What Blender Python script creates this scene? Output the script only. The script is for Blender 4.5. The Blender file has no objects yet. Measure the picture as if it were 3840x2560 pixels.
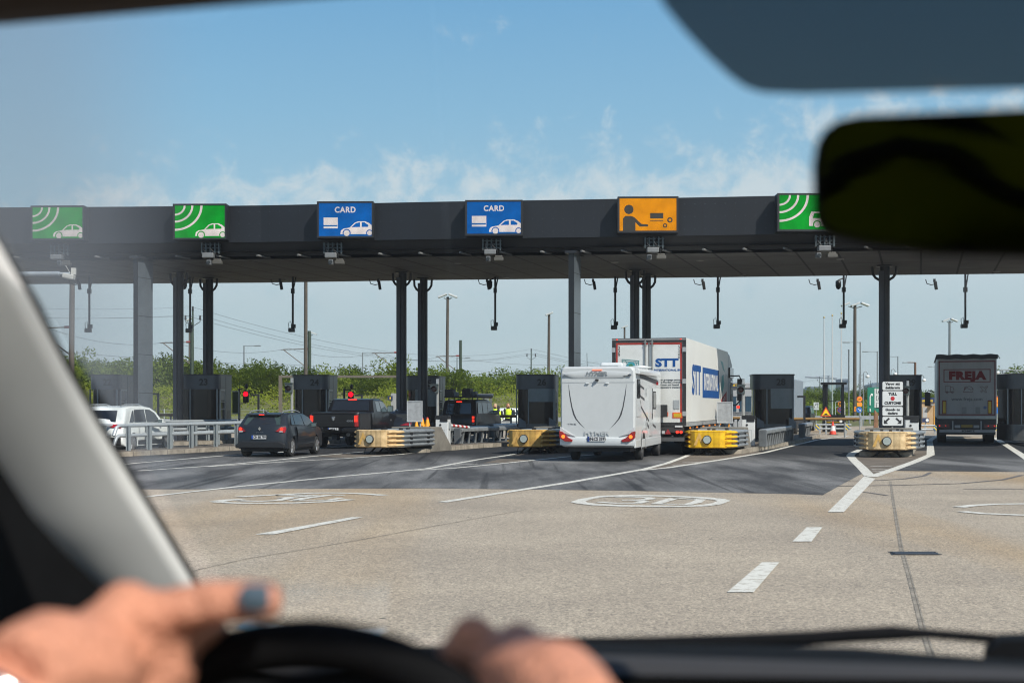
import bpy, math, random
from mathutils import Vector, Matrix
R = math.radians
S = bpy.context.scene
COL = S.collection
rnd = random.Random(7)
# ---- survey of the place: camera 1.72 m above the road, level, 50 mm lens
F, H, VH, CX = 5333.33, 1.72, 1518.0, 1920.0
K = 1.63265; HAZE = .00020
def P(u, v, d): return Vector(((u-CX)/F*d, d, H-(v-VH)/F*d))
def G(u, v, z=0.0): return P(u, v, F*(H-z)/(v-VH))
def X(u, d): return (u-CX)/F*d
def Z(v, d): return H-(v-VH)/F*d

# ---------------------------------------------------------------- materials
MATS = {}
def mat(name, col, rough=.55, metal=0, var=.12, scale=2.5, bump=0, bscale=40, emit=0, ecol=None, spec=.5, coat=0, dirt=None):
    if name in MATS: return MATS[name]
    m = bpy.data.materials.new(name); m.use_nodes = True
    nt = m.node_tree; b = nt.nodes['Principled BSDF']
    b.inputs['Roughness'].default_value = rough; b.inputs['Metallic'].default_value = metal
    b.inputs['Specular IOR Level'].default_value = spec; b.inputs['Coat Weight'].default_value = coat
    b.inputs['Coat Roughness'].default_value = .06
    c = (*col, 1)
    tc = nt.nodes.new('ShaderNodeTexCoord')
    n = nt.nodes.new('ShaderNodeTexNoise'); n.inputs['Scale'].default_value = scale; n.inputs['Detail'].default_value = 6
    n.inputs['Roughness'].default_value = .65
    nt.links.new(tc.outputs['Object'], n.inputs['Vector'])
    r = nt.nodes.new('ShaderNodeValToRGB')
    lo = tuple(x*(1-var) for x in col); hi = tuple(min(1, x*(1+var)) for x in col)
    if dirt: lo = dirt
    r.color_ramp.elements[0].position = .3; r.color_ramp.elements[1].position = .62
    r.color_ramp.elements[0].color = (*lo, 1); r.color_ramp.elements[1].color = (*hi, 1)
    nt.links.new(n.outputs['Fac'], r.inputs['Fac']); nt.links.new(r.outputs['Color'], b.inputs['Base Color'])
    if bump:
        n2 = nt.nodes.new('ShaderNodeTexNoise'); n2.inputs['Scale'].default_value = bscale; n2.inputs['Detail'].default_value = 4
        nt.links.new(tc.outputs['Object'], n2.inputs['Vector'])
        bp = nt.nodes.new('ShaderNodeBump'); bp.inputs['Strength'].default_value = bump; bp.inputs['Distance'].default_value = .02
        nt.links.new(n2.outputs['Fac'], bp.inputs['Height']); nt.links.new(bp.outputs['Normal'], b.inputs['Normal'])
    if emit:
        e = ecol or col
        b.inputs['Emission Color'].default_value = (*e, 1); b.inputs['Emission Strength'].default_value = emit
    MATS[name] = m
    return m
def nodes(name):
    m = bpy.data.materials.new(name); m.use_nodes = True
    nt = m.node_tree; MATS[name] = m
    def N(t, **kw):
        n = nt.nodes.new(t)
        for k, v in kw.items():
            if k.startswith('i_'):
                key = k[2:]; key = int(key) if key.isdigit() else key.replace('_', ' ')
                n.inputs[key].default_value = v
            else: setattr(n, k, v)
        return n
    return m, nt, N, nt.links.new

# ---------------------------------------------------------------- mesh builder
class MB:
    def __init__(s): s.v = []; s.f = []; s.mi = []; s.M = Matrix.Identity(4); s.k = 0; s.sm = []
    def add(s, vs, fs, sm=False):
        o = len(s.v)
        s.v += [tuple(s.M @ Vector(p)) for p in vs]
        for f in fs: s.f.append([i+o for i in f]); s.mi.append(s.k); s.sm.append(sm)
        return s
    def bx(s, x0, x1, y0, y1, z0, z1):
        return s.add([(x0,y0,z0),(x1,y0,z0),(x1,y1,z0),(x0,y1,z0),(x0,y0,z1),(x1,y0,z1),(x1,y1,z1),(x0,y1,z1)],
                     [(3,2,1,0),(4,5,6,7),(0,1,5,4),(1,2,6,5),(2,3,7,6),(3,0,4,7)])
    def box(s, c, d): return s.bx(c[0]-d[0]/2, c[0]+d[0]/2, c[1]-d[1]/2, c[1]+d[1]/2, c[2]-d[2]/2, c[2]+d[2]/2)
    def poly(s, pts): return s.add(pts, [tuple(range(len(pts)))])
    def prism(s, poly, ax, a, b):
        n = len(poly)
        def q(p, t): return {'x': (t, p[0], p[1]), 'y': (p[0], t, p[1]), 'z': (p[0], p[1], t)}[ax]
        ar = sum(poly[i][0]*poly[(i+1) % n][1]-poly[(i+1) % n][0]*poly[i][1] for i in range(n))
        if (ar < 0) != (ax == 'y'): poly = poly[::-1]
        vs = [q(p, a) for p in poly]+[q(p, b) for p in poly]
        fs = [tuple(range(n))[::-1], tuple(range(n, 2*n))]+[(i, (i+1) % n, n+(i+1) % n, n+i) for i in range(n)]
        if b < a: fs = [f[::-1] for f in fs]
        return s.add(vs, fs)
    def tube(s, pts, r, n=8, closed=False, cap=True, sy=1.0):
        pts = [Vector(p) for p in pts]; m = len(pts)
        rr = r if isinstance(r, (list, tuple)) else [r]*m
        vs = []; up = None
        for i in range(m):
            if closed: t = pts[(i+1) % m]-pts[i-1]
            else: t = pts[min(i+1, m-1)]-pts[max(i-1, 0)]
            t.normalize()
            if up is None:
                up = Vector((0,0,1)) if abs(t.z) < .9 else Vector((0,1,0))
            a = t.cross(up); a.normalize(); b = a.cross(t); up = b
            for j in range(n):
                w = 2*math.pi*j/n
                vs.append(pts[i]+a*math.cos(w)*rr[i]+b*math.sin(w)*rr[i]*sy)
        fs = []
        for i in range(m if closed else m-1):
            k = (i+1) % m
            for j in range(n): fs.append((i*n+j, i*n+(j+1) % n, k*n+(j+1) % n, k*n+j))
        s.add(vs, fs, True)
        if cap and not closed:
            s.add(vs[:n], [tuple(range(n))[::-1]]); s.add(vs[-n:], [tuple(range(n))])
        return s
    def lathe(s, prof, c=(0,0,0), n=20, ax='z', smooth=True):
        vs = []
        for r, z in prof:
            for j in range(n):
                a = 2*math.pi*j/n; x, y = r*math.cos(a), r*math.sin(a)
                vs.append({'z': (c[0]+x, c[1]+y, c[2]+z), 'x': (c[0]+z, c[1]+x, c[2]+y), 'y': (c[0]+y, c[1]+z, c[2]+x)}[ax])
        fs = [(i*n+j, i*n+(j+1) % n, (i+1)*n+(j+1) % n, (i+1)*n+j) for i in range(len(prof)-1) for j in range(n)]
        s.add(vs, fs, smooth)
        s.add(vs[:n], [tuple(range(n))[::-1]]); s.add(vs[-n:], [tuple(range(n))])
        return s
    def sph(s, c, r, nu=14, nv=9):
        r = r if isinstance(r, (tuple, list)) else (r, r, r)
        vs = [(c[0], c[1], c[2]-r[2])]
        for i in range(1, nv):
            p = math.pi*i/nv-math.pi/2
            for j in range(nu):
                a = 2*math.pi*j/nu
                vs.append((c[0]+r[0]*math.cos(p)*math.cos(a), c[1]+r[1]*math.cos(p)*math.sin(a), c[2]+r[2]*math.sin(p)))
        vs.append((c[0], c[1], c[2]+r[2])); L = len(vs)-1
        fs = [(0, 1+(j+1) % nu, 1+j) for j in range(nu)]
        for i in range(nv-2):
            for j in range(nu):
                a = 1+i*nu; fs.append((a+j, a+(j+1) % nu, a+nu+(j+1) % nu, a+nu+j))
        fs += [(L, 1+(nv-2)*nu+j, 1+(nv-2)*nu+(j+1) % nu) for j in range(nu)]
        return s.add(vs, fs, True)
    def loft(s, secs, cap=True, closed=True, smooth=True):
        n = len(secs[0]); vs = [p for q in secs for p in q]
        fs = [(i*n+j, i*n+(j+1) % n, (i+1)*n+(j+1) % n, (i+1)*n+j) for i in range(len(secs)-1) for j in range(n if closed else n-1)]
        s.add(vs, fs, smooth)
        if cap: s.add(secs[0], [tuple(range(n))[::-1]]); s.add(secs[-1], [tuple(range(n))])
        return s
    def strip(s, pts, w, z=None):
        """flat ribbon of width w along ground points"""
        pts = [Vector(p) for p in pts]; m = len(pts); vs = []
        ws = w if isinstance(w, (list, tuple)) else [w]*m
        for i in range(m):
            t = pts[min(i+1, m-1)]-pts[max(i-1, 0)]; t.z = 0; t.normalize()
            nrm = Vector((-t.y, t.x, 0))*ws[i]/2
            for q in (pts[i]+nrm, pts[i]-nrm): vs.append((q.x, q.y, z if z is not None else q.z))
        return s.add(vs, [(2*i, 2*i+1, 2*i+3, 2*i+2) for i in range(m-1)])
    def text(s, body, size, org, xd=(1,0,0), up=(0,0,1), al='CENTER', ext=.004, bold=0, sx=1.0, sp=1.0, shear=0):
        cu = bpy.data.curves.new('t', 'FONT'); cu.body = body; cu.size = size; cu.align_x = al; cu.align_y = 'CENTER'
        cu.extrude = ext/2; cu.offset = bold; cu.resolution_u = 3; cu.space_character = sp; cu.shear = shear
        o = bpy.data.objects.new('t', cu); COL.objects.link(o)
        dg = bpy.context.evaluated_depsgraph_get(); dg.update()
        me = o.evaluated_get(dg).to_mesh()
        xd = Vector(xd).normalized(); up = Vector(up).normalized(); nn = xd.cross(up); org = Vector(org)
        vs = [org+xd*v.co.x*sx+up*v.co.y+nn*v.co.z for v in me.vertices]
        s.add(vs, [tuple(p.vertices) for p in me.polygons])
        o.evaluated_get(dg).to_mesh_clear(); bpy.data.objects.remove(o); bpy.data.curves.remove(cu)
        return s
    def build(s, name, mt, parent=None, bevel=0, seg=2, sub=0, smooth=False, remesh=0):
        me = bpy.data.meshes.new(name); me.from_pydata(s.v, [], s.f)
        for m in (mt if isinstance(mt, (list, tuple)) else [mt]): me.materials.append(m)
        for p, k, q in zip(me.polygons, s.mi, s.sm): p.material_index = k; p.use_smooth = q or smooth
        me.update()
        o = bpy.data.objects.new(name, me); COL.objects.link(o)
        if parent is not None: o.parent = parent
        if bevel:
            b = o.modifiers.new('b', 'BEVEL'); b.width = bevel; b.segments = seg; b.limit_method = 'ANGLE'; b.angle_limit = R(35)
            b.harden_normals = False
        if remesh:
            b = o.modifiers.new('r', 'REMESH'); b.mode = 'VOXEL'; b.voxel_size = remesh; b.use_smooth_shade = True
            b = o.modifiers.new('s', 'SMOOTH'); b.factor = .5; b.iterations = 6
        if sub:
            b = o.modifiers.new('u', 'SUBSURF'); b.levels = sub; b.render_levels = sub
        return o
def tag(o, label=None, cat=None, group=None, kind=None):
    if label: o['label'] = label
    if cat: o['category'] = cat
    if group: o['group'] = group
    if kind: o['kind'] = kind
    return o
def thing(name, label, cat, loc=(0,0,0), rz=0, group=None):
    o = bpy.data.objects.new(name, None); COL.objects.link(o); o.empty_display_size = .2
    o.location = loc; o.rotation_euler = (0, 0, rz)
    return tag(o, label, cat, group)
def dup(o, loc=None, rz=None, label=None, parent=None, scale=None, group=None):
    c = o.copy(); COL.objects.link(c)
    if parent is not None: c.parent = parent
    if loc is not None: c.location = loc
    if rz is not None: c.rotation_euler = (0, 0, rz)
    if scale is not None: c.scale = (scale,)*3 if not isinstance(scale, tuple) else scale
    if label: c['label'] = label
    if group: c['group'] = group
    for ch in list(o.children): dup(ch, parent=c)
    return c
def struct(o): o['kind'] = 'structure'; return o
# ---------------------------------------------------------------- common materials
MK_BLACK = mat('black_plastic', (.012,.012,.013), .45)
MK_RUB = mat('rubber', (.018,.018,.018), .85, bump=.2)
MK_STEEL = mat('galvanised_steel', (.34,.36,.37), .45, .55, var=.2, scale=4)
MK_GREYP = mat('grey_paint', (.30,.32,.33), .5, var=.1)
MK_ANTH = mat('anthracite_panel', (.028,.032,.040), .42, var=.18, scale=1.2)
MK_DARK = mat('dark_steel', (.016,.017,.021), .4, var=.2)
MK_WHITE = mat('white_paint', (.72,.72,.70), .35, var=.05)
MK_GLASS = mat('dark_glass', (.008,.010,.012), .05, spec=.8, var=.2)
MK_CHROME = mat('chrome', (.65,.65,.66), .15, 1, var=.05)
MK_RED = mat('red_lens_lit', (.5,.01,.01), .2, emit=1.5, ecol=(1,.03,.01))
MK_REDD = mat('red_lens', (.28,.008,.01), .15, spec=.7)
MK_PLATE = mat('plate_white', (.62,.62,.62), .4, var=.04)
MK_INK = mat('black_ink', (.012,.012,.014), .6)
MK_BLUEP = mat('eu_blue', (.01,.06,.32), .5)
# ================================================================= GROUND
GR, nt, N, L = nodes('grass_ground')
b = nt.nodes['Principled BSDF']; b.inputs['Roughness'].default_value = .95
tc = N('ShaderNodeTexCoord'); n1 = N('ShaderNodeTexNoise', i_Scale=.12, i_Detail=8); n2 = N('ShaderNodeTexNoise', i_Scale=3.0, i_Detail=5)
L(tc.outputs['Object'], n1.inputs['Vector']); L(tc.outputs['Object'], n2.inputs['Vector'])
r = N('ShaderNodeValToRGB'); e = r.color_ramp.elements
e[0].position = .3; e[0].color = (.06,.085,.016,1); e[1].position = .7; e[1].color = (.20,.17,.055,1)
ad = N('ShaderNodeMath', operation='ADD'); ml = N('ShaderNodeMath', operation='MULTIPLY'); ml.inputs[1].default_value = .5
L(n1.outputs['Fac'], ad.inputs[0]); L(n2.outputs['Fac'], ad.inputs[1]); L(ad.outputs[0], ml.inputs[0]); L(ml.outputs[0], r.inputs['Fac']); L(r.outputs['Color'], b.inputs['Base Color'])

def asphalt(name, c0, c1, stain=None, streak=None, speck=1.0, rough=.9):
    m, nt, N, L = nodes(name); b = nt.nodes['Principled BSDF']; b.inputs['Roughness'].default_value = rough; b.inputs['Specular IOR Level'].default_value = .3
    tc = N('ShaderNodeTexCoord')
    fine = N('ShaderNodeTexNoise', i_Scale=52.0, i_Detail=3, i_Roughness=.8); L(tc.outputs['Object'], fine.inputs['Vector'])
    vor = N('ShaderNodeTexVoronoi', i_Scale=38.0); L(tc.outputs['Object'], vor.inputs['Vector'])
    big = N('ShaderNodeTexNoise', i_Scale=.35, i_Detail=6, i_Roughness=.6); L(tc.outputs['Object'], big.inputs['Vector'])
    r = N('ShaderNodeValToRGB'); e = r.color_ramp.elements
    e[0].position = .30; e[0].color = (*c0, 1); e[1].position = .66; e[1].color = (*c1, 1)
    L(fine.outputs['Fac'], r.inputs['Fac'])
    col = r.outputs['Color']
    # aggregate grains
    gr = N('ShaderNodeValToRGB'); g = gr.color_ramp.elements
    g[0].position = .0; g[0].color = (.62,.62,.63,1); g[1].position = 1; g[1].color = (1.32,1.30,1.26,1)
    L(vor.outputs['Color'], gr.inputs['Fac'])
    mx = N('ShaderNodeMix', data_type='RGBA', blend_type='MULTIPLY'); mx.inputs[0].default_value = speck
    L(col, mx.inputs[6]); L(gr.outputs['Color'], mx.inputs[7]); col = mx.outputs[2]
    br = N('ShaderNodeValToRGB'); q = br.color_ramp.elements
    q[0].position = .3; q[0].color = (.84,.84,.85,1); q[1].position = .7; q[1].color = (1.12,1.12,1.11,1)
    L(big.outputs['Fac'], br.inputs['Fac'])
    mx = N('ShaderNodeMix', data_type='RGBA', blend_type='MULTIPLY'); mx.inputs[0].default_value = 1
    L(col, mx.inputs[6]); L(br.outputs['Color'], mx.inputs[7]); col = mx.outputs[2]
    mp = N('ShaderNodeMapping'); mp.inputs['Rotation'].default_value = (0, 0, R(17)); mp.inputs['Scale'].default_value = (1, .10, 1)
    L(tc.outputs['Object'], mp.inputs['Vector'])
    if stain:
        s = N('ShaderNodeTexNoise', i_Scale=.22, i_Detail=4, i_Roughness=.55); L(mp.outputs[0], s.inputs['Vector'])
        sr = N('ShaderNodeValToRGB'); q = sr.color_ramp.elements; q[0].position = .50; q[0].color = (0,0,0,1); q[1].position = .72; q[1].color = (.7,.7,.7,1)
        L(s.outputs['Fac'], sr.inputs['Fac'])
        mx = N('ShaderNodeMix', data_type='RGBA', blend_type='MULTIPLY'); L(sr.outputs['Color'], mx.inputs[0]); L(col, mx.inputs[6]); mx.inputs[7].default_value = (*stain, 1); col = mx.outputs[2]
        sp = N('ShaderNodeTexVoronoi', i_Scale=1.3); L(tc.outputs['Object'], sp.inputs['Vector'])
        lt = N('ShaderNodeMath', operation='LESS_THAN'); lt.inputs[1].default_value = .035; L(sp.outputs['Distance'], lt.inputs[0])
        mx = N('ShaderNodeMix', data_type='RGBA', blend_type='MIX'); L(lt.outputs[0], mx.inputs[0]); L(col, mx.inputs[6]); mx.inputs[7].default_value = (.05,.045,.04,1); col = mx.outputs[2]
    if streak:
        mq = N('ShaderNodeMapping'); mq.inputs['Rotation'].default_value = (0, 0, R(60)); mq.inputs['Scale'].default_value = (1, .20, 1); L(tc.outputs['Object'], mq.inputs['Vector'])
        s = N('ShaderNodeTexNoise', i_Scale=.60, i_Detail=6, i_Roughness=.55); L(mq.outputs[0], s.inputs['Vector'])
        sr = N('ShaderNodeValToRGB'); q = sr.color_ramp.elements; q[0].position = .40; q[0].color = (.20,.20,.20,1); q[1].position = .60; q[1].color = (1,1,1,1)
        L(s.outputs['Fac'], sr.inputs['Fac'])
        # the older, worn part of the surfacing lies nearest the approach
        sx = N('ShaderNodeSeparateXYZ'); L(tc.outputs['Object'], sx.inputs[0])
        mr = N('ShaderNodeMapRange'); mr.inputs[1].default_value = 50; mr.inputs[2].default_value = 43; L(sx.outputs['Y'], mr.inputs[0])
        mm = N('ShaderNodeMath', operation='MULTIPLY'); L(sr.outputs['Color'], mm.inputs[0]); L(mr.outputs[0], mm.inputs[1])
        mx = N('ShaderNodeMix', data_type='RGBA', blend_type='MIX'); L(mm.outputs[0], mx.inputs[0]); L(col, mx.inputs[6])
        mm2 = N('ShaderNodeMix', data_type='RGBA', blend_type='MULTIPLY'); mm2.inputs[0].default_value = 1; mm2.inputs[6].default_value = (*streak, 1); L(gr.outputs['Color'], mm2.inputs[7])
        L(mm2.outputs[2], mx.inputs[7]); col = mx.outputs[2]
        # skid marks: thin dark lines drawn along the lanes
        mp2 = N('ShaderNodeMapping'); mp2.inputs['Rotation'].default_value = (0, 0, R(9)); mp2.inputs['Scale'].default_value = (1, .02, 1); L(tc.outputs['Object'], mp2.inputs['Vector'])
        s = N('ShaderNodeTexNoise', i_Scale=3.4, i_Detail=2); L(mp2.outputs[0], s.inputs['Vector'])
        sr = N('ShaderNodeValToRGB'); q = sr.color_ramp.elements; q[0].position = .60; q[0].color = (1,1,1,1); q[1].position = .68; q[1].color = (.5,.5,.5,1)
        L(s.outputs['Fac'], sr.inputs['Fac'])
        mx = N('ShaderNodeMix', data_type='RGBA', blend_type='MULTIPLY'); mx.inputs[0].default_value = 1; L(col, mx.inputs[6]); L(sr.outputs['Color'], mx.inputs[7]); col = mx.outputs[2]
    L(col, b.inputs['Base Color'])
    bp = N('ShaderNodeBump', i_Strength=.35, i_Distance=.006); L(vor.outputs['Distance'], bp.inputs['Height']); L(bp.outputs['Normal'], b.inputs['Normal'])
    return m
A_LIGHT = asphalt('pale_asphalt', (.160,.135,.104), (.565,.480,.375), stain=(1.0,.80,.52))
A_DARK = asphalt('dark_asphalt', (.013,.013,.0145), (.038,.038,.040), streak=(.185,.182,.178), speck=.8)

mb = MB(); mb.poly([(-1500,-150,0),(1500,-150,0),(1500,2000,0),(-1500,2000,0)])
struct(mb.build('ground', GR))
mb = MB(); mb.poly([(-70,-12,.004),(70,-12,.004),(75,70,.004),(60,112,.004),(36,124,.004),(10,96,.004),(-70,84,.004)])
struct(mb.build('road', A_LIGHT))
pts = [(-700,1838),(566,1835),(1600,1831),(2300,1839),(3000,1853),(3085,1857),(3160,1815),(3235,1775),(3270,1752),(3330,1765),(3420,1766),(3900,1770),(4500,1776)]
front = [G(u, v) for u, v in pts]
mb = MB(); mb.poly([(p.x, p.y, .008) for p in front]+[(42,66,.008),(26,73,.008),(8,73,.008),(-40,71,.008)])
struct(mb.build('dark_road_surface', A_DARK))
# cracks and joints in the old surface
mb = MB()
g = lambda *q: [G(u*K, v*K) for u, v in q]
J1 = g((440,1312),(560,1285),(700,1262),(850,1236),(1000,1208),(1200,1172))
J2 = g((2044,1105),(2050,1150),(2058,1200),(2068,1260),(2085,1320),(2100,1380),(2118,1450),(2140,1520))
mb.strip(J1, .022, .0075)
for a, b in ((0, .028), (.03, .016)): mb.strip([p+Vector((a, 0, 0)) for p in J2], b, .0075+a*.02)
struct(mb.build('road_joint', mat('joint_tar', (.22,.19,.15), .9, var=.5, scale=5)))
# ---- painted markings
M_LINE, nt, N, L = nodes('road_paint')
b = nt.nodes['Principled BSDF']; b.inputs['Roughness'].default_value = .7
tc = N('ShaderNodeTexCoord'); n = N('ShaderNodeTexNoise', i_Scale=9.0, i_Detail=8, i_Roughness=.75); L(tc.outputs['Object'], n.inputs['Vector'])
r = N('ShaderNodeValToRGB'); e = r.color_ramp.elements; e[0].position = .36; e[0].color = (.34,.29,.22,1); e[1].position = .50; e[1].color = (.68,.655,.58,1)
L(n.outputs['Fac'], r.inputs['Fac']); L(r.outputs['Color'], b.inputs['Base Color'])
s = lambda *q: [G(u, v) for u, v in q]
def mark(fn, nm='road_marking'):
    mb = MB(); fn(mb); return struct(mb.build(nm, M_LINE))
ZM = .013
def quad(mb, *q): mb.poly([(p.x, p.y, ZM) for p in [G(u, v) for u, v in q]][::-1])
mark(lambda m: quad(m, (1670*K,1362*K),(1731*K,1362*K),(1790*K,1293*K),(1750*K,1293*K)))
mark(lambda m: quad(m, (1820*K,1245*K),(1864*K,1245*K),(1889*K,1212*K),(1853*K,1212*K)))
def yfork(m):
    quad(m, (1901*K,1177*K),(1938*K,1177*K),(2010*K,1100*K),(1985*K,1094*K))
    m.strip(s((3262,1786),(3232,1754),(3200,1724),(3188,1709),(3196,1700),(3228,1686)), .27, ZM)
    m.strip(s((3268,1789),(3350,1761),(3430,1732),(3490,1706),(3489,1680),(3486,1652),(3506,1638),(3560,1622)), .27, ZM+.0008)
    for y in (1748,1760,1766): m.strip(s((3262+(y-1740)*.3,y),(3350-(y-1740)*.5,y+2)), .14, ZM)
mark(yfork)
def line1(m):
    m.strip(s((1660,1884),(1900,1846),(2150,1807),(2415,1760),(2500,1738),(2560,1716),(2612,1694),(2650,1682)), [.2,.2,.2,.2,.18,.18,.18,.18], ZM)
    m.strip(s((2380,1766),(2500,1755),(2700,1725),(2870,1697),(2990,1667),(3060,1650),(3130,1641),(3185,1634)), .2, ZM+.0008)
    for q in ((2520,1744,2620,1741),(2560,1735,2650,1733)): m.strip(s(q[:2], q[2:]), .12, ZM)
mark(line1)
def line2(m):
    m.strip(s((530,1866),(876,1827),(1233,1791),(1600,1758),(1796,1723),(1880,1711),(1960,1698)), .17, ZM)
    m.strip(s((1560,1764),(1700,1756),(1838,1743),(2124,1713),(2240,1704)), .17, ZM+.0008)
    m.strip(s((1700,1744),(1790,1740)), .12, ZM)
mark(line2)
def line3(m):
    m.strip(s((519,1766),(800,1747),(1009,1728),(1172,1711),(1366,1694)), .17, ZM)
    m.strip(s((780,1750),(1098,1730),(1300,1719),(1500,1704),(1598,1693),(1896,1670)), .17, ZM+.0008)
    m.strip(s((1060,1724),(1150,1721)), .1, ZM)
mark(line3)
mark(lambda m: m.strip(s((430,1745),(510,1737),(849,1708),(1009,1700),(1164,1684),(1330,1671)), .17, ZM))
mark(lambda m: m.strip(s((3730,1640),(3756,1658),(3840,1712),(3950,1790)), .27, ZM))
mark(lambda m: quad(m, (957,2006),(1030,2005),(1361,1941),(1318,1941)))
# painted speed ovals with the figure 30
z6 = lambda x, y: G(1600+x*.5952, 1600+y*.5952)
z5 = lambda x, y: G(400+x*.5952, 1500+y*.5952)
def oval(m):
    o = [(905,477),(960,458),(1090,437),(1270,431),(1440,433),(1640,440),(1800,449),(1880,458),(1915,468),(1860,490),(1770,503),(1600,508),(1400,508),(1200,504),(1040,497),(950,487)]
    q = [(1000,472),(1035,460),(1110,446),(1280,440),(1440,441),(1620,447),(1760,457),(1815,464),(1832,470),(1800,484),(1730,495),(1590,500),(1400,499),(1220,495),(1080,489),(1015,480)]
    n = len(o); vs = [(z6(*p).x, z6(*p).y, ZM) for p in o]+[(z6(*p).x, z6(*p).y, ZM) for p in q]
    m.add(vs, [(i, (i+1) % n, n+(i+1) % n, n+i) for i in range(n)])
    def st(*p): m.strip([z6(*k) for k in p], .2, ZM)
    st((1185,444),(1300,444),(1390,448),(1415,456),(1340,465),(1230,465))
    st((1330,466),(1372,474),(1330,483),(1200,485),(1080,476))
    st((1560,453),(1730,460),(1700,478),(1640,493),(1445,488),(1500,470),(1560,453))
mark(oval, 'speed_marking')
def oval2(m):
    def st(w, *p): m.strip([z5(*k) for k in p], w, ZM)
    st(.3, (690,641),(760,632),(860,628)); st(.24, (680,644),(840,652),(1000,652),(1190,650),(1380,642),(1540,628))
    st(.24, (830,612),(960,604),(1110,597),(1290,588),(1450,587),(1600,591),(1750,602))
    st(.2, (835,636),(960,640),(1080,634),(1150,620),(1080,617)); st(.2, (1065,600),(1200,601),(1310,602),(1220,610),(1130,617))
    st(.2, (1175,635),(1250,620),(1400,601),(1500,602)); st(.15, (1175,635),(1400,632),(1480,618))
mark(oval2, 'speed_marking')
z7 = lambda x, y: G(2600+x*.5272, 1600+y*.5272)
def oval3(m):
    def st(w, *p): m.strip([z7(*k) for k in p], w, ZM)
    st(.24, (1885,575),(1990,562),(2150,553),(2352,551),(2600,556)); st(.24, (1912,605),(2060,620),(2352,632),(2600,636))
mark(oval3, 'speed_marking')
# tyre scuffs and rust stains
mb = MB()
z7s = lambda *p: [z7(*k) for k in p]
for q, w in ((((900,388),(1300,383),(1500,372),(1640,350),(1690,325)), .11),(((900,425),(1400,418),(1900,405),(2200,378),(2340,345)), .12),(((1920,445),(2350,445)), .09),(((1100,455),(1250,470),(1380,490)), .08)):
    mb.strip(z7s(*q), w, .0108)
struct(mb.build('tyre_marks', mat('tyre_smear', (.12,.11,.105), .9, var=.3, scale=8)))
# drain grate
gp = [z7(1398,896), z7(1735,896), z7(1750,914), z7(1412,914)]
mb = MB(); mb.poly([(p.x, p.y, .010) for p in gp][::-1])
gt = thing('drain_grate', 'dark iron drain grate set in the pale asphalt', 'drain', (sum(p.x for p in gp)/4, sum(p.y for p in gp)/4, 0), 0)
ctr = Vector(gt.location)
mb.v = [(x-ctr.x, y-ctr.y, z) for x, y, z in mb.v]
mb.build('pit', MK_BLACK, gt)
m2 = MB()
w = (gp[1]-gp[0]).length
for i in range(15):
    x = -w/2+.05+i*(w-.1)/14
    m2.bx(x-.014, x+.014, -.10, .10, .011, .018)
m2.bx(-w/2, w/2, -.13, -.10, .011, .019); m2.bx(-w/2, w/2, .10, .13, .011, .019)
m2.build('grate', mat('cast_iron', (.06,.062,.07), .5, .4, var=.3), gt)
# ================================================================= TOLL CANOPY
TH = R(16.0)
FRONT = [(-700,57.9),(-350,57.8),(0,57.6),(500,57.35),(980,57.0),(1653,55.95),(2150,55.4),(2688,54.7),(3300,53.85),(3840,53.06),(4500,52.1)]
BACK = [(-700,69.6),(-350,69.6),(0,69.5),(500,69.1),(980,68.6),(1653,67.1),(2150,66.4),(2688,65.7),(3300,64.6),(3840,63.85),(4500,62.6)]
def interp(tb, u):
    for (a, x), (b, y) in zip(tb, tb[1:]):
        if a <= u <= b: return x+(y-x)*(u-a)/(b-a)
    return tb[0][1] if u < tb[0][0] else tb[-1][1]
def DF(u): return interp(FRONT, u)
ZT, ZS, ZB = 9.71, 8.24, 7.61
def grooved(name, col, step, off, rot, w=.02, rough=.45, step2=0):
    m, nt, N, L = nodes(name); b = nt.nodes['Principled BSDF']; b.inputs['Roughness'].default_value = rough
    tc = N('ShaderNodeTexCoord'); mp = N('ShaderNodeMapping'); mp.inputs['Rotation'].default_value = (0,0,rot); L(tc.outputs['Object'], mp.inputs['Vector'])
    sx = N('ShaderNodeSeparateXYZ'); L(mp.outputs[0], sx.inputs[0])
    def ln(out, st):
        a = N('ShaderNodeMath', operation='DIVIDE'); a.inputs[1].default_value = st; L(sx.outputs[out], a.inputs[0])
        f = N('ShaderNodeMath', operation='FRACT'); L(a.outputs[0], f.inputs[0])
        l = N('ShaderNodeMath', operation='LESS_THAN'); l.inputs[1].default_value = w/st; L(f.outputs[0], l.inputs[0]); return l
    l = ln('X', step)
    if step2:
        l2 = ln('Y', step2); mxx = N('ShaderNodeMath', operation='MAXIMUM'); L(l.outputs[0], mxx.inputs[0]); L(l2.outputs[0], mxx.inputs[1]); l = mxx
    n = N('ShaderNodeTexNoise', i_Scale=.8, i_Detail=6); L(tc.outputs['Object'], n.inputs['Vector'])
    r = N('ShaderNodeValToRGB'); e = r.color_ramp.elements; e[0].position = .3; e[1].position = .7
    e[0].color = (*[c*.8 for c in col],1); e[1].color = (*[c*1.2 for c in col],1); L(n.outputs['Fac'], r.inputs['Fac'])
    mx = N('ShaderNodeMix', data_type='RGBA'); L(l.outputs[0], mx.inputs[0]); L(r.outputs['Color'], mx.inputs[6]); mx.inputs[7].default_value = (.004,.004,.005,1)
    L(mx.outputs[2], b.inputs['Base Color']); return m
M_FASC = grooved('canopy_fascia_panel', (.006,.0078,.012), 1.22, 0, 0, .018, .5)
M_LOW = mat('canopy_black_band', (.0045,.005,.006), .5, var=.2)
M_SOFF = grooved('canopy_soffit_panel', (.095,.094,.093), 1.55, 0, TH, .09, .75, 3.8)
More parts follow.
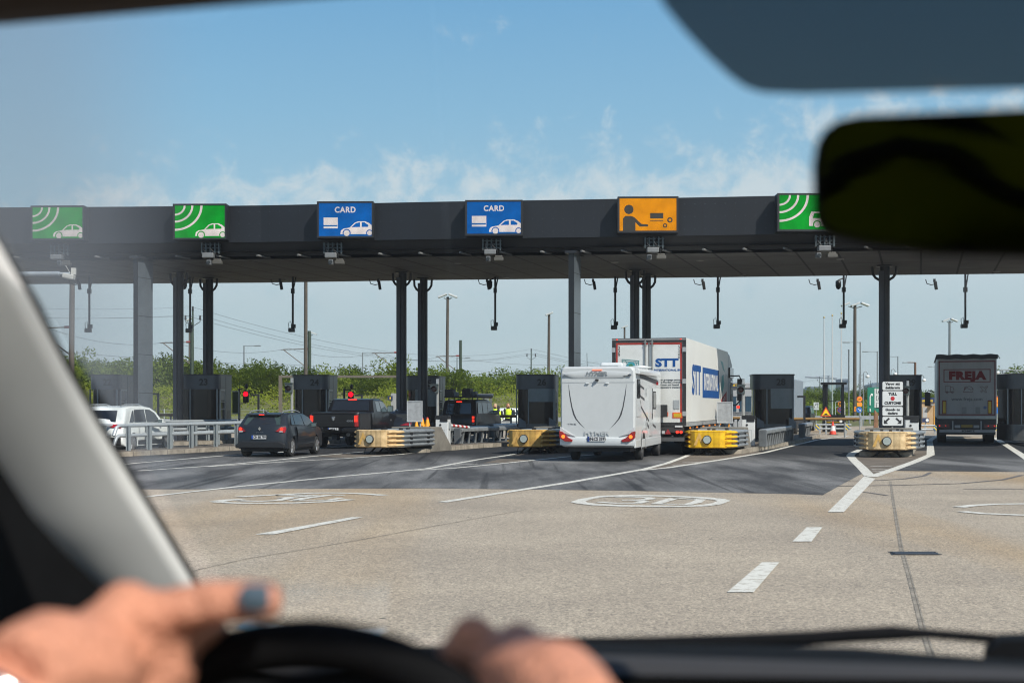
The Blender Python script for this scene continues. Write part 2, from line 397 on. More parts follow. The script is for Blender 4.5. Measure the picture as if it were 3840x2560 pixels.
can = thing('toll_canopy', 'long black toll plaza canopy roof spanning all the lanes', 'canopy', (0, 0, 0))
def band(z0, z1, off, m, nm, off1=None):
    mb = MB(); o1 = off if off1 is None else off1
    a = [P(u, VH, d) for u, d in FRONT]
    for p, q in zip(a, a[1:]):
        mb.add([(p.x, p.y+off, z0), (q.x, q.y+off, z0), (q.x, q.y+o1, z1), (p.x, p.y+o1, z1)], [(0,1,2,3)])
    mb.add([(a[-1].x,a[-1].y+off,z0),(a[-1].x,a[-1].y+9,z0),(a[-1].x,a[-1].y+9,z1),(a[-1].x,a[-1].y+off,z1)], [(0,1,2,3)])
    return mb.build(nm, m, can)
band(ZS, ZT, 0, M_FASC, 'fascia'); band(ZB+.10, ZS-.003, .30, M_LOW, 'lower_band', .02)
mb = MB()
fa = [P(u, VH, d+.5) for u, d in FRONT]; ba = [P(u, VH, d) for u, d in BACK]
for i in range(len(fa)-1):
    p, q, r_, s_ = fa[i], fa[i+1], ba[i+1], ba[i]
    mb.poly([(k.x, k.y, ZB) for k in (s_, r_, q, p)])
mb.build('soffit', M_SOFF, can)
mb = MB()
for i in range(len(fa)-1):
    p, q, r_, s_ = fa[i], fa[i+1], ba[i+1], ba[i]
    mb.poly([(p.x,p.y-.5,ZT-.004),(q.x,q.y-.5,ZT-.004),(r_.x,r_.y,ZB+.35),(s_.x,s_.y,ZB+.35)])
    mb.poly([(s_.x,s_.y,ZB),(r_.x,r_.y,ZB),(r_.x,r_.y,ZB+.35),(s_.x,s_.y,ZB+.35)][::-1])
mb.build('roof', MK_DARK, can)
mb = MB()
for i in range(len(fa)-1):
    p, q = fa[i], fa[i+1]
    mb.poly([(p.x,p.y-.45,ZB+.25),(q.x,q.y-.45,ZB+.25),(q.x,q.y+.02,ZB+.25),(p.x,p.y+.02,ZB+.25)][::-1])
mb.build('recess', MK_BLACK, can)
# light cross beams showing in the slot between band and soffit
for u in range(-100, 3900, 152):
    d = DF(u); mb = MB(); x = X(u, d)
    mb.tube([(x, d+.0, ZB+.10), (x+.42, d+.62, ZB+.06)], .045, 6)
    mb.build('cross_beam', mat('beam_grey', (.16,.16,.155), .6), can)
# soffit downlights
for u, v in ((1062,1049),(1716,986),(1898,1039),(2305,982),(2626,976),(2783,1030),(3150,970),(3738,1017),(560,1056)):
    d = F*(ZB-H)/(VH-v); mb = MB(); mb.lathe([(.16,0),(.16,-.03),(.12,-.035)], (X(u,d), d, ZB-.001), 14); mb.build('downlight', mat('downlight_rim', (.22,.22,.21), .5), can)
# rivets along the fascia joints
mb = MB()
for u in range(60, 3500, 38):
    d = DF(u); 
    for z in (ZT-.25, (ZT+ZS)/2, ZS+.25): mb.box((X(u,d), d-.006, z), (.035,.012,.035))
mb.build('rivets', mat('rivet', (.035,.04,.05), .5, .2), can)['kind'] = 'stuff'

# ----------------------------------------------------------------- columns
def slab_column(u0, u1, u2, dz, label):
    d = DF(u0)-.15
    x0, x1 = X(u0, d), X(u1, d)
    c = thing('canopy_column', label, 'column', ((x0+x1)/2, d, 0), -TH, 'flat canopy columns')
    w = (x1-x0)/math.cos(TH)*1.02
    # length so that the visible flank spans u1..u2
    Lg = None
    for k in range(30, 400):
        l = k/100; xx = x1+l*math.sin(TH); yy = d+l*math.cos(TH)
        if CX+xx/yy*F >= u2: Lg = l; break
    Lg = Lg or 1.6
    mb = MB(); mb.bx(-w/2, w/2, 0, .03, 0, dz); mb.bx(-w/2, -w/2+.03, .031, Lg, 0, dz)
    mb.build('front_face', mat('column_black', (.012,.013,.015), .4), c)
    mb = MB(); mb.bx(-w/2+.031, w/2+.002, .031, Lg, 0, dz)
    mb.build('side_panel', mat('column_grey', (.085,.10,.115), .32, .1, var=.12), c)
    mb = MB()
    for z in (2.2, 3.75, 5.3, 6.85): mb.bx(-w/2-.004, w/2+.006, -.004, Lg+.002, z, z+.02)
    mb.build('panel_joint', MK_INK, c)
    mb = MB(); mb.bx(-w/2-.12, w/2+.12, -.1, Lg+.2, dz, dz+.1); mb.build('cap', MK_DARK, c)
slab_column(499.6, 516.5, 573, ZB, 'broad grey slab column standing behind the white car')
slab_column(2132, 2152, 2177, ZB, 'broad grey slab column rising behind the white motorhome')
def round_column(u0, u1, d, label, grp='dark pipe columns'):
    x = X((u0+u1)/2, d); w = (u1-u0)*d/F
    c = thing('canopy_post', label, 'column', (x, d, 0), -TH, grp)
    mb = MB(); mb.lathe([(w/2*.92,0),(w/2*.92,ZB)], (.02,.05,0), 18); mb.build('shaft', MK_DARK, c)
    mb = MB(); mb.bx(-w/2*.98, -w/2*.1, -w/2*.9, -w/2*.6, 0, ZB-.25); mb.build('cable_duct', mat('duct_grey', (.05,.055,.07), .4), c)
    mb = MB(); mb.lathe([(w*.75,ZB-.06),(w*.75,ZB-.004)], (0,0,0), 16); mb.build('head_plate', MK_DARK, c)
    for sx in (-1, 1):
        mb = MB(); mb.tube([(sx*w*.45,0,ZB-.62),(sx*w*.8,0,ZB-.52),(sx*w*1.05,0,ZB-.36),(sx*w*1.1,0,ZB-.05)], .055, 8); mb.build('bracket', MK_DARK, c)
for u0, u1, d, l in ((654,686,63,'dark pipe column at the corner of booth 23'),(766,798,65.9,'dark pipe column rising above the roof of booth 23'),
        (1490,1523,63,'dark pipe column beside booth 25, just behind the black pickup'),(1570,1602,66,'dark pipe column rising above the roof of booth 25'),
        (2365,2397,62,'dark pipe column above the lorry roof, first of a pair'),(2410,2440,64.2,'dark pipe column above the lorry roof, second of a pair'),
        (3296,3336,60,'dark pipe column behind the customs sign')):
    round_column(u0, u1, d, l)

# ----------------------------------------------------------------- LED lane signs
def led(name, col, s):
    m, nt, N, L = nodes(name); b = nt.nodes['Principled BSDF']; b.inputs['Specular IOR Level'].default_value = .02; b.inputs['Roughness'].default_value = .9; b.inputs['Base Color'].default_value = (*[c*.03+.004 for c in col], 1)
    tc = N('ShaderNodeTexCoord'); sx = N('ShaderNodeSeparateXYZ'); L(tc.outputs['Object'], sx.inputs[0])
    def grid(o):
        a = N('ShaderNodeMath', operation='MULTIPLY'); a.inputs[1].default_value = 26; L(sx.outputs[o], a.inputs[0])
        f = N('ShaderNodeMath', operation='FRACT'); L(a.outputs[0], f.inputs[0])
        l = N('ShaderNodeMath', operation='GREATER_THAN'); l.inputs[1].default_value = .26; L(f.outputs[0], l.inputs[0]); return l
    k = N('ShaderNodeMath', operation='MULTIPLY'); L(grid('X').outputs[0], k.inputs[0]); L(grid('Z').outputs[0], k.inputs[1])
    n = N('ShaderNodeTexNoise', i_Scale=2.2, i_Detail=3); L(tc.outputs['Object'], n.inputs['Vector'])
    q = N('ShaderNodeMapRange'); q.inputs[1].default_value = .3; q.inputs[2].default_value = .7; q.inputs[3].default_value = s*.8; q.inputs[4].default_value = s*1.15; L(n.outputs['Fac'], q.inputs[0])
    k2 = N('ShaderNodeMath', operation='MULTIPLY'); L(k.outputs[0], k2.inputs[0]); L(q.outputs[0], k2.inputs[1])
    k3 = N('ShaderNodeMath', operation='ADD'); k3.inputs[1].default_value = s*.12; L(k2.outputs[0], k3.inputs[0])
    b.inputs['Emission Color'].default_value = (*col, 1); L(k3.outputs[0], b.inputs['Emission Strength']); return m
LED_G = led('led_green', (.0,.26,.02), 1.15); LED_B = led('led_blue', (.0,.095,.36), 1.1); LED_O = led('led_orange', (1.0,.36,.003), .74)
LED_W = led('led_white', (.85,.76,.74), .85); LED_K = mat('led_off', (.02,.017,.012), .6)
CAR_B = [(0,.10),(.02,.30),(.10,.40),(.30,.46),(.46,.72),(.58,.80),(.78,.80),(.92,.70),(1.0,.58),(1.0,.12),(.93,.10)]
def led_sign(bx, scr, kind, label):
    u0, u1, v0, v1 = bx; d = DF((u0+u1)/2)-.55
    um = (u0+u1)/2; zc = Z((v0+v1)/2, d); w = (u1-u0)*d/F; h = (v1-v0)*d/F
    rz = -R(4.5) if um < 1500 else -R(7)
    t = thing('lane_sign', label, 'sign', (X(um,d), d, zc), -R(1.5) if um < 2600 else R(0), 'lit lane signs on the canopy')
    mb = MB(); mb.bx(-w/2, w/2, .03, .56, -h/2, h/2); mb.build('housing', mat('sign_housing', (.012,.014,.018), .5), t, bevel=.02)
    mb = MB(); e = .075
    mb.bx(-w/2,w/2,-.02,.029,h/2-e,h/2); mb.bx(-w/2,w/2,-.02,.029,-h/2,-h/2+e); mb.bx(-w/2,-w/2+e,-.02,.029,-h/2+e,h/2-e); mb.bx(w/2-e,w/2,-.02,.029,-h/2+e,h/2-e)
    mb.build('frame', mat('sign_frame', (.010,.011,.014), .5), t)
    a, c = w-2*e, h-2*e
    sc = MB(); sc.bx(-a/2, a/2, .004, .02, -c/2, c/2)
    sb = sc.build('screen', {'g': LED_G, 'c': LED_B, 'm': LED_O, 'l': LED_G}[kind], t)
    q = lambda x, z: (-a/2+x*a, -c/2+z*c)
    def pl(mb, pts, y=.001): mb.add([(q(*p)[0], y, q(*p)[1]) for p in pts], [tuple(range(len(pts)))])
    def disc(mb, cx, cz, r, y, n=18): mb.add([(q(cx,cz)[0]+math.cos(k*2*math.pi/n)*r*c, y, q(cx,cz)[1]+math.sin(k*2*math.pi/n)*r*c) for k in range(n)], [tuple(range(n))])
    base = {'g': LED_G, 'c': LED_B, 'l': LED_G, 'm': LED_O}[kind]
    if kind in 'gl':
        mb = MB()
        for r0, r1 in ((.28,.34),(.52,.585),(.80,.87)):
            n = 16; vs = []
            for k in range(n+1):
                an = -math.pi/2*k/n
                for rr in (r0, r1):
                    x, z = -a/2+math.cos(an)*rr*c, c/2+math.sin(an)*rr*c*.9
                    vs.append((max(x,-a/2), .001, z))
            mb.add(vs, [(2*k,2*k+2,2*k+3,2*k+1) for k in range(n)])
        mb.build('radio_waves', LED_W, sb)
    if kind in 'gc':
        ox, oz, sx, sz = (.41,.0,.59,.56)
        mb = MB(); pl(mb, [(ox+x*sx, oz+z*sz) for x, z in CAR_B]); mb.build('car_symbol', LED_W, sb)
        mb = MB(); pl(mb, [(ox+x*sx, oz+z*sz) for x, z in ((.36,.48),(.50,.70),(.63,.74),(.63,.49))], -.001); pl(mb, [(ox+x*sx, oz+z*sz) for x, z in ((.68,.49),(.68,.74),(.77,.74),(.90,.58),(.88,.49))], -.001)
        mb.build('car_windows', base, sb)
        for cx, rr in ((ox+.20*sx,.125),(ox+.965*sx-.02,.105)): mb = MB(); disc(mb, cx, oz+.16*sz, rr, -.0014); mb.build('wheel_arch', base, sb)
        for cx, rr in ((ox+.20*sx,.092),(ox+.965*sx-.02,.075)): mb = MB(); disc(mb, cx, oz+.16*sz, rr, -.003); mb.build('car_wheel', LED_W, sb)
    if kind == 'c':
        mb = MB(); mb.text('CARD', .27*c/.8*.72, (q(.5,.79)[0], .0, q(.5,.79)[1]), ext=.003, bold=.008, sx=.92, sp=1.12); mb.build('lettering', LED_W, sb)
        mb = MB(); pl(mb, [(.09,.23),(.36,.23),(.36,.56),(.09,.56)]); mb.build('card_symbol', LED_W, sb)
        mb = MB(); pl(mb, [(.09,.29),(.35,.29),(.35,.335),(.09,.335)], -.001); mb.build('card_stripe', LED_B, sb)
    if kind == 'm':
        mb = MB(); disc(mb, .165, .66, .145, .001); pl(mb, [(.06,.0),(.28,.0),(.28,.26),(.33,.17),(.36,.13),(.50,.13),(.50,.20),(.39,.21),(.33,.30),(.26,.42),(.20,.46),(.10,.46),(.06,.38)])
        mb.build('person_symbol', LED_K, sb)
        mb = MB(); pl(mb, [(.54,.38),(.77,.38),(.77,.55),(.54,.55)]); pl(mb, [(.54,.30),(.77,.30),(.77,.325),(.54,.325)]); mb.build('card_symbol', LED_K, sb)
        for cx, cz, rr in ((.885,.33,.085),(.80,.16,.07)):
            mb = MB(); disc(mb, cx, cz, rr, .001); mb.build('coin_symbol', LED_K, sb); mb = MB(); disc(mb, cx, cz, rr*.52, -.001, 6); mb.build('coin_face', LED_O, sb)
    if kind == 'l':
        mb = MB(); pl(mb, [(.52,.1),(.52,.36),(.56,.52),(.80,.52),(.80,.1)]); pl(mb, [(.82,.1),(1,.1),(1,.75),(.82,.75)]); mb.build('lorry_symbol', LED_W, sb)
        mb = MB(); disc(mb, .66, .14, .125, -.001); pl(mb, [(.58,.33),(.61,.47),(.72,.47),(.72,.33)], -.001); mb.build('lorry_window', base, sb)
        mb = MB(); disc(mb, .66, .14, .09, -.003); mb.build('lorry_wheel', LED_W, sb)
    mb = MB(); mb.add([(w/2,.57,h/2-.02),(w/2+.02,.57,h/2-.02),(w/2+.28,1.1,h/2-.12),(w/2+.28,1.1,-h/2+.5),(w/2,.57,-h/2+.1)], [(0,1,2,3,4)]); mb.build('side_flashing', MK_BLACK, t)
led_sign((114,317,771,901), None, 'g', 'green lit sign with radio waves and car, half veiled beside the windscreen pillar')
led_sign((647.6,850,764,898.6), None, 'g', 'bright green lit sign with radio waves and a white car')
led_sign((1188,1401,755,892), None, 'c', 'blue lit CARD sign above the black pickup, next to the green car sign')
led_sign((1744,1960,750,884), None, 'c', 'blue lit CARD sign nearest the orange sign')
led_sign((2316,2544,737,873), None, 'm', 'orange lit sign with a black figure, card and coins')
led_sign((2915,3145,724.6,867.5), None, 'l', 'green lit sign with a lorry, partly behind the mirror')

# ----------------------------------------------------------------- camera sets under the fascia
def camera_unit(ul, vl, uc, vc, label):
    d = DF(ul)-.1; x, z = X(ul, d), Z(vl, d); xc, zc = X(uc, d), Z(vc, d)-.02
    t = thing('camera_unit', label, 'camera', (x, d, z), 0, 'toll camera sets under the canopy edge')
    mb = MB(); mb.bx(-.23,.23,-.35,.0,-.10,.10); mb.build('lamp_box', mat('lamp_box_grey', (.15,.155,.16), .5), t, bevel=.03)
    mb = MB(); mb.bx(xc-x-.09,xc-x+.09,-.35,-.02,zc-z-.10,zc-z+.10); cb = mb.build('camera', mat('cam_grey', (.10,.105,.11), .5), t, bevel=.02)
    mb = MB(); mb.lathe([(.065,0),(.065,.03),(.05,.035)], (xc-x,-.385,zc-z), 14, 'y'); mb.build('lens', MK_GLASS, cb)
    mb = MB(); mb.bx(.14,.52,-.18,.1,-.33,-.20); mb.bx(.18,.48,-.12,.08,-.20,-.12); mb.build('flash_lamp', mat('flash_grey', (.08,.075,.065), .5), t, bevel=.02)
    mb = MB()
    for a in (-.28,-.12,.05,.24,.40): mb.bx(a-.025,a+.025,-.1,.05,.09,.52)
    for zz in (.16,.30,.44): mb.bx(-.32,.46,-.06,-.02,zz,zz+.035)
    mb.build('bracket', mat('bracket_steel', (.07,.085,.09), .45, .4, var=.4), t)
    mb = MB()
    mb.tube([(-.3,.0,.5),(-.2,-.15,.25),(-.1,-.2,.1)], .02, 5); mb.tube([(.2,-.05,.5),(.05,-.2,.3),(.3,-.15,.05),(.3,-.1,-.15)], .018, 5)
    mb.build('cable', MK_BLACK, t)
for a in ((219,966,231,988,'camera set hanging under the veiled green sign'),(785,960,789,985,'camera set hanging under the bright green sign'),(1243,960,1244,983,'camera set hanging under the CARD sign over the pickup'),
          (1838,947,1831,971,'camera set hanging under the CARD sign near the orange one'),(2446,940,2432,965,'camera set hanging under the orange sign'),(3086,934,3064,959,'camera set hanging under the lorry sign')):
    camera_unit(*a)
# hanging antenna poles with a lamp at the foot
def hang(u, vt, vb, label, cam=False, d=65.5):
    x = X(u, d); zb = Z(vb, d)
    t = thing('hanging_pole', label, 'pole', (x, d, zb), 0, 'poles hanging from the canopy')
    top = ZB-zb+.15
    mb = MB(); mb.tube([(0,0,.15),(0,0,top)], .05, 8); mb.bx(-.08,.08,-.08,.08,top*.64,top*.64+.22); mb.build('pole', MK_DARK, t)
    mb = MB(); mb.tube([(.03,0,top*.64+.2),(.16,.1,top)], .03, 6); mb.build('stay', MK_DARK, t)
    mb = MB(); mb.bx(-.20,.09,-.12,.12,-.16,.03); mb.build('lamp_box', mat('hang_lamp', (.055,.055,.055), .5), t, bevel=.03)
    mb = MB(); mb.bx(-.07,.13,-.08,.08,.03,.20); mb.tube([(-.18,0,.02),(-.2,0,.25),(-.1,0,.34),(-.06,0,.18)], .014, 5); mb.build('clamp', MK_BLACK, t)
    if cam:
        mb = MB(); mb.lathe([(.05,.45),(.13,.40),(.13,.18),(.09,.06),(.02,.02)], (-.26,-.05,top-.75), 12); mb.tube([(-.26,-.05,top-.3),(0,0,top-.2)], .035, 6); mb.build('dome_camera', MK_BLACK, t)
for a in ((335,1067,1233,'hanging lamp pole closest to the windscreen pillar'),(713,1060,1234,'hanging pole with dome camera beside the column of booth 23',True),(1098,1060,1232,'hanging lamp pole over booth 24'),
          (1857,1050,1225,'hanging pole with dome camera over booth 26',True),(2307,1046,1222,'hanging lamp pole left of the column pair over the lorry'),(2692,1040,1219,'hanging lamp pole over the lorry cab'),
          (3164,1035,1217,'hanging pole with camera close to the customs sign column',True),(3620,1030,1217,'hanging lamp pole over the red and white lorry')):
    hang(*a)
def sensor(u, v, label):
    d = 66.5; t = thing('lane_sensor', label, 'sensor', (X(u,d), d, ZB), 0, 'small sensors under the back edge of the canopy')
    mb = MB(); mb.M = Matrix.Rotation(R(-9), 4, 'Y'); mb.bx(.0,.13,-.06,.08,-.52,-.12); mb.build('sensor_head', MK_BLACK, t, bevel=.02)
    mb = MB(); mb.tube([(.05,0,-.25),(-.1,0,-.28),(-.3,0,-.22),(-.36,0,-.02)], .022, 6); mb.bx(.0,.1,-.04,.04,-.15,0); mb.build('bracket', MK_BLACK, t)
for u, l in ((288,'between the veiled green sign and the slab column'),(1045,'just before booth 24'),(1414,'just before the column of booth 25'),(1822,'over the black off-road car'),(2220,'beside the slab column'),(2630,'over the lorry trailer'),(3062,'over booth 28'),(3500,'before the red and white lorry')):
    sensor(u, 0, 'small black lane sensor '+l)
# floodlight on a horizontal arm at the far end
t = thing('floodlight_arm', 'grey horizontal arm with a floodlight beside the windscreen pillar', 'floodlight', (X(225,50),50,Z(1028,50)), 0)
mb = MB(); mb.tube([(-2.4,.3,.02),(-.02,0,.02)], .085, 10); mb.tube([(-.05,0,.02),(.35,0,.02)], .05, 10); mb.build('arm', mat('arm_grey', (.33,.37,.40), .4), t)
mb = MB(); mb.M = Matrix.Translation((.34,-.1,-.08)) @ Matrix.Rotation(R(12),4,'Y'); mb.bx(-.20,.20,-.16,.16,-.10,.08); mb.build('lamp_head', mat('lamp_white', (.5,.49,.45), .5), t, bevel=.04)
mb = MB(); mb.bx(.40,.56,-.05,.05,-.02,.22); mb.tube([(.2,0,.3),(.35,0,.05),(.5,0,0)], .012, 5); mb.build('mounting_box', mat('lamp_white', ()), t)
# ================================================================= BOOTHS, ISLANDS, BARRIERS
M_BTH = mat('booth_panel', (.070,.082,.098), .38, .1, var=.15, scale=1.5)
M_BTL = mat('booth_blind', (.22,.25,.26), .45, .1, var=.08)
M_BGL = mat('booth_glass', (.004,.0045,.005), .12, spec=.3, var=.3)
M_BST = mat('booth_steel', (.11,.115,.12), .35, .6, var=.25)
def booth(num, u0, u1, u2, d, label, blind=None, shelf=True, ht=3.05):
    """u0..u1 the curved front, u1..u2 the flank"""
    w = (u1-u0)*d/F; x = X((u0+u1)/2, d)
    t = thing('toll_booth', label, 'booth', (x, d, .15), -R(6), 'toll booths')
    Lg = 2.1; h = ht-.15; rr = .42
    def plan(o=0, n=7, y1=None):
        a = w/2+o; r = rr
        pts = []
        for k in range(n+1):
            an = math.pi+math.pi/2*k/n*1.0; pts.append((-a+r+r*math.cos(an), r-o+r*math.sin(an)))
        for k in range(n+1):
            an = -math.pi/2+math.pi/2*k/n; pts.append((a-r+r*math.cos(an), r-o+r*math.sin(an)))
        pts += [(a, y1 or Lg), (-a, y1 or Lg)]
        return pts
    mb = MB(); mb.prism(plan(.02), 'z', h-.62, h); f = mb.build('fascia', M_BTH, t)
    mb = MB(); mb.prism(plan(.05), 'z', h, h+.05); mb.build('roof', MK_DARK, t)
    mb = MB(); mb.prism(plan(-.05), 'z', .72, h-.62); g = mb.build('glazing', M_BGL, t)
    mb = MB(); mb.prism(plan(0), 'z', 0, .72); mb.build('plinth', M_BST, t)
    mb = MB()
    for px in (-w*.5+.02, -w*.17, w*.5-.04): mb.bx(px-.025, px+.025, rr*.0+(.10 if abs(px) > w*.4 else -.03), (.16 if abs(px) > w*.4 else .03), .72, h-.62)
    for z in (1.35,): mb.bx(w/2-.05,w/2+.01,rr+.05,rr+.75,z,z+.05)
    mb.build('mullion', M_BTL, g)
    mb = MB(); mb.bx(w/2-.06,w/2+.012,rr+.04,rr+.10,.72,h-.62); mb.bx(w/2-.06,w/2+.012,rr+.72,rr+.78,.72,h-.62); mb.bx(w/2-.06,w/2+.013,rr+.04,rr+.78,h-.70,h-.621)
    mb.bx(w/2-.06,w/2+.013,rr+.1,rr+.72,1.7,1.74)
    fr = mb.build('window_frame', mat('alu_frame', (.30,.31,.32), .4, .4), t)
    mb = MB(); mb.bx(w/2-.02,w/2+.004,rr+.1,rr+.72,1.78,h-.72); mb.build('screen', mat('screen_blue', (.01,.02,.07), .3), fr)
    mb = MB(); mb.bx(w/2-.08,w/2+.016,rr+.82,Lg-.02,.02,h-.62); dr = mb.build('door', M_BTH, t)
    mb = MB(); mb.bx(w/2+.017,w/2+.022,rr+1.0,Lg-.25,.7,1.3); mb.build('hatch', mat('hatch_dark', (.018,.021,.027), .4), dr)
    mb = MB()
    for yy in (rr+.03, rr+.79): mb.bx(w/2+.021,w/2+.026,yy,yy+.025,h-.6,h-.02)
    mb.build('panel_joint', MK_INK, f)
    if num:
        mb = MB(); mb.text(str(num), .40, (w*.17,-.035,h-.32), ext=.02, bold=.012); mb.build('number', MK_INK, f)
    if blind:
        a0, a1, zz = blind; mb = MB()
        k0, k1 = -w/2+a0*w, -w/2+a1*w
        pts = [p for p in plan(.035) if k0 <= p[0] <= k1 and p[1] < rr+.01]
        pts = [(k0, -.035)]+pts if k0 > -w/2+rr else pts
        n = len(pts); mb.add([(p[0],p[1],h-.64-zz) for p in pts]+[(p[0],p[1],h-.60) for p in pts], [(i,i+1,n+i+1,n+i) for i in range(n-1)])
        mb.build('roller_blind', M_BTL, t)
    if shelf:
        for sx in (-.42, .36):
            mb = MB(); mb.prism([(sx*w,.55),(sx*w,1.02),(sx*w+.32,.82),(sx*w+.32,.55)], 'y', -.16, -.12); mb.build('side_shield', mat('shield_grey', (.16,.18,.20), .4), t)
    return t
booth(22, 330, 440, 474, 64, 'grey toll booth 22, half hidden by the white car and pillar', shelf=False)
booth(23, 662, 816, 871, 63.6, 'dark toll booth 23 behind the guard rails', shelf=False)
booth(24, 1089, 1226, 1273, 64.8, 'dark toll booth 24 standing behind the black pickup', shelf=False)
booth(25, 1520, 1644, 1684, 67.2, 'dark toll booth 25 with grey blind beside the roof-laden off-road car', blind=(.30,1.0,.75), shelf=False)
booth(26, 1934, 2080, 2110, 64.2, 'dark toll booth 26 beside the white motorhome', blind=(.35,1.0,.55))
booth(27, 2385, 2520, 2560, 64.2, 'dark toll booth 27, almost hidden behind motorhome and lorry', shelf=False)
booth(28, 2826, 2978, 2996, 63.5, 'dark toll booth 28 with wide grey blind behind yellow crash cushion', blind=(.42,1.0,.85))
booth(29, 3330, 3458, 3464, 65, 'dark toll booth 29 behind the customs sign', shelf=False)
booth(None, 3782, 3930, 3960, 62.5, 'dark toll booth at the picture edge past the red and white lorry', shelf=False)

M_KERB, nt, N, L = nodes('kerb_stone')
b = nt.nodes['Principled BSDF']; b.inputs['Roughness'].default_value = .9
tc = N('ShaderNodeTexCoord'); sx = N('ShaderNodeSeparateXYZ'); L(tc.outputs['Object'], sx.inputs[0])
fr = N('ShaderNodeMath', operation='FRACT'); lt = N('ShaderNodeMath', operation='LESS_THAN'); lt.inputs[1].default_value = .03
ml = N('ShaderNodeMath', operation='MULTIPLY'); ml.inputs[1].default_value = 1.0; L(sx.outputs['Y'], ml.inputs[0]); L(ml.outputs[0], fr.inputs[0]); L(fr.outputs[0], lt.inputs[0])
n = N('ShaderNodeTexNoise', i_Scale=3.0, i_Detail=7); L(tc.outputs['Object'], n.inputs['Vector'])
r = N('ShaderNodeValToRGB'); e = r.color_ramp.elements; e[0].position = .3; e[0].color = (.20,.17,.13,1); e[1].position = .7; e[1].color = (.40,.35,.28,1); L(n.outputs['Fac'], r.inputs['Fac'])
mx = N('ShaderNodeMix', data_type='RGBA'); L(lt.outputs[0], mx.inputs[0]); L(r.outputs['Color'], mx.inputs[6]); mx.inputs[7].default_value = (.06,.055,.05,1); L(mx.outputs[2], b.inputs['Base Color'])
M_ISL = mat('island_paving', (.13,.105,.08), .95, var=.35, scale=1.5, bump=.3, bscale=30)
def island(pts, w, label=None):
    """kerbed traffic island along a centre line, rounded nose"""
    c = [Vector((x, y, 0)) for x, y in pts]; left = []; right = []
    ws = w if isinstance(w, (list, tuple)) else [w]*len(c)
    for i, p in enumerate(c):
        t = (c[min(i+1,len(c)-1)]-c[max(i-1,0)]).normalized(); n_ = Vector((-t.y, t.x, 0))*ws[i]/2
        left.append(p+n_); right.append(p-n_)
    t = (c[1]-c[0]).normalized(); n_ = Vector((-t.y, t.x, 0)); nose = []
    for k in range(1, 8):
        a = math.pi*k/8; nose.append(c[0]+n_*math.cos(a)*ws[0]/2-t*math.sin(a)*ws[0]/2*.8)
    ring = left[::-1]+nose+right
    ang = math.atan2(t.x, t.y); o0 = c[0]; M = Matrix.Rotation(ang, 3, 'Z')
    loc = [M @ (p-o0) for p in ring]; n = len(loc)
    mb = MB(); mid = sum((Vector(p) for p in loc), Vector())/n
    ins = []
    for i, p in enumerate(loc):
        e1 = (loc[(i+1) % n]-loc[i-1]).normalized(); ins.append(p+Vector((e1.y, -e1.x, 0))*-.16)
    # choose the inward side
    if (ins[n//2]-mid).length > (loc[n//2]-mid).length: ins = [p+(p-q)*2 for p, q in zip(loc, ins)]
    vs = [(p.x,p.y,0) for p in loc]+[(p.x,p.y,.15) for p in loc]+[(p.x,p.y,.15) for p in ins]
    mb.add(vs, [(i,(i+1)%n,n+(i+1)%n,n+i) for i in range(n)]+[(n+i,n+(i+1)%n,2*n+(i+1)%n,2*n+i) for i in range(n)])
    mb.k = 1; mb.add([(p.x,p.y,.149) for p in ins], [tuple(range(n))])
    o = mb.build('traffic_island', [M_KERB, M_ISL], None); o.location = (o0.x,o0.y,.009); o.rotation_euler = (0,0,-ang)
    return struct(o)
island([(-3.9,51.5),(-2.2,56.6),(1.4,65),(5.0,76)], 1.7)
island([(1.2,52),(6.1,64.5),(9.6,76)], 1.7)
island([(7.3,50.3),(9.2,55.5),(12.0,64.0),(15.6,76.5)], [1.7,1.7,1.9,1.9])
island([(12.5,47.6),(17.8,65),(21,76)], 1.7)
island([(21.8,50),(23.6,60),(27,76)], 2.0)
island([(-16.2,41.5),(-13.6,47.6),(-11.2,54),(-8.6,64),(-6.4,73)], 1.7)
island([(-19.5,54.5),(-15.5,58.5),(-12.9,65),(-11,73)], 1.6)
island([(-4.3,66.2),(-3.2,69.5),(-2.4,74)], 1.6)
# dirt gore under the cushions
mb = MB()
for q in ([(1180,1712),(1366,1697),(1560,1672),(1500,1703),(1300,1717)],[(1810,1737),(1975,1698),(2240,1700),(2120,1712),(1900,1735)],[(2420,1764),(2640,1690),(2870,1695),(2700,1724)],[(3262,1783),(3200,1716),(3240,1690),(3480,1690),(3470,1712),(3350,1758)]):
    mb.poly([(p.x,p.y,.0115) for p in [G(*k) for k in q]][::-1])
struct(mb.build('gore_surface', M_ISL))

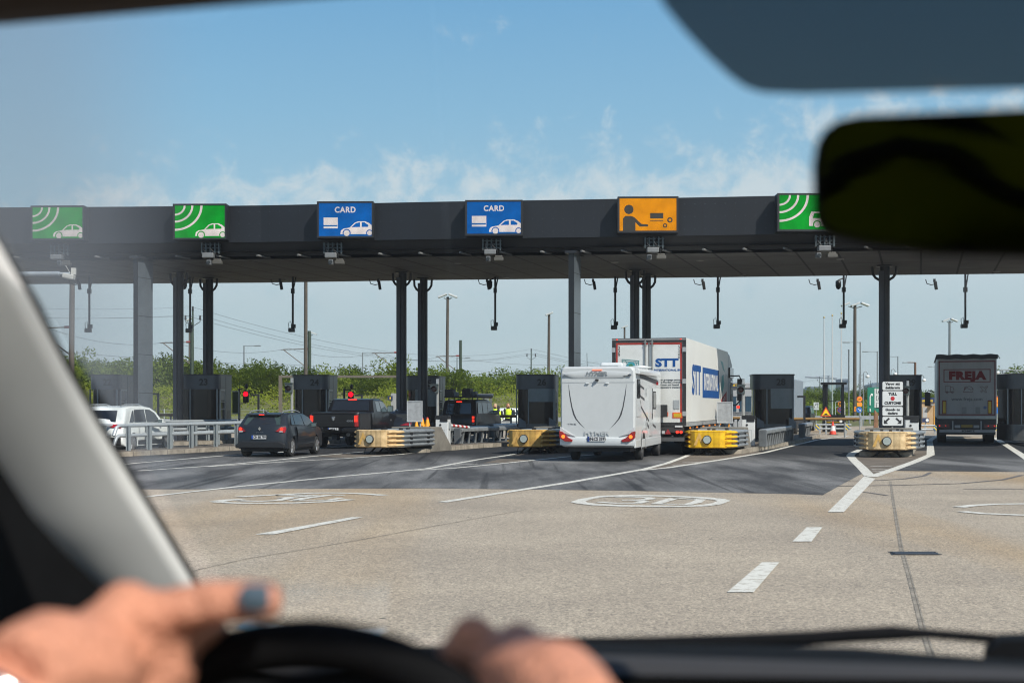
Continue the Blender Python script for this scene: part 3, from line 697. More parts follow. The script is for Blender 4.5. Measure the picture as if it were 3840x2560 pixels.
# ----------------------------------------------------------------- crash cushions
def cushion(u, vb, d, ang, mcol, label, fl=0):
    x = X(u, d); M_C = mcol
    t = thing('crash_cushion', label, 'crash cushion', (x, d, 0), -ang, 'crash cushions at the island tips')
    w = 1.08; z0, z1 = .26, .86
    # moulded nose with ribbed front
    mb = MB(); sec = []
    pl = [(-w/2-.20,.55),(-w/2-.02,.10),(-w/2+.12,.01)]
    n = 13
    for k in range(n): pl.append((-w/2+.16+(w-.32)*k/(n-1), (.0 if k % 3 else .007)))
    pl += [(w/2-.12,.01),(w/2+.02,.10),(w/2+.20,.55)]
    for z, s_, yo in ((z0,.97,.05),(z0+.03,1,0),(z1-.06,1.01,-.01),(z1-.02,1.02,-.02),(z1,1.0,.02)): sec.append([(p[0]*s_, p[1]+yo, z) for p in pl]+[(.6,.62,z),(-.6,.62,z)])
    mb.loft(sec, smooth=False); mb.build('nose', M_C, t, bevel=.01)
    for sx in (-1, 1):
        for k in range(4):
            zc = z0+.06+k*.155; mb = MB()
            pr = [(0,-.055),(.09,-.03),(.12,0),(.09,.035),(0,.06)]
            a = Vector((sx*(w/2+.03), .12, zc)); bb = Vector((sx*(w/2+.26), .82, zc))
            mb.loft([[(a.x+sx*p[0]*.8, a.y, a.z+p[1]) for p in (pr if sx < 0 else pr[::-1])], [(bb.x+sx*p[0], bb.y, bb.z+p[1]) for p in (pr if sx < 0 else pr[::-1])]], smooth=False)
            mb.build('nose_rib', M_C, t)
    mb = MB(); mb.lathe([(.150,0),(.150,-.05),(.125,-.055)], (0,-.01,.55), 28, 'y'); rf = mb.build('reflector_rim', MK_INK, t)
    mb = MB(); mb.lathe([(.124,0),(.124,-.004)], (0,-.066,.55), 28, 'y'); mb.build('reflector', mat('reflector_white', (.40,.45,.42), .25, var=.06), rf)
    mb = MB(); mb.add([(-.46,-.012,.36),(-.36,-.012,.36),(-.28,-.012,.60),(-.20,-.012,.42),(-.14,-.012,.50),(-.27,-.012,.80)], [tuple(range(6))[::-1]]); mb.build('arrow_mark', mat('faded_arrow', (.60,.36,.10), .6, var=.2), t)
    # corrugated side panels, two overlapping fender lengths each side
    for sx in (-1, 1):
        for i, (ya, yb, xa, xb) in enumerate(((.62,2.0,.72+fl*.1,.80+fl*.75),(1.96,3.3,.785+fl*.75,.86+fl))):
            prof = []
            for k in range(4):
                zc = z0+.06+k*.155
                prof += [(0,zc-.07),(.07,zc-.035),(.085,zc),(.07,zc+.03),(0,zc+.065)]
            mb = MB(); vs = []
            for y, xx in ((ya, xa), (yb, xb)):
                for p in prof: vs.append((sx*(xx+p[0]+i*.012), y, p[1]))
            n = len(prof); mb.add(vs, [(j,j+1,n+j+1,n+j) if sx < 0 else (n+j,n+j+1,j+1,j) for j in range(n-1)])
            mb.build('corrugated_panel', MK_STEEL, t)
            mb = MB()
            for k in range(3): mb.bx(sx*(xb+.03)-.02, sx*(xb+.03)+.02, yb-.5+k*.01, yb-.36+k*.01, z0+.09+k*.155, z0+.17+k*.155)
            mb.build('slot', MK_INK, t)
    # deck plates
    mb = MB(); mb.prism([(-.55,.55),(.55,.55),(.72+fl*.7,2.2),(.84+fl,3.3),(-.84-fl,3.3),(-.72-fl*.7,2.2)], 'z', z1-.05, z1-.01); mb.build('deck', mat('deck_grey', (.26,.30,.33), .55, .1, var=.2), t)
    for xx, yy in ((-.5,.7),(.1,.8),(.45,1.5),(-.2,1.6),(.3,2.4)):
        mb = MB(); mb.bx(xx-.05,xx+.05,yy-.08,yy+.08,z1-.009,z1+.05); mb.build('deck_bolt', MK_INK, t, bevel=.01)
    # diaphragm legs
    for y in (.75,1.45,2.15,2.85):
        mb = MB()
        for sx in (-1, 1):
            mb.tube([(sx*.12,y,.30),(sx*.45,y+.1,.02)], .035, 5); mb.bx(sx*.45-.09,sx*.45+.09,y+.02,y+.18,.012,.035)
        mb.bx(-.62,.62,y-.03,y+.03,.24,z1-.055); mb.build('diaphragm', mat('leg_dark', (.035,.033,.032), .7), t)
    mb = MB(); mb.tube([(-.3,.25,.3),(-.32,.2,.02)], .014, 5); mb.build('cable', MK_INK, t)
    mb = MB(); mb.bx(-.10,.10,.2,3.4,.013,.10); mb.build('rail_track', mat('leg_dark', ()), t)
    # concrete backup block
    bk = MB(); bk.prism([(3.31,.012),(5.2,.012),(5.2,.16),(4.25,.92),(3.31,.92)], 'x', -.80, .80)
    o = bk.build('concrete_block', mat('concrete', (.17,.155,.13), .9, var=.25, scale=2, bump=.2), t, bevel=.02)
    return t
C_BEIGE = mat('cushion_beige', (.68,.48,.25), .55, var=.08, scale=4, dirt=(.40,.26,.11)); C_OCH = mat('cushion_ochre', (.62,.37,.09), .5, var=.08, scale=4, dirt=(.36,.19,.05)); C_YEL = mat('cushion_yellow', (.84,.50,.012), .42, var=.05, scale=4, dirt=(.58,.31,.01))
cushion(1388,1705,48.8,R(21),C_BEIGE,'beige crash cushion with corrugated steel sides beside the black pickup')
cushion(1965,1706,49.3,R(20),C_OCH,'ochre crash cushion beside the rear corner of the white motorhome')
cushion(2652,1717,48.0,R(17),C_YEL,'bright yellow crash cushion in front of booth 28')
cushion(3326,1728,46.0,R(16),mat('cushion_cream', (.70,.52,.29), .55, var=.08, scale=4, dirt=(.42,.28,.13)),'cream crash cushion under the customs sign',.24)

# ----------------------------------------------------------------- heavy guard rails on posts
def heavy_rail(p0, p1, n, label, h=.66, secs=1, th=.17):
    p0, p1 = Vector((*p0, 0)), Vector((*p1, 0)); dr = p1-p0; Lg = dr.length; ang = math.atan2(dr.x, dr.y)
    t = thing('guard_barrier', label, 'guard rail', (p0.x, p0.y, .158), -ang, 'heavy steel guard rails on the islands')
    for k in range(secs):
        a, b_ = Lg*k/secs+.02, Lg*(k+1)/secs-.02; mb = MB()
        pr = [(-.16,h-th),(-.16,h-.04),(-.12,h),(.12,h),(.16,h-.04),(.16,h-th)]
        mb.loft([[(x,a,z-.03) for x, z in pr],[(x,a+.06,z) for x, z in pr],[(x,b_-.06,z) for x, z in pr],[(x,b_,z-.02) for x, z in pr]][::-1], smooth=False); mb.build('rail_beam', MK_STEEL, t, bevel=.02)
        m = max(2, n//secs)
        for j in range(m):
            y = a+(b_-a)*(j+.5)/m; mb = MB()
            mb.tube([(0,y,0),(.02,y,.12),(.05,y,h*.5),(.05,y,h-th+.02)], [.07,.05,.045,.06], 8); mb.bx(-.11,.11,y-.09,y+.09,0,.02); mb.build('post', mat('post_steel', (.16,.17,.175), .5, .4, var=.25), t)
    mb = MB(); mb.bx(-.155,.155,-.10,-.005,.0,h-.02); mb.build('end_cap', mat('post_steel', ()), t, bevel=.03)
heavy_rail((-2.15,56.8),(.10,62.3),9,'heavy steel rail with many posts leading to booth 26')
heavy_rail((-3.1,57.6),(-1.1,63.0),9,'heavy steel rail further back, beside the roof-laden off-road car')
heavy_rail((-1.0,67.5),(1.0,73.0),6,'short rounded steel rail below the workers in vests')
heavy_rail((9.35,53.0),(12.1,62.2),14,'sectioned steel rail in front of booth 28',secs=4)
heavy_rail((14.1,69.2),(15.7,75.0),6,'heavy steel rail behind booth 28')
heavy_rail((20.9,53.5),(22.6,62),9,'dark heavy rail at the picture edge past the red and white lorry')
# tubular two-rail guard rails by the white car
def tube_rail(pts, label, grp='silver tube guard rails'):
    pts = [Vector((*p, 0)) for p in pts]
    t = thing('tube_guard_rail', label, 'guard rail', (pts[0].x, pts[0].y, .155), 0, grp); o = pts[0]
    q = [p-o for p in pts]
    for z in (.52,.86):
        mb = MB(); dn = (q[1]-q[0]).normalized()
        mb.tube([q[0]-dn*.28+Vector((0,0,z-.34)), q[0]-dn*.14+Vector((0,0,z-.07))]+[p+Vector((0,0,z)) for p in q], .062, 10); mb.build('rail', mat('silver_rail', (.42,.455,.47), .4, .35, var=.12), t)
    tot = 0
    for a, b_ in zip(q, q[1:]):
        n = max(1, int((b_-a).length/1.15)); ang = math.atan2((b_-a).x, (b_-a).y)
        for j in range(n):
            p = a+(b_-a)*(j+.3)/n; mb = MB(); mb.M = Matrix.Translation(p) @ Matrix.Rotation(-ang, 4, 'Z')
            mb.bx(.065,.085,-.065,.065,0,.84); mb.bx(.165,.185,-.065,.065,0,.84); mb.bx(.086,.164,-.008,.008,0,.84); mb.bx(.04,.20,-.07,.07,.84,.855)
            mb.build('post', mat('rail_post', (.26,.29,.30), .5, .2, var=.12), t)
tube_rail([(-13.35,48.3),(-12.0,51.5),(-10.85,54.6),(-9.9,58.0)], 'silver two-tube rail nearest the white car')
tube_rail([(-14.4,49.0),(-12.9,52.2),(-11.8,55.3),(-10.8,58.6)], 'silver two-tube rail just behind the front one by the white car')
tube_rail([(-16.3,58.5),(-14.3,61.4),(-12.6,65.0)], 'far silver two-tube rail in front of booth 23')
tube_rail([(-17.0,60),(-15.1,63),(-13.6,66.5)], 'farthest silver two-tube rail at the foot of booth 23')
# ----------------------------------------------------------------- ticket cabinets, boards, signals
def cabinet(u, d, rz, label, z=.16, arm=0):
    t = thing('ticket_machine', label, 'machine', (X(u,d), d, z), -rz, 'white ticket machines')
    mb = MB(); mb.bx(-.24,.24,0,.45,0,1.02); bd = mb.build('cabinet', mat('cab_white', (.62,.63,.62), .45, var=.06), t, bevel=.015)
    mb = MB(); mb.bx(-.255,.255,-.02,.47,1.021,1.16); mb.bx(-.06,.24,-.025,-.001,.92,1.02); mb.build('lid', MK_BLACK, t, bevel=.01)
    mb = MB(); mb.lathe([(.042,0),(.042,-.012)], (-.05,-.001,.80), 14, 'y'); mb.lathe([(.018,0),(.018,-.012)], (-.05,-.001,.48), 10, 'y'); mb.build('lock', MK_INK, t)
    mb = MB()
    for a in ((-.20,.13,.595,.605),(-.20,-.19,.1,.60),(.12,.13,.1,.60)): mb.bx(a[0],a[1],-.003,.0,a[2],a[3])
    mb.build('door_seam', MK_GREYP, t)
    if arm:
        a = thing('barrier_arm', 'red and white striped barrier arm reaching from the ticket machine', 'barrier', (X(u,d)+.3, d+.2, z+.78), -R(22))
        for k in range(9):
            mb = MB(); mb.tube([(0,.0+k*.2,-.012*k),(0,.2+k*.2,-.012*(k+1))], .06, 10); mb.build('stripe', mat('arm_red', (.45,.03,.02), .4) if k % 2 else MK_WHITE, a)
        mb = MB(); mb.bx(-.07,.07,-.12,0,-.12,.12); mb.build('hub', MK_GREYP, a)
cabinet(1656,54.4,R(12),'white ticket machine with striped barrier arm near the beige cushion',.16,1)
cabinet(2806,54.3,R(12),'white ticket machine behind the yellow cushion, near booth 28')
cabinet(3420,52.5,R(10),'white ticket machine beside the customs sign')
cabinet(1118,60,R(12),'white ticket machine between dark estate car and pickup',.05)
def board(u, d, z0, label):
    t = thing('notice_board', label, 'board', (X(u,d), d, .16), -R(8), 'blank grey notice boards')
    a = .29; b0, b1 = z0-.16, z0+.61
    mb = MB(); mb.bx(-a+.03,a-.03,0,.03,b0+.03,b1-.03); mb.build('panel', mat('board_grey', (.33,.34,.345), .5, var=.1, scale=5, dirt=(.24,.24,.24)), t)
    mb = MB(); mb.bx(-a,a,-.015,.04,b1-.03,b1); mb.bx(-a,a,-.015,.04,b0,b0+.03); mb.bx(-a,-a+.03,-.015,.04,b0+.03,b1-.03); mb.bx(a-.03,a,-.015,.04,b0+.03,b1-.03); mb.build('frame', mat('board_frame', (.5,.51,.51), .4, .2), t)
    for sx in (-.2, .2):
        mb = MB(); mb.tube([(sx,.06,0),(sx,.06,b1-.1)], .03, 8); mb.build('leg', MK_GREYP, t)
board(1555,52.6,1.10,'blank grey notice board behind the beige cushion, beside two orange cones')
board(2718,52.0,1.06,'blank grey notice board behind the yellow cushion, in front of the lorry')
def signal_dark(u, v0, v1, d, label, sx_=0):
    t = thing('lane_signal', label, 'traffic light', (X(u,d), d, .16), -R(8), 'unlit lane signals')
    z1, z0 = Z(v0,d)-.16, Z(v1,d)-.16
    mb = MB(); mb.tube([(.10,.12,0),(.10,.12,z1+.12)], .062, 10); mb.build('pole', mat('pole_pale', (.36,.36,.34), .45, .3, var=.2), t)
    mb = MB(); mb.bx(-.16,.16,-.05,.05,z0,z1); h = mb.build('signal_box', mat('signal_box', (.07,.09,.09), .45), t, bevel=.015)
    mb = MB(); mb.lathe([(.115,0),(.115,-.02),(.06,-.035)], (0,-.052,(z0+z1)/2), 18, 'y'); mb.build('lens', mat('dull_red', (.05,.008,.007), .25), h)
    mb = MB()
    vs = []
    for k in range(9):
        a = math.pi*k/8; vs += [(.13*math.cos(a),-.05,(z0+z1)/2+.13*math.sin(a)),(.13*math.cos(a),-.24,(z0+z1)/2-.02+.13*math.sin(a))]
    mb.add(vs, [(2*k,2*k+2,2*k+3,2*k+1) for k in range(8)]); mb.build('hood', MK_INK, h)
    mb = MB(); mb.bx(-.19,.19,-.08,.06,z1+.001,z1+.03); mb.build('top_plate', mat('signal_box', ()), t)
    mb = MB(); mb.bx(.06,.15,.05,.18,z1+.05,z1+.24); mb.build('beacon', MK_GREYP, t)
signal_dark(1629,1443,1473,56.5,'unlit lane signal on a pale pole in front of booth 25')
signal_dark(1083,1438,1473,60,'unlit lane signal on a pale pole in front of booth 24')
signal_dark(2778,1444,1477,56,'unlit lane signal on a pale pole beside the lorry mirror')
signal_dark(3395,1450,1481,56,'unlit lane signal half hidden by the customs sign')
def red_light(u, v, d, upost, label):
    t = thing('red_traffic_light', label, 'traffic light', (X(u,d), d, 0), 0, 'lit red traffic lights')
    zc = Z(v, d); xp = X(upost,d)-X(u,d)
    mb = MB(); mb.bx(-.14,.14,-.06,.12,zc-.42,zc+.15); hd = mb.build('signal_head', MK_INK, t, bevel=.02)
    mb = MB(); mb.lathe([(.112,0),(.112,-.012)], (0,-.062,zc), 22, 'y'); mb.build('lit_lens', mat('red_signal_lit', (.6,.01,.01), .3, emit=5, ecol=(1,.0,.005)), hd)
    mb = MB(); mb.lathe([(.10,0),(.10,.006)], (0,-.064,zc-.27), 22, 'y'); mb.build('dark_lens', MK_GLASS, hd)
    mb = MB(); mb.tube([(xp,.1,0),(xp,.1,zc+.28)], .055, 8); mb.build('post', MK_DARK, t)
    mb = MB(); mb.tube([(xp,.1,zc+.24),(.0,.1,zc+.22),(.0,.08,zc+.1)], .03, 6); mb.tube([(xp,.1,zc-.48),(0,.1,zc-.44),(0,.08,zc-.4)], .022, 6); mb.build('bracket', MK_DARK, t)
    mb = MB(); mb.lathe([(.02,-.1),(.07,-.04),(.075,.10),(.03,.16)], (.03,.0,zc+.34), 10); mb.build('siren', MK_INK, t)
red_light(922,1477,70,896,'lit red traffic light beside booth 23')
red_light(1316,1478.6,70,1290,'lit red traffic light above the black pickup')
# slim black goalpost frames behind the booths
def goal(u0, u1, vt, vb, d, label, both=False):
    t = thing('lane_gate', label, 'gate', (X(u0,d), d, 0), 0, 'slim black frames behind the booths')
    a = X(u1,d)-X(u0,d); zt = Z(vt,d)
    mb = MB(); mb.bx(0,a,-.05,.05,zt-.1,zt); mb.build('crossbar', MK_DARK, t)
    mb = MB(); mb.bx(a-.10,a,-.051,.051,0,zt-.1); mb.build('leg', MK_DARK, t)
    if both: mb = MB(); mb.bx(0,.1,-.051,.051,0,zt-.1); mb.build('leg', MK_DARK, t)
goal(572,597,1473,1552,72,'slim black frame between slab column and booth 23')
goal(942,973,1477,1542,74,'slim black frame beside the lit red light of booth 23')
goal(1330,1360,1478,1560,74,'slim black frame beside the lit red light over the pickup')
goal(2990,3020,1483,1595,72,'slim black frame behind booth 28')
# framed glass panel next to booth 23
t = thing('glass_screen', 'framed glass panel standing beside booth 23', 'panel', (X(871,68),68,0), 0)
w, z0, z1 = (893-871)*68/F, Z(1548,68), Z(1469,68)
mb = MB(); mb.bx(0,w,-.01,.01,z0,z1); mb.build('pane', mat('pane_greenish', (.10,.13,.07), .1, var=.1), t)
mb = MB(); mb.bx(0,w+.04,-.03,.03,z1,z1+.05); mb.bx(w,w+.05,-.03,.03,0,z1); mb.bx(0,w,-.03,.03,z0-.05,z0); mb.build('frame', mat('board_frame', ()), t)
# broad height bar over the far lanes
t = thing('height_bar', 'long grey-brown height bar crossing above booth 24', 'gate', (X(1046,78),78,0), 0)
z1, z0 = Z(1407,78), Z(1416,78)
mb = MB(); mb.bx(0,X(1500,78)-X(1046,78),-.1,.1,z0,z1); mb.build('bar', mat('bar_brown', (.13,.115,.09), .7), t)
mb = MB(); mb.bx(0,.17,-.12,.12,0,z0); mb.build('leg', mat('bar_brown', ()), t)
# long yellow-brown boom beyond the booths
def boom(u0, u1, v, d, label):
    t = thing('lane_boom', label, 'barrier', (X(u0,d), d, 0), 0, 'long brown booms beyond the booths'); z = Z(v,d); a = X(u1,d)-X(u0,d)
    mb = MB(); mb.tube([(0,0,z),(a,0,z)], .075, 10); mb.build('boom_tube', mat('boom_brown', (.20,.11,.025), .55, var=.2), t)
    for k in (.25, .8): mb = MB(); mb.tube([(a*k,.1,0),(a*k,.1,z)], .05, 8); mb.build('post', MK_GREYP, t)
boom(2960,3222,1570,74,'long brown boom passing in front of the glass kiosk')
boom(1838,1936,1560,72,'short brown boom in front of the workers in vests')
boom(570,656,1555,73,'short brown boom between slab column and booth 23')
boom(2744,2775,1567,72,'short brown boom in front of the grey customs building')
# ================================================================= VEHICLES
def arch(yc, r, zb, n=7):
    """points of a wheel arch walked from front to rear"""
    a0 = math.asin(min(.95, max(-.95, (zb-.32)/r)))
    return [(yc+r*math.cos(a0+(math.pi-2*a0)*k/n), .32+r*math.sin(a0+(math.pi-2*a0)*k/n)) for k in range(n+1)]
class Car:
    def __init__(s, name, label, cat, loc, head, top, L, w, zb, axles, r, paint, belt, tk, group=None, pr=.12, pf=.25, zc=.32):
        s.t = thing(name, label, cat, loc, -head, group); s.w = w; s.belt = belt; s.tk = tk; s.L = L; s.pr = pr; s.pf = pf
        low = [(L-.25, zb)]
        for yc in sorted(axles, reverse=True): low += arch(yc, r+.055, zb)
        low += [(.2, zb)]
        prof = top+low; s.prof = prof; n = len(prof)
        mb = MB(); sl = (-1,-.985,-.94,-.8,-.45,0,.45,.8,.94,.985,1); vs = []
        for q in sl:
            ins = {1: .05, .985: .02, .94: .004}.get(abs(q), 0)
            for y, z in prof:
                yy, zz = L/2+(y-L/2)*(1-2*ins/L), .75+(z-.75)*(1-ins*1.1)
                vs.append(s.sp(q*w/2, yy, zz))
        fs = []
        for i in range(len(sl)-1):
            for j in range(n): fs.append((i*n+j, i*n+(j+1)%n, (i+1)*n+(j+1)%n, (i+1)*n+j))
        mb.add(vs, fs, True); mb.add(vs[:n], [tuple(range(n))[::-1]]); mb.add(vs[-n:], [tuple(range(n))])
        s.body = mb.build('body', paint, s.t)
        e = s.body.modifiers.new('e', 'EDGE_SPLIT'); e.split_angle = R(38)
        um = MB(); um.bx(-w/2+.08, w/2-.08, .35, L-.4, zb-.08, zb+.25); um.build('underbody', MK_INK, s.t)
        s.wheels(axles, r)
    def sp(s, x, y, z):
        q = abs(x)/(s.w/2)
        x2 = x*(1-s.tk*max(0, z-s.belt))
        f = q**4
        if y < s.L*.3: y += s.pr*f*(1-y/(s.L*.3))
        elif y > s.L*.7: y -= s.pf*f*(y-s.L*.7)/(s.L*.3)
        return (x2, y, z)
    def side(s, pts, nm, m, off=.008, parent=None, only=None):
        """panel on the flank(s) traced in (y, z)"""
        for sg in ((-1, 1) if only is None else (only,)):
            mb = MB(); vs = []
            for y, z in pts:
                p = s.sp(s.w/2*.999, y, z); vs.append((sg*(p[0]+off), p[1], p[2]))
            mb.add(vs, [tuple(range(len(pts))) if sg < 0 else tuple(range(len(pts)))[::-1]])
            o = mb.build(nm, m, parent or s.t)
        return o
    def rear(s, pts, nm, m, off=.012, yz=None, parent=None, ext=0):
        """panel on the tail traced in (x, z); depth follows the profile"""
        mb = MB(); vs = []
        for x, z in pts:
            y = s.ytail(z); p = s.sp(x, y, z); vs.append((x*(1-s.tk*max(0,z-s.belt)*.0), p[1]-off, z))
        n = len(vs)
        # sort to anticlockwise seen from behind
        mb.add(vs, [tuple(range(n))])
        if ext: mb.add([(a, b+ext, c) for a, b, c in vs]+vs, [(i,(i+1)%n,n+(i+1)%n,n+i) for i in range(n)])
        return mb.build(nm, m, parent or s.t)
    def flank(s, y0, y1, z0, z1, paint, nm='door_panel', bulge=.035):
        for sg in (-1, 1):
            mb = MB(); nz = 8; vs = []
            for i in range(2):
                for j in range(nz+1):
                    z = z0+(z1-z0)*j/nz; p = s.sp(s.w/2, (y0, y1)[i], z); q = 1-(2*j/nz-1)**2; vs.append((sg*(p[0]+.004+bulge*q-.012*max(0,j/nz-.7)), p[1], z))
            mb.add(vs, [(j, nz+1+j, nz+2+j, j+1) if sg > 0 else (nz+1+j, j, j+1, nz+2+j) for j in range(nz)], True); mb.build(nm, paint, s.t)
    def ytail(s, z):
        best = 0
        pr = s.prof
        for (y0, z0), (y1, z1) in zip(pr, pr[1:]):
            if z1 > z0 and z0-1e-6 <= z <= z1+1e-6: return y0+(y1-y0)*(z-z0)/(z1-z0)
        return best
    def wheels(s, axles, r):
        for yc in axles:
            for sg in (-1, 1):
                mb = MB(); a = s.w/2-.012
                x0 = sg*(a-.215) if sg > 0 else -(a)
                mb.lathe([(r*.62,.012),(r*.93,0),(r,.03),(r,.185),(r*.93,.215),(r*.62,.203)], (x0, yc, r), 26, 'x'); wv = mb.build('wheel', MK_RUB, s.t)
                s.rim(wv, sg*(a+.003), yc, r, sg)
    def rim(s, wv, x, yc, r, sg):
        mb = MB(); R0 = r*.66
        mb.lathe([(R0,0),(R0*.9,-.02*sg),(R0*.86,-.06*sg)] if sg > 0 else [(R0*.86,.06),(R0*.9,.02),(R0,0)], (x, yc, r), 24, 'x')
        for k in range(5):
            a = 2*math.pi*k/5+.3; c, d = math.cos(a), math.sin(a)
            mb.M = Matrix.Translation((x, yc, r)) @ Matrix.Rotation(a, 4, 'X'); mb.bx(-.02, .012, -R0*.16, R0*.16, R0*.1, R0*.92); mb.M = Matrix.Identity(4)
        mb.lathe([(R0*.25,-.02),(R0*.25,.014)], (x, yc, r), 12, 'x')
        mb.build('rim', getattr(s, 'rimmat', None) or mat('alloy', (.50,.51,.52), .3, .8), wv)
def plate(t, c, w, h, body, m=MK_PLATE, size=None, eu=True, ink=MK_INK):
    mb = MB(); mb.bx(c[0]-w/2, c[0]+w/2, c[1], c[1]+.02, c[2]-h/2, c[2]+h/2); p = mb.build('number_plate', m, t)
    mb = MB(); mb.bx(c[0]-w/2-.012, c[0]+w/2+.012, c[1]+.004, c[1]+.018, c[2]-h/2-.012, c[2]+h/2+.012); mb.build('plate_frame', mat('plate_frame', (.03,.03,.03), .5), p)
    if eu: mb = MB(); mb.bx(c[0]-w/2, c[0]-w/2+w*.10, c[1]-.003, c[1]-.001, c[2]-h/2, c[2]+h/2); mb.build('blue_band', MK_BLUEP, p)
    mb = MB(); mb.text(body, size or h*1.02, (c[0]+w*.05, c[1]-.003, c[2]-.002), ext=.003, bold=.004, sx=.82); mb.build('lettering', ink, p)
def wing_mirror(t, x, y, z, sg, paint, w=.2, h=.15):
    mb = MB(); mb.bx(min(x, x+sg*w), max(x, x+sg*w), y, y+.10, z-h/2, z+h/2); mb.tube([(x-sg*.1,y+.06,z-h*.4),(x+sg*.05,y+.05,z-h*.2)], .03, 6); m = mb.build('wing_mirror', paint, t, bevel=.03)
    mb = MB(); mb.bx(min(x+sg*.015, x+sg*(w-.015)), max(x+sg*.015, x+sg*(w-.015)), y-.004, y-.001, z-h/2+.02, z+h/2-.02); mb.build('mirror_glass', mat('mirror_glass', (.25,.32,.32), .1, .6), m)
def carpaint(n, c, flake=.0): return mat(n, c, .36, flake, var=.06, coat=.28, spec=.3)
# --- dark blue estate hatchback
PB = carpaint('paint_slate_blue', (.014,.018,.024), .0)
hx = X(974, 46.6)
c = Car('estate_car', 'dark slate-blue estate car braking, with silver roof rails and Danish plate', 'car', (hx, 46.6, .008), R(10.5),
    [(.02,.30),(.0,.42),(.0,.62),(.05,.78),(.08,.98),(.14,1.05),(.42,1.32),(.52,1.42),(.85,1.455),(1.6,1.46),(2.25,1.42),(2.75,1.30),(3.25,1.02),(3.9,.92),(4.18,.78),(4.26,.55),(4.24,.30)], 4.26, 1.73, .26, (.78, 3.37), .315, PB, .98, .42, pr=.20, pf=.35)
t = c.t
c.rear([(-.64,1.055),(.64,1.055),(.56,1.33),(-.56,1.33)], 'rear_window', mat('tint_glass', (.035,.055,.052), .15, spec=.5), .016)
mb = MB(); mb.prism([(.36,1.37),(.36,1.41),(.75,1.462),(.75,1.40)], 'x', -.56, .56); mb.build('roof_spoiler', PB, t, bevel=.015)
mb = MB(); mb.bx(-.16,.02,.345,.36,1.38,1.402); mb.build('brake_light', MK_RED, t)
for sg in (-1, 1):
    pts = [(sg*.52,.85),(sg*.80,.80),(sg*.835,.93),(sg*.80,1.0),(sg*.66,.975)]
    if sg < 0: pts = pts[::-1]
    tl = c.rear(pts, 'tail_light', MK_REDD, .03, ext=.06)
    mb = MB(); y = c.sp(sg*.70,c.ytail(.92),.92)[1]-.034; mb.lathe([(.055,0),(.055,-.006)], (sg*.71,y-.004,.925), 12, 'y'); mb.build('lit_bulb', MK_RED, tl)
    mb = MB(); y = c.sp(sg*.70,c.ytail(.84),.84)[1]-.034; mb.bx(sg*.68-.07,sg*.68+.07,y-.006,y,.825,.86); mb.build('reversing_lens', mat('clear_lens', (.5,.5,.5), .15), tl)
    mb = MB(); mb.bx(sg*.62-.1,sg*.62+.1,.02,.06,.44,.475); mb.build('reflector', MK_REDD, t)
c.side([(.62,1.06),(.98,1.05),(1.05,1.36),(.86,1.37)], 'quarter_window', MK_GLASS)
c.side([(1.04,1.05),(1.95,1.03),(1.90,1.385),(1.12,1.37)], 'rear_side_window', MK_GLASS)
c.side([(2.02,1.03),(3.05,1.0),(2.62,1.30),(2.30,1.375),(1.98,1.385)], 'front_side_window', MK_GLASS)
c.side([(1.99,.42),(2.0,.42),(2.0,1.0),(1.99,1.0)], 'door_seam', MK_INK, .006)
c.side([(1.03,.60),(1.04,.60),(1.0,1.02),(.99,1.02)], 'door_seam', MK_INK, .006)
c.flank(1.16,2.06,.40,1.0,PB); c.flank(2.07,2.98,.40,.98,PB)
c.side([(1.3,.30),(3.0,.30),(3.0,.38),(1.3,.38)], 'sill_trim', MK_BLACK, .012)
mb = MB(); mb.prism([(-.84,.30),(.84,.30),(.86,.44),(.62,.52),(-.62,.52),(-.86,.40)], 'y', -.012, .10); mb.build('bumper_insert', MK_BLACK, t, bevel=.03)
for sg in (-1, 1):
    mb = MB(); mb.tube([(sg*.56,.55,1.445),(sg*.57,.72,1.50),(sg*.58,1.2,1.525),(sg*.57,1.9,1.52),(sg*.56,2.35,1.46)], .02, 8); mb.build('roof_rail', mat('satin_silver', (.5,.52,.53), .3, .7), t)
mb = MB(); mb.tube([(-.0,.55,1.45),(-.02,.50,1.60)], .008, 5); mb.sph((0,.55,1.455),(.03,.05,.025)); mb.build('aerial', MK_BLACK, t)
mb = MB(); mb.tube([(-.02,.165,1.06),(.12,.20,1.11),(.30,.20,1.095)], .016, 6); mb.build('wiper', MK_INK, t)
mb = MB(); q = .03; mb.add([(-.02,q,1.0),(.03,q,.935),(-.02,q,.87),(-.07,q,.935)], [(0,1,2,3)][::-1]); mb.add([(-.02,q-.003,.96),(.005,q-.003,.935),(-.02,q-.003,.91),(-.045,q-.003,.935)], [(0,1,2,3)]); mb.build('badge', MK_CHROME, t)
o = t.children[-1]; 
mb = MB(); mb.text('CLIO', .085, (-.02,.055,.80), ext=.003, sp=1.4); mb.build('lettering', mat('badge_grey', (.22,.22,.23), .3, .6), t)
plate(t, (-.02,-.03,.66), .50, .115, 'CH 88 799')
for sg in (-1, 1): wing_mirror(t, sg*.82, 2.75, 1.03, sg, PB)
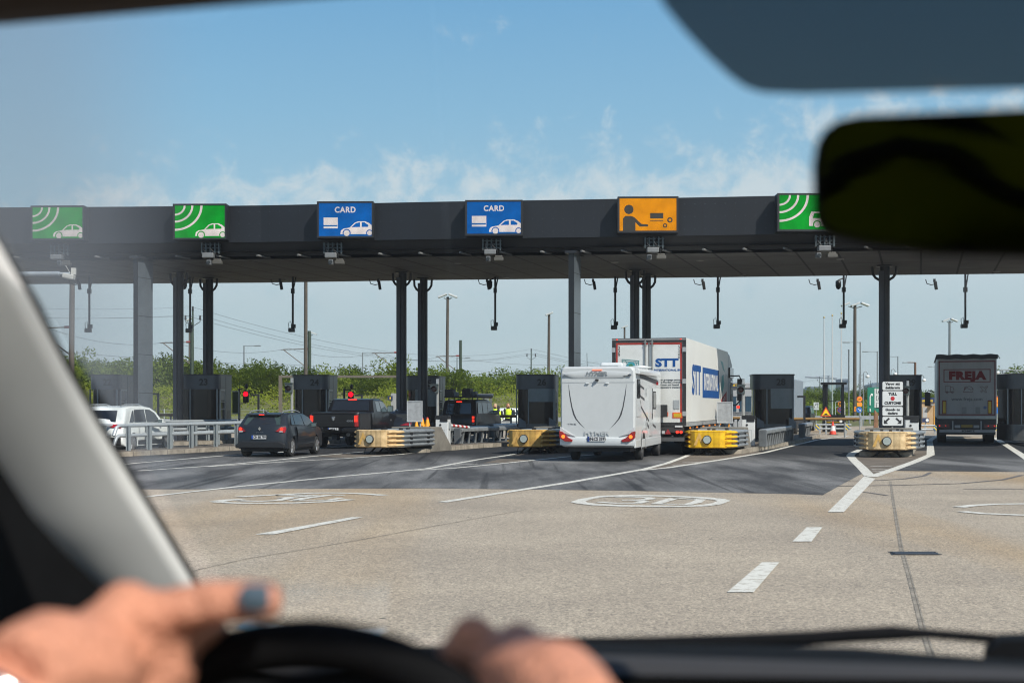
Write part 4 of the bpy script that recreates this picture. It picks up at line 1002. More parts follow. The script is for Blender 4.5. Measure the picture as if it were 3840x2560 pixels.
# --- black pickup
PK = carpaint('paint_black', (.005,.005,.006), .0)
px = X(1251, 55.4)
c = Car('pickup_truck', 'black crew-cab pickup truck waiting at a red light', 'pickup', (px, 55.4, .008), R(11.5),
    [(.02,.62),(-.02,.70),(-.02,.80),(.06,.81),(.04,1.10),(.05,1.40),(.07,1.43),(2.02,1.44),(2.06,1.46),(2.34,1.93),(2.55,1.97),(3.4,1.97),(3.75,1.90),(4.45,1.42),(5.6,1.30),(5.85,1.10),(5.88,.60)], 5.88, 2.0, .55, (1.25, 4.8), .42, PK, 1.42, .30, pr=.06)
t = c.t
c.rear([(-.80,1.50),(.80,1.50),(.72,1.88),(-.72,1.88)], 'rear_window', MK_GLASS, .02)
mb = MB(); mb.bx(-.16,.20,2.30,2.335,1.905,1.955); mb.build('brake_light', mat('brake_dim', (.5,.02,.02), .2, emit=.8, ecol=(1,.03,.01)), t)
mb = MB(); mb.bx(.0,.05,2.285,2.298,1.91,1.95); mb.build('lit_bulb', MK_RED, t)
mb = MB(); mb.prism([(-.90,.86),(.90,.86),(.90,1.36),(-.90,1.36)], 'y', .0, .035); tg = mb.build('tailgate', PK, t, bevel=.02)
mb = MB(); mb.bx(-.82,.82,-.012,-.001,1.02,1.035); mb.bx(-.90,.90,-.02,.05,1.38,1.43); mb.build('tailgate_trim', MK_BLACK, tg)
for sg in (-1, 1):
    mb = MB(); mb.bx(sg*.90-.08 if sg > 0 else -.98, sg*.90+.08 if sg > 0 else -.82, .0, .16, .86, 1.33); tl = mb.build('tail_light', MK_REDD, t, bevel=.02)
    mb = MB()
    for i in range(3):
        for j in range(5):
            xx, zz = sg*.90-.045+i*.045, 1.08+j*.048; mb.bx(xx-.017, xx+.017, -.012, -.002, zz-.018, zz+.018)
    mb.build('lit_bulb', MK_RED, tl)
    mb = MB(); mb.lathe([(.075,-.08),(.075,.2),(.06,.2),(.06,-.08)], (sg*.62,.0,.56), 16, 'y'); mb.build('exhaust', mat('dull_steel', (.10,.10,.10), .3, .8), t)
mb = MB(); mb.prism([(-1.0,.62),(1.0,.62),(1.0,.84),(.42,.84),(.34,.70),(-.34,.70),(-.42,.84),(-1.0,.84)], 'y', -.10, .12); mb.build('bumper', PK, t, bevel=.04)
plate(t, (.0,-.06,.76), .42, .115, 'WS:R 3')
mb = MB(); mb.prism([(-.07,1.27),(.07,1.27),(.065,1.15),(0,1.09),(-.065,1.15)], 'y', -.03, -.004); bd = mb.build('badge', mat('badge_shield', (.18,.18,.18), .3, .7), t)
mb = MB()
for sg in (-1, 1): mb.tube([(sg*.012,-.035,1.23),(sg*.045,-.035,1.25),(sg*.055,-.035,1.20),(sg*.03,-.035,1.18)], .012, 5)
mb.bx(-.016,.016,-.045,-.03,1.12,1.22); mb.build('badge_relief', MK_CHROME, bd)
mb = MB(); mb.text('4X4', .10, (.66,-.008,1.09), ext=.004, sx=1.5, bold=.004); mb.build('lettering', mat('badge_grey', ()), t)
c.side([(2.50,1.46),(3.12,1.45),(3.10,1.85),(2.62,1.86)], 'rear_side_window', mat('side_glass_sky', (.05,.07,.085), .05, spec=1.0))
c.side([(3.18,1.45),(4.22,1.42),(3.75,1.80),(3.55,1.86),(3.18,1.86)], 'front_side_window', mat('side_glass_sky', ()))
c.flank(1.75,2.08,.66,1.40,PK); c.flank(2.12,3.13,.66,1.40,PK); c.flank(3.17,4.2,.66,1.40,PK)
for y in (2.10, 3.15, 4.2): c.side([(y,.62),(y+.012,.62),(y+.012,1.40),(y,1.40)], 'door_seam', MK_INK, .006)
for y in (2.45, 3.45): c.side([(y,1.17),(y+.18,1.17),(y+.18,1.23),(y,1.23)], 'door_handle', MK_CHROME if False else MK_BLACK, .03)
c.side([(4.32,1.05),(4.62,1.05),(4.62,1.12),(4.32,1.12)], 'badge_plate', mat('badge_grey', ()), .02)
for sg in (-1, 1): wing_mirror(t, sg*1.0, 3.95, 1.55, sg, MK_BLACK, .24, .26)
mb = MB(); mb.bx(-.1,.1,.1,.5,.35,.55); mb.build('tow_bracket', MK_INK, t)
# --- white SUV
PW = carpaint('paint_white', (.70,.73,.71))
c = Car('white_suv', 'white off-road estate car behind the silver tube rails', 'car', (X(360,49.8), 49.8, .008), R(11),
    [(.03,.35),(.0,.50),(.0,.72),(.08,.95),(.14,1.10),(.36,1.40),(.48,1.62),(.9,1.67),(1.9,1.68),(2.55,1.62),(2.95,1.48),(3.45,1.12),(4.35,1.0),(4.62,.82),(4.69,.55),(4.66,.33)], 4.69, 1.86, .24, (.95, 3.74), .36, PW, 1.08, .20)
t = c.t
c.rear([(-.66,1.12),(.66,1.12),(.60,1.52),(-.60,1.52)], 'rear_window', MK_GLASS, .016)
c.side([(.66,1.13),(1.02,1.12),(1.10,1.52),(.98,1.50)], 'quarter_window', MK_GLASS)
c.side([(1.08,1.12),(2.02,1.11),(1.98,1.56),(1.16,1.54)], 'rear_side_window', MK_GLASS)
c.side([(2.08,1.11),(3.22,1.08),(2.80,1.42),(2.45,1.54),(2.05,1.56)], 'front_side_window', MK_GLASS)
c.flank(1.40,2.02,.46,1.06,PW); c.flank(2.05,3.04,.46,1.06,PW)
for y in (2.03, 3.05): c.side([(y,.48),(y+.01,.48),(y+.01,1.08),(y,1.08)], 'door_seam', MK_GREYP, .006)
for sg in (-1, 1):
    pts = [(sg*.50,.93),(sg*.88,.90),(sg*.89,1.04),(sg*.56,1.04)]
    c.rear(pts if sg > 0 else pts[::-1], 'tail_light', MK_REDD, .04, ext=.1)
    mb = MB(); mb.tube([(sg*.62,.6,1.66),(sg*.64,.9,1.73),(sg*.63,2.0,1.735),(sg*.6,2.5,1.64)], .022, 8); mb.build('roof_rail', mat('satin_silver', ()), t)
    wing_mirror(t, sg*.90, 3.02, 1.12, sg, PW)
c.side([(.02,.95),(.30,.92),(.32,1.02),(.10,1.04)], 'tail_light', MK_REDD, .012)
c.side([(1.35,.30),(3.3,.30),(3.3,.46),(1.35,.46)], 'sill_trim', MK_BLACK, .012)
mb = MB(); mb.bx(-.9,.9,-.01,.1,.30,.58); mb.build('bumper_insert', MK_BLACK, t, bevel=.03)
# --- dark saloon ahead of the pickup
PD = carpaint('paint_dark_blue', (.015,.02,.03), .2)
c = Car('dark_saloon', 'dark low car squeezed between the black pickup and the notice board', 'car', (X(1466,60), 60, .008), R(9),
    [(.02,.32),(.0,.50),(.0,.78),(.05,1.0),(.12,1.04),(.62,1.34),(.9,1.44),(1.6,1.46),(2.3,1.42),(2.7,1.30),(3.3,1.0),(4.2,.86),(4.6,.62),(4.58,.30)], 4.6, 1.82, .2, (.9, 3.7), .32, PD, 1.0, .22)
t = c.t
c.rear([(-.66,1.07),(.66,1.07),(.58,1.32),(-.58,1.32)], 'rear_window', mat('grey_glass', (.03,.035,.04), .1, spec=.8), .018)
c.side([(.72,1.06),(1.5,1.04),(1.5,1.36),(1.0,1.34)], 'rear_side_window', mat('side_glass_sky', ())); c.side([(1.58,1.04),(2.9,1.0),(2.45,1.30),(1.58,1.37)], 'front_side_window', mat('side_glass_sky', ()))
for sg in (-1, 1):
    pts = [(sg*.40,.86),(sg*.84,.84),(sg*.86,.98),(sg*.62,.95)]; c.rear(pts if sg > 0 else pts[::-1], 'tail_light', MK_REDD, .03, ext=.05); wing_mirror(t, sg*.88, 2.8, 1.02, sg, PD)
mb = MB(); mb.sph((.0,.95,1.47),(.06,.10,.06)); mb.build('aerial_fin', MK_CHROME, t)
# --- black off-roader with loaded roof rack
c = Car('off_road_car', 'black boxy off-road car with a loaded roof rack', 'car', (X(1717,66), 66, .008), R(16),
    [(.03,.55),(.0,.62),(.0,.85),(.03,1.15),(.10,1.25),(.24,1.84),(.32,1.93),(.9,1.97),(2.2,1.97),(2.7,1.90),(3.2,1.30),(4.2,1.20),(4.5,1.05),(4.55,.55)], 4.55, 1.70, .42, (.9, 3.65), .38, PK, 1.25, .14, pr=.06)
t = c.t
c.rear([(-.62,1.30),(.62,1.30),(.57,1.80),(-.57,1.80)], 'rear_window', MK_GLASS, .02)
mb = MB(); mb.bx(-.15,.12,.22,.25,1.845,1.885); mb.build('brake_light', MK_RED, t)
for sg in (-1, 1):
    mb = MB(); mb.bx(sg*.745-.075,sg*.745+.075,.0,.14,.72,1.22); tl = mb.build('tail_light', MK_REDD, t, bevel=.015)
    mb = MB(); mb.box((sg*.745,-.008,1.13),(.10,.012,.11)); mb.box((sg*.745,-.008,.98),(.10,.012,.09)); mb.build('lit_bulb', MK_RED, tl)
    mb = MB(); mb.box((sg*.745,-.008,.85),(.12,.012,.05)); mb.build('clear_lens', mat('clear_lens', ()), tl)
    wing_mirror(t, sg*.84, 2.95, 1.36, sg, MK_BLACK, .22, .2)
c.side([(.42,1.32),(1.15,1.32),(1.13,1.82),(.52,1.82)], 'quarter_window', mat('side_glass_sky', ())); c.side([(1.25,1.32),(2.0,1.32),(1.98,1.82),(1.23,1.82)], 'rear_side_window', mat('side_glass_sky', ())); c.side([(2.08,1.32),(3.05,1.30),(2.66,1.80),(2.06,1.82)], 'front_side_window', mat('side_glass_sky', ()))
for y in (1.18, 2.03): c.side([(y,.6),(y+.012,.6),(y+.012,1.26),(y,1.26)], 'door_seam', MK_INK, .006)
for y0 in (.9, 3.65): c.side([(y0-.52,.50),(y0-.46,.80),(y0-.2,.93),(y0+.2,.93),(y0+.46,.80),(y0+.52,.50),(y0+.43,.5),(y0+.36,.72),(y0+.16,.82),(y0-.16,.82),(y0-.36,.72),(y0-.43,.5)], 'arch_flare', MK_BLACK, .02)
mb = MB()
for sx in (-.52,-.22): mb.tube([(sx,.0,1.0),(sx,.0,1.3),(sx,.16,1.95)], .016, 6)
for k in range(5): mb.tube([(-.52,.0+.035*max(0,k-1),1.05+.2*k),(-.22,.0+.035*max(0,k-1),1.05+.2*k)], .014, 6)
mb.build('ladder', MK_INK, t)
mb = MB(); mb.bx(-.72,.76,.15,2.6,2.05,2.12)
for y in (.4,1.2,2.2): mb.bx(-.6,-.56,y,y+.05,1.93,2.05); mb.bx(.56,.6,y,y+.05,1.93,2.05)
mb.build('roof_rack', MK_INK, t, bevel=.01)
for q, m in (((-.74,-.36,.3,.8,2.121,2.44),'jerry_can'),((-.30,-.14,.3,.6,2.121,2.32),'box'),((.10,.28,.3,.8,2.121,2.46),'jerry_can'),((.29,.50,.3,.8,2.121,2.48),'jerry_can'),((.55,.74,.35,.75,2.121,2.34),'small_box')):
    mb = MB(); mb.bx(*q)
    if m == 'jerry_can': mb.tube([(q[0]+.05,.4,q[5]),(q[0]+.06,.4,q[5]+.05),(q[1]-.06,.4,q[5]+.05),(q[1]-.05,.4,q[5])], .015, 5)
    mb.build(m, {'jerry_can': MK_INK, 'box': mat('box_bluegrey', (.14,.17,.20), .5), 'small_box': mat('box_grey', (.06,.07,.08), .5)}[m], t, bevel=.03)
mb = MB(); mb.tube([(.80,.2,2.12),(.80,2.7,2.12)], .09, 10); mb.build('awning_roll', mat('awning_black', (.02,.024,.028), .6), t)
# --- motorhome
d0 = 42.9
mx = X(2240, d0)
t = thing('motorhome', 'white motorhome braking in the middle lane, German plate', 'motorhome', (mx, d0, .008), -R(13.5))
PM = mat('motorhome_white', (.62,.64,.64), .28, var=.03, coat=.4); PMS = mat('motorhome_shell', (.52,.535,.535), .32, var=.03, coat=.3)
w, Lb = 2.28, 5.9
mb = MB(); mb.prism([(-w/2,.62),(w/2,.62),(w/2,2.78),(w/2-.05,2.86),(-w/2+.05,2.86),(-w/2,2.78)], 'y', .10, Lb); sh = mb.build('body', PM, t, bevel=.05, seg=3)
# moulded tail
def ring(sx, z0, z1, y, r=.14):
    pts = []
    for cx, cz, a0 in ((sx-r,z0+r,-90),(sx-r,z1-r,0),(-sx+r,z1-r,90),(-sx+r,z0+r,180)):
        for k in range(6): a = R(a0+90*k/5); pts.append((cx+r*math.cos(a), y, cz+r*math.sin(a)))
    return pts
mb = MB(); mb.loft([ring(w/2+.005,.44,2.875,.30),ring(w/2+.005,.44,2.875,.10),ring(w/2-.015,.46,2.86,.04),ring(w/2-.05,.50,2.82,.0)], smooth=True); tl = mb.build('tail_panel', PMS, t); e = tl.modifiers.new('e','EDGE_SPLIT'); e.split_angle = R(50)
mb = MB()
n = 16; vs = []
for k in range(n+1):
    x = -1.04+2.08*k/n; q = (abs(x)/1.04)
    vs += [(x,-.012,2.76-.07*q*q),(x,-.05,2.63-.05*q*q),(x,-.012,2.52-.0*q+ (.18 if q > .8 else 0)*(q-.8)*5)]
mb.add(vs, [(3*k,3*k+3,3*k+4,3*k+1) for k in range(n)]+[(3*k+1,3*k+4,3*k+5,3*k+2) for k in range(n)], True); mb.build('upper_moulding', PMS, t)
mb = MB(); mb.bx(-w/2+.0,w/2,-.006,-.001,2.385,2.40); mb.build('seam', MK_GREYP, t)
mb = MB(); mb.bx(-.15,.15,-.055,-.03,2.755,2.775); mb.build('brake_light', mat('brake_orange', (.8,.15,.05), .3, emit=.9, ecol=(1,.12,.03)), t)
mb = MB(); mb.text('HYMER', .13, (-.02,-.055,2.655), ext=.01, sx=1.55, sp=1.0, bold=.006, shear=.15); mb.build('lettering', mat('chrome_letters', (.36,.37,.38), .25, .6), t)
mb = MB(); mb.text('HYMER', .16, (-.02,-.025,.86), ext=.012, sx=1.5, bold=.004, shear=.1); mb.build('embossed_lettering', mat('emboss_grey', (.46,.475,.475), .4), t)
mb = MB(); mb.text('T 704 SL', .06, (-.78,-.006,1.13), ext=.004, bold=.002, sx=1.2, shear=.1); mb.build('model_lettering', mat('badge_grey', ()), t)
mb = MB(); mb.bx(-.055,.045,-.09,-.003,2.44,2.49); mb.lathe([(.03,0),(.03,-.03)], (0,-.09,2.465), 10, 'y'); mb.build('rear_camera', MK_BLACK, t, bevel=.01)
for sg in (-1, 1):
    mb = MB(); mb.bx(sg*.30-.055,sg*.30+.055,-.05,-.001,2.345,2.385); mb.build('bracket', PM, t, bevel=.012)
    mb = MB(); L_ = [(sg*.89,2.34),(sg*.86,2.0),(sg*.80,1.65),(sg*.74,1.42),(sg*.68,1.30),(sg*.55,1.15),(sg*.37,.99)]; R_ = [(sg*.885,2.34),(sg*.83,2.0),(sg*.765,1.65),(sg*.69,1.42),(sg*.63,1.29),(sg*.50,1.13),(sg*.37,.985)]
    n = 7; mb.add([(x,-.0035,z) for x, z in L_]+[(x,-.0035,z) for x, z in R_], [(i,i+1,n+i+1,n+i) if sg < 0 else (n+i,n+i+1,i+1,i) for i in range(n-1)]); mb.build('stripe_decal', mat('decal_grey', (.05,.05,.055), .5), t)
    lens = [(sg*1.135,1.04),(sg*1.15,.90),(sg*1.13,.72),(sg*1.02,.62),(sg*.80,.62),(sg*.78,.66),(sg*.95,.82)]
    for nm, q, m_, yy in (('lamp_housing',[(sg*1.14,1.06),(sg*1.155,.88),(sg*.66,.76),(sg*.95,.93)],mat('clear_lens',()),-.035),('tail_light',[(sg*1.158,.93),(sg*1.15,.72),(sg*.98,.61),(sg*.76,.60),(sg*.74,.66),(sg*.90,.74),(sg*1.05,.90)],MK_REDD,-.10)):
        mb = MB(); mb.prism(q, 'y', yy, .05); o = mb.build(nm, m_, t, bevel=.01)
    mb = MB(); mb.lathe([(.055,0),(.055,-.008)], (sg*1.03,-.101,.76), 12, 'y'); mb.build('lit_bulb', mat('bulb_orange', (1,.2,.02), .3, emit=1.8, ecol=(1,.10,.012)), o)
mb = MB(); n = 14; vs = []
for k in range(n+1):
    x = -1.15+2.3*k/n; q = abs(x)/1.15; vs += [(x,-.05+.05*q**4,.50),(x,-.09+.07*q**4,.60),(x,-.07+.07*q**4,.72-.0*q+(.0))]
mb.add(vs, [(3*k,3*k+3,3*k+4,3*k+1) for k in range(n)]+[(3*k+1,3*k+4,3*k+5,3*k+2) for k in range(n)], True); mb.add([vs[3*k+2] for k in range(n+1)]+[(x,0,.74) for x in (1.1,-1.1)], [tuple(range(n+3))]); mb.build('bumper', PM, t)
plate(t, (-.02,-.11,.69), .52, .13, 'HN:CS 3591')
# flank
xs = w/2+.004
def fl(y0,y1,z0,z1,nm,m,o=0,bv=0,par=None):
    mb = MB(); mb.bx(xs+o,xs+o+.012,y0,y1,z0,z1); return mb.build(nm,m,par or t,bevel=bv)
for y0, y1, z0, z1 in ((.45,.95,1.96,2.46),(3.9,4.55,1.62,2.12)):
    f = fl(y0-.04,y1+.04,z0-.04,z1+.04,'window_frame',MK_BLACK,0,.01); fl(y0,y1,z0,z1,'window',MK_GLASS,.013,0,f)
fl(.35,1.15,1.36,1.74,'locker_door',PMS); fl(3.0,3.75,.72,2.33,'door',PMS); fl(3.68,3.74,1.3,2.25,'door_glass',MK_GLASS,.013); fl(3.62,3.70,1.25,1.42,'door_handle',MK_BLACK,.014)
for y0, y1, z0, z1 in ((2.1,2.5,1.98,2.25),(2.1,2.55,.97,1.22)):
    v = fl(y0,y1,z0,z1,'vent',PMS,0,.01)
    mb = MB()
    for k in range(6): zz = z0+.03+(z1-z0-.06)*k/5; mb.bx(xs+.014,xs+.018,y0+.04,y1-.04,zz,zz+.015)
    mb.build('vent_slats', MK_GREYP, v)
mb = MB()
def stripe(pts, hw=.035):
    for (y0,z0),(y1,z1) in zip(pts, pts[1:]): mb.add([(xs+.003,y0,z0-hw),(xs+.003,y1,z1-hw),(xs+.003,y1,z1+hw),(xs+.003,y0,z0+hw)], [(0,1,2,3)])
stripe([(1.0,2.45),(1.1,2.30),(1.9,2.22)]); stripe([(1.05,2.12),(1.15,1.98),(2.0,1.88)]); stripe([(1.1,1.86),(1.25,1.66),(3.0,1.20),(4.6,.98)]); stripe([(2.4,1.28),(2.7,1.08),(3.0,1.0)],.05); stripe([(1.0,2.62),(5.2,2.45)],.07)
mb.build('stripe_decal', mat('decal_grey', ()), t)
mb = MB(); mb.prism([(0,2.66),(.12,2.64),(.13,2.74),(.07,2.82),(0,2.82)], 'y', .12, 4.9); mb.M = Matrix.Translation((w/2,0,0)); mb.v = [(x+w/2+.002,y,z) for x,y,z in mb.v]; mb.build('awning_box', PM, t, bevel=.015)
mb = MB(); mb.box((w/2+.06,4.6,2.42),(.06,.06,.10)); mb.build('marker_light', MK_REDD, t)
mb = MB(); mb.prism([(1.45,.40),(5.9,.40),(5.9,.66),(1.45,.66)], 'x', w/2-.05, w/2+.012); mb.prism([(.12,.42),(1.2,.42),(1.2,.66),(.12,.66)], 'x', w/2-.05, w/2+.012); mb.v += []; mb.build('skirt', PM, t, bevel=.015)
for sg in (-1, 1):
    for yc in (1.75, 5.7):
        mb = MB(); a = w/2-.02; x0 = a-.23 if sg > 0 else -a
        mb.lathe([(.2,.012),(.31,0),(.335,.03),(.335,.20),(.31,.23),(.2,.218)], (x0,yc,.335), 26, 'x'); wv = mb.build('wheel', MK_RUB, t)
        mb = MB(); mb.lathe([(.2,-.01),(.19,.01),(.05,.02)] if sg > 0 else [(.05,-.02),(.19,-.01),(.2,.01)], (sg*(a-.012),yc,.335), 20, 'x'); mb.build('rim', mat('hubcap', (.13,.13,.13), .4, .5), wv)
    mb = MB(); mb.tube([(sg*1.0,5.9,1.5),(sg*1.2,5.92,1.5)], .03, 6); mb.bx(min(sg*1.13,sg*1.36),max(sg*1.13,sg*1.36),5.85,5.99,1.3,1.72); mb.build('wing_mirror', MK_BLACK, t, bevel=.04)
mb = MB(); mb.prism([(5.92,.40),(7.1,.40),(7.15,.95),(6.9,1.15),(6.3,1.85),(5.92,2.1)], 'x', -.98, .98); mb.build('cab', mat('cab_slate', (.10,.13,.16), .3, .3), t, bevel=.06)
mb = MB(); 
for yc in (1.75,): 
    vs = []
    for k in range(9): a = math.pi*k/8; vs += [(xs+.016,yc+.42*math.cos(a),.36+.52*math.sin(a)),(xs+.016,yc+.52*math.cos(a),.36+.64*math.sin(a))]
    mb.add(vs, [(2*k,2*k+1,2*k+3,2*k+2) for k in range(8)])
mb.build('wheel_arch', PM, t)
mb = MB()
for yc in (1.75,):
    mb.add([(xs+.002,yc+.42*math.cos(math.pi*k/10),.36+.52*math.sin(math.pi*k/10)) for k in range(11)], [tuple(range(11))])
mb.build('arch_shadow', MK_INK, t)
mb = MB(); mb.bx(-.95,.95,.3,5.8,.30,.62); mb.build('chassis', MK_INK, t)
mb = MB(); mb.bx(-.16,.55,1.4,2.1,2.87,3.03); ro = mb.build('roof_unit', PM, t, bevel=.06, seg=3)
mb = MB(); mb.bx(-.17,.40,1.385,1.399,2.885,2.94); mb.build('grille', MK_GREYP, ro)
mb = MB(); mb.lathe([(.36,0),(.40,.04),(.1,.09)], (.78,3.4,2.90), 20); mb.lathe([(.05,-.06),(.05,0)], (.78,3.4,2.90), 8); mb.build('roof_dome', PM, t)
mb = MB(); mb.tube([(-.42,.6,2.86),(-.43,.6,3.30)], .008, 5); mb.build('aerial', MK_BLACK, t)
# --- STT lorry
d0 = 48.7
sx_ = X(2433, d0); t = thing('box_lorry', 'white refrigerated lorry with STT INTERNATIONAL lettering', 'lorry', (sx_, d0, .008), -R(14.6))
w, Lb, z0, z1 = 2.55, 13.6, 1.12, 4.0
PT = mat('lorry_white', (.60,.605,.59), .35, var=.05, scale=.8, dirt=(.50,.50,.47)); PTS = mat('lorry_side', (.68,.665,.62), .38, var=.04, scale=.8)
mb = MB(); mb.bx(-w/2,w/2,.06,Lb,z0,z1); mb.build('body', PTS, t, bevel=.01)
mb = MB(); e = .10
mb.bx(-w/2,-w/2+e,-.02,.059,z0-.1,z1); mb.bx(w/2-e,w/2,-.02,.059,z0-.1,z1); mb.bx(-w/2+e,w/2-e,-.02,.059,z1-.13,z1); mb.bx(-w/2+e,w/2-e,-.02,.059,z0-.1,z0-.02); mb.build('door_frame', mat('frame_dark', (.022,.02,.02), .45), t)
mb = MB(); mb.bx(-w/2,w/2,-.03,-.021,z1-.075,z1-.02); mb.build('header_strip', mat('header_grey', (.20,.20,.20), .5), t)
mb = MB(); f = .06
a, b_ = w/2-e-.04, z1-.16
for q in ((-a,-a+f,z0+.02,b_-f),(a-f,a,z0+.02,b_-f),(-a,-.03,b_-f,b_),(.03,a,b_-f,b_)): mb.bx(q[0],q[1],-.012,.02,q[2],q[3])
mb.build('red_border', mat('border_red', (.28,.02,.012), .5, var=.25), t)
for sg in (-1, 1):
    mb = MB(); x0, x1 = (-a+f,-.03) if sg < 0 else (.03,a-f); mb.bx(x0,x1,-.01,.03,z0,b_-f-.01); dr = mb.build('rear_door', PT, t)
    mb = MB(); mb.tube([(sg*.12,-.05,z0-.05),(sg*.12,-.05,z1-.05)], .022, 8); 
    for zz in (z1-.14, z1-.25, 2.5, z0+.1): mb.box((sg*.12,-.04,zz),(.09,.05,.06))
    mb.build('lock_bar', mat('lock_steel', (.30,.30,.29), .35, .7), dr)
    for zz in (3.60, 2.52, 1.42):
        mb = MB(); mb.bx(min(sg*1.16,sg*1.28),max(sg*1.16,sg*1.28),-.05,-.02,zz-.08,zz+.08); mb.build('hinge', mat('hinge_grey', (.42,.42,.42), .4, .5), dr)
    mb = MB(); mb.box((sg*1.10,-.034,z1-.045),(.05,.012,.03)); mb.build('marker_light', MK_RED, t)
LB = mat('letter_blue', (.004,.062,.23), .6, spec=.2); LK = mat('letter_grey', (.05,.05,.05), .5)
T_ = lambda s_, sz, x, z, m=LB, **k: (lambda mb: (mb.text(s_, sz, (x,-.014,z), ext=.004, **k), mb.build('lettering', m, t)))(MB())
T_('STT', .37, .62, 3.14, bold=.018, sx=1.26); T_('INTERNATIONAL BV', .095, .64, 2.90, bold=.003, sx=1.05)
for i, s_ in enumerate(('Your groupage partner','to the Nordics controlled','frozen and heated','temperature transport')): T_(s_, .088, .72, 2.57-.085*i, mat('letter_dark', (.03,.045,.06), .5), bold=.002)
for i, ch in enumerate('239'): T_(ch, .15, -1.03, 3.67-.125*i, LK, bold=.004)
for i, ch in enumerate('573298'): T_(ch, .12, 1.04, 3.70-.075*i, LK)
mb = MB(); mb.bx(.85,1.05,-.03,-.01,1.58,1.88); mb.build('document_box', MK_GREYP, t)
# globe-in-ice emblem
mb = MB()
for q in (((-.92,3.28),(-.90,2.86)),((-.92,3.28),(-.33,3.22)),((-.90,3.22),(-.36,3.16)),((-.34,3.22),(-.38,2.86)),((-.80,3.24),(-.72,3.1)),((-.45,3.19),(-.40,3.05))): mb.tube([(q[0][0],-.013,q[0][1]),(q[1][0],-.013,q[1][1])], .014, 5)
mb.build('ice_outline', mat('ice_teal', (.10,.22,.22), .4), t)
mb = MB(); mb.lathe([(.17,0),(.17,-.006)], (-.62,-.011,3.02), 22, 'y'); gl = mb.build('globe_emblem', mat('globe_blue', (.04,.25,.30), .4), t)
mb = MB(); mb.add([(-.70,-.02,3.10),(-.60,-.02,3.13),(-.52,-.02,3.06),(-.58,-.02,2.98),(-.66,-.02,3.0)], [(0,1,2,3,4)]); mb.add([(-.74,-.02,3.0),(-.66,-.02,2.95),(-.70,-.02,2.9)], [(0,1,2)]); mb.build('globe_land', mat('globe_green', (.04,.16,.07), .5), gl)
mb = MB(); mb.bx(.82,1.16,-.03,-.011,1.27,1.46); pa = mb.build('hazard_panel', mat('panel_orange', (.75,.10,.015), .4), t)
mb = MB(); mb.bx(.86,1.12,-.036,-.031,1.30,1.43); mb.build('yellow_field', mat('panel_yellow', (.50,.33,.01), .4), pa)
mb = MB(); mb.bx(.43,.60,-.03,-.011,1.33,1.47); mb.build('white_panel', MK_PLATE, t)
mb = MB(); mb.bx(.60,.67,-.0305,-.0115,1.331,1.469); mb.build('red_panel', mat('panel_orange', ()), t)
# undergear and lights
mb = MB(); mb.bx(-1.15,1.15,.02,.5,.78,1.0); mb.bx(-1.2,1.2,-.02,.12,.50,.62); mb.bx(-.45,-.35,.05,13,.62,1.1); mb.bx(.35,.45,.05,13,.62,1.1); mb.build('chassis', mat('chassis_dark', (.03,.028,.027), .6), t)
mb = MB(); mb.bx(-1.22,1.22,-.05,.05,.48,.60); mb.build('underrun_bar', mat('bar_grey', (.10,.10,.10), .5, .3), t)
for sg in (-1, 1):
    for k in (0, 1):
        mb = MB(); mb.lathe([(.05,0),(.05,-.03)], (sg*(.98+.13*k),-.0,.79), 14, 'y'); mb.build('tail_light', MK_RED, t)
    mb = MB(); mb.add([(sg*.66-.11,-.01,.72),(sg*.66+.11,-.01,.72),(sg*.66,-.01,.90)], [(0,1,2)]); mb.build('triangle_reflector', MK_REDD, t)
    mb = MB(); mb.box((sg*1.03,0,1.0),(.26,.03,.09)); mb.box((sg*.50,0,.78),(.1,.03,.1)); mb.build('lamp_plate', mat('clear_lens', ()), t)
for yc in (2.1,3.4,4.7):
    for sg in (-1, 1):
        mb = MB(); mb.lathe([(.3,.01),(.48,0),(.5,.05),(.5,.33),(.48,.38),(.3,.37)], ((w/2-.40) if sg > 0 else -w/2+.02, yc, .5), 24, 'x'); wv = mb.build('wheel', MK_RUB, t)
        mb = MB(); mb.lathe([(.3,-.01),(.3,.012),(.15,.014)], (sg*(w/2-.02), yc, .5), 18, 'x'); mb.build('rim', mat('hub_grey', (.25,.25,.25), .4, .6), wv)
        mb = MB(); mb.bx(min(sg*.85,sg*1.24),max(sg*.85,sg*1.24),yc-.55,yc+.55,1.03,1.06); mb.build('mudguard', MK_INK, t)
mb = MB(); mb.bx(-w/2-.012,w/2+.012,.07,Lb,z0-.14,z0-.01); mb.build('side_rail', mat('rail_pale', (.36,.36,.35), .45, .3), t)
mb = MB(); mb.bx(-1.2,1.2,5.6,11.5,.55,1.0); mb.build('side_box', mat('sidebox_grey', (.11,.115,.12), .5), t, bevel=.04)
for k in range(6): mb = MB(); mb.box((w/2+.01,1.0+k*1.9,z0-.2),(.05,.12,.05)); mb.build('side_marker', mat('amber', (.7,.2,.02), .3, emit=.3, ecol=(1,.25,.02)), t)
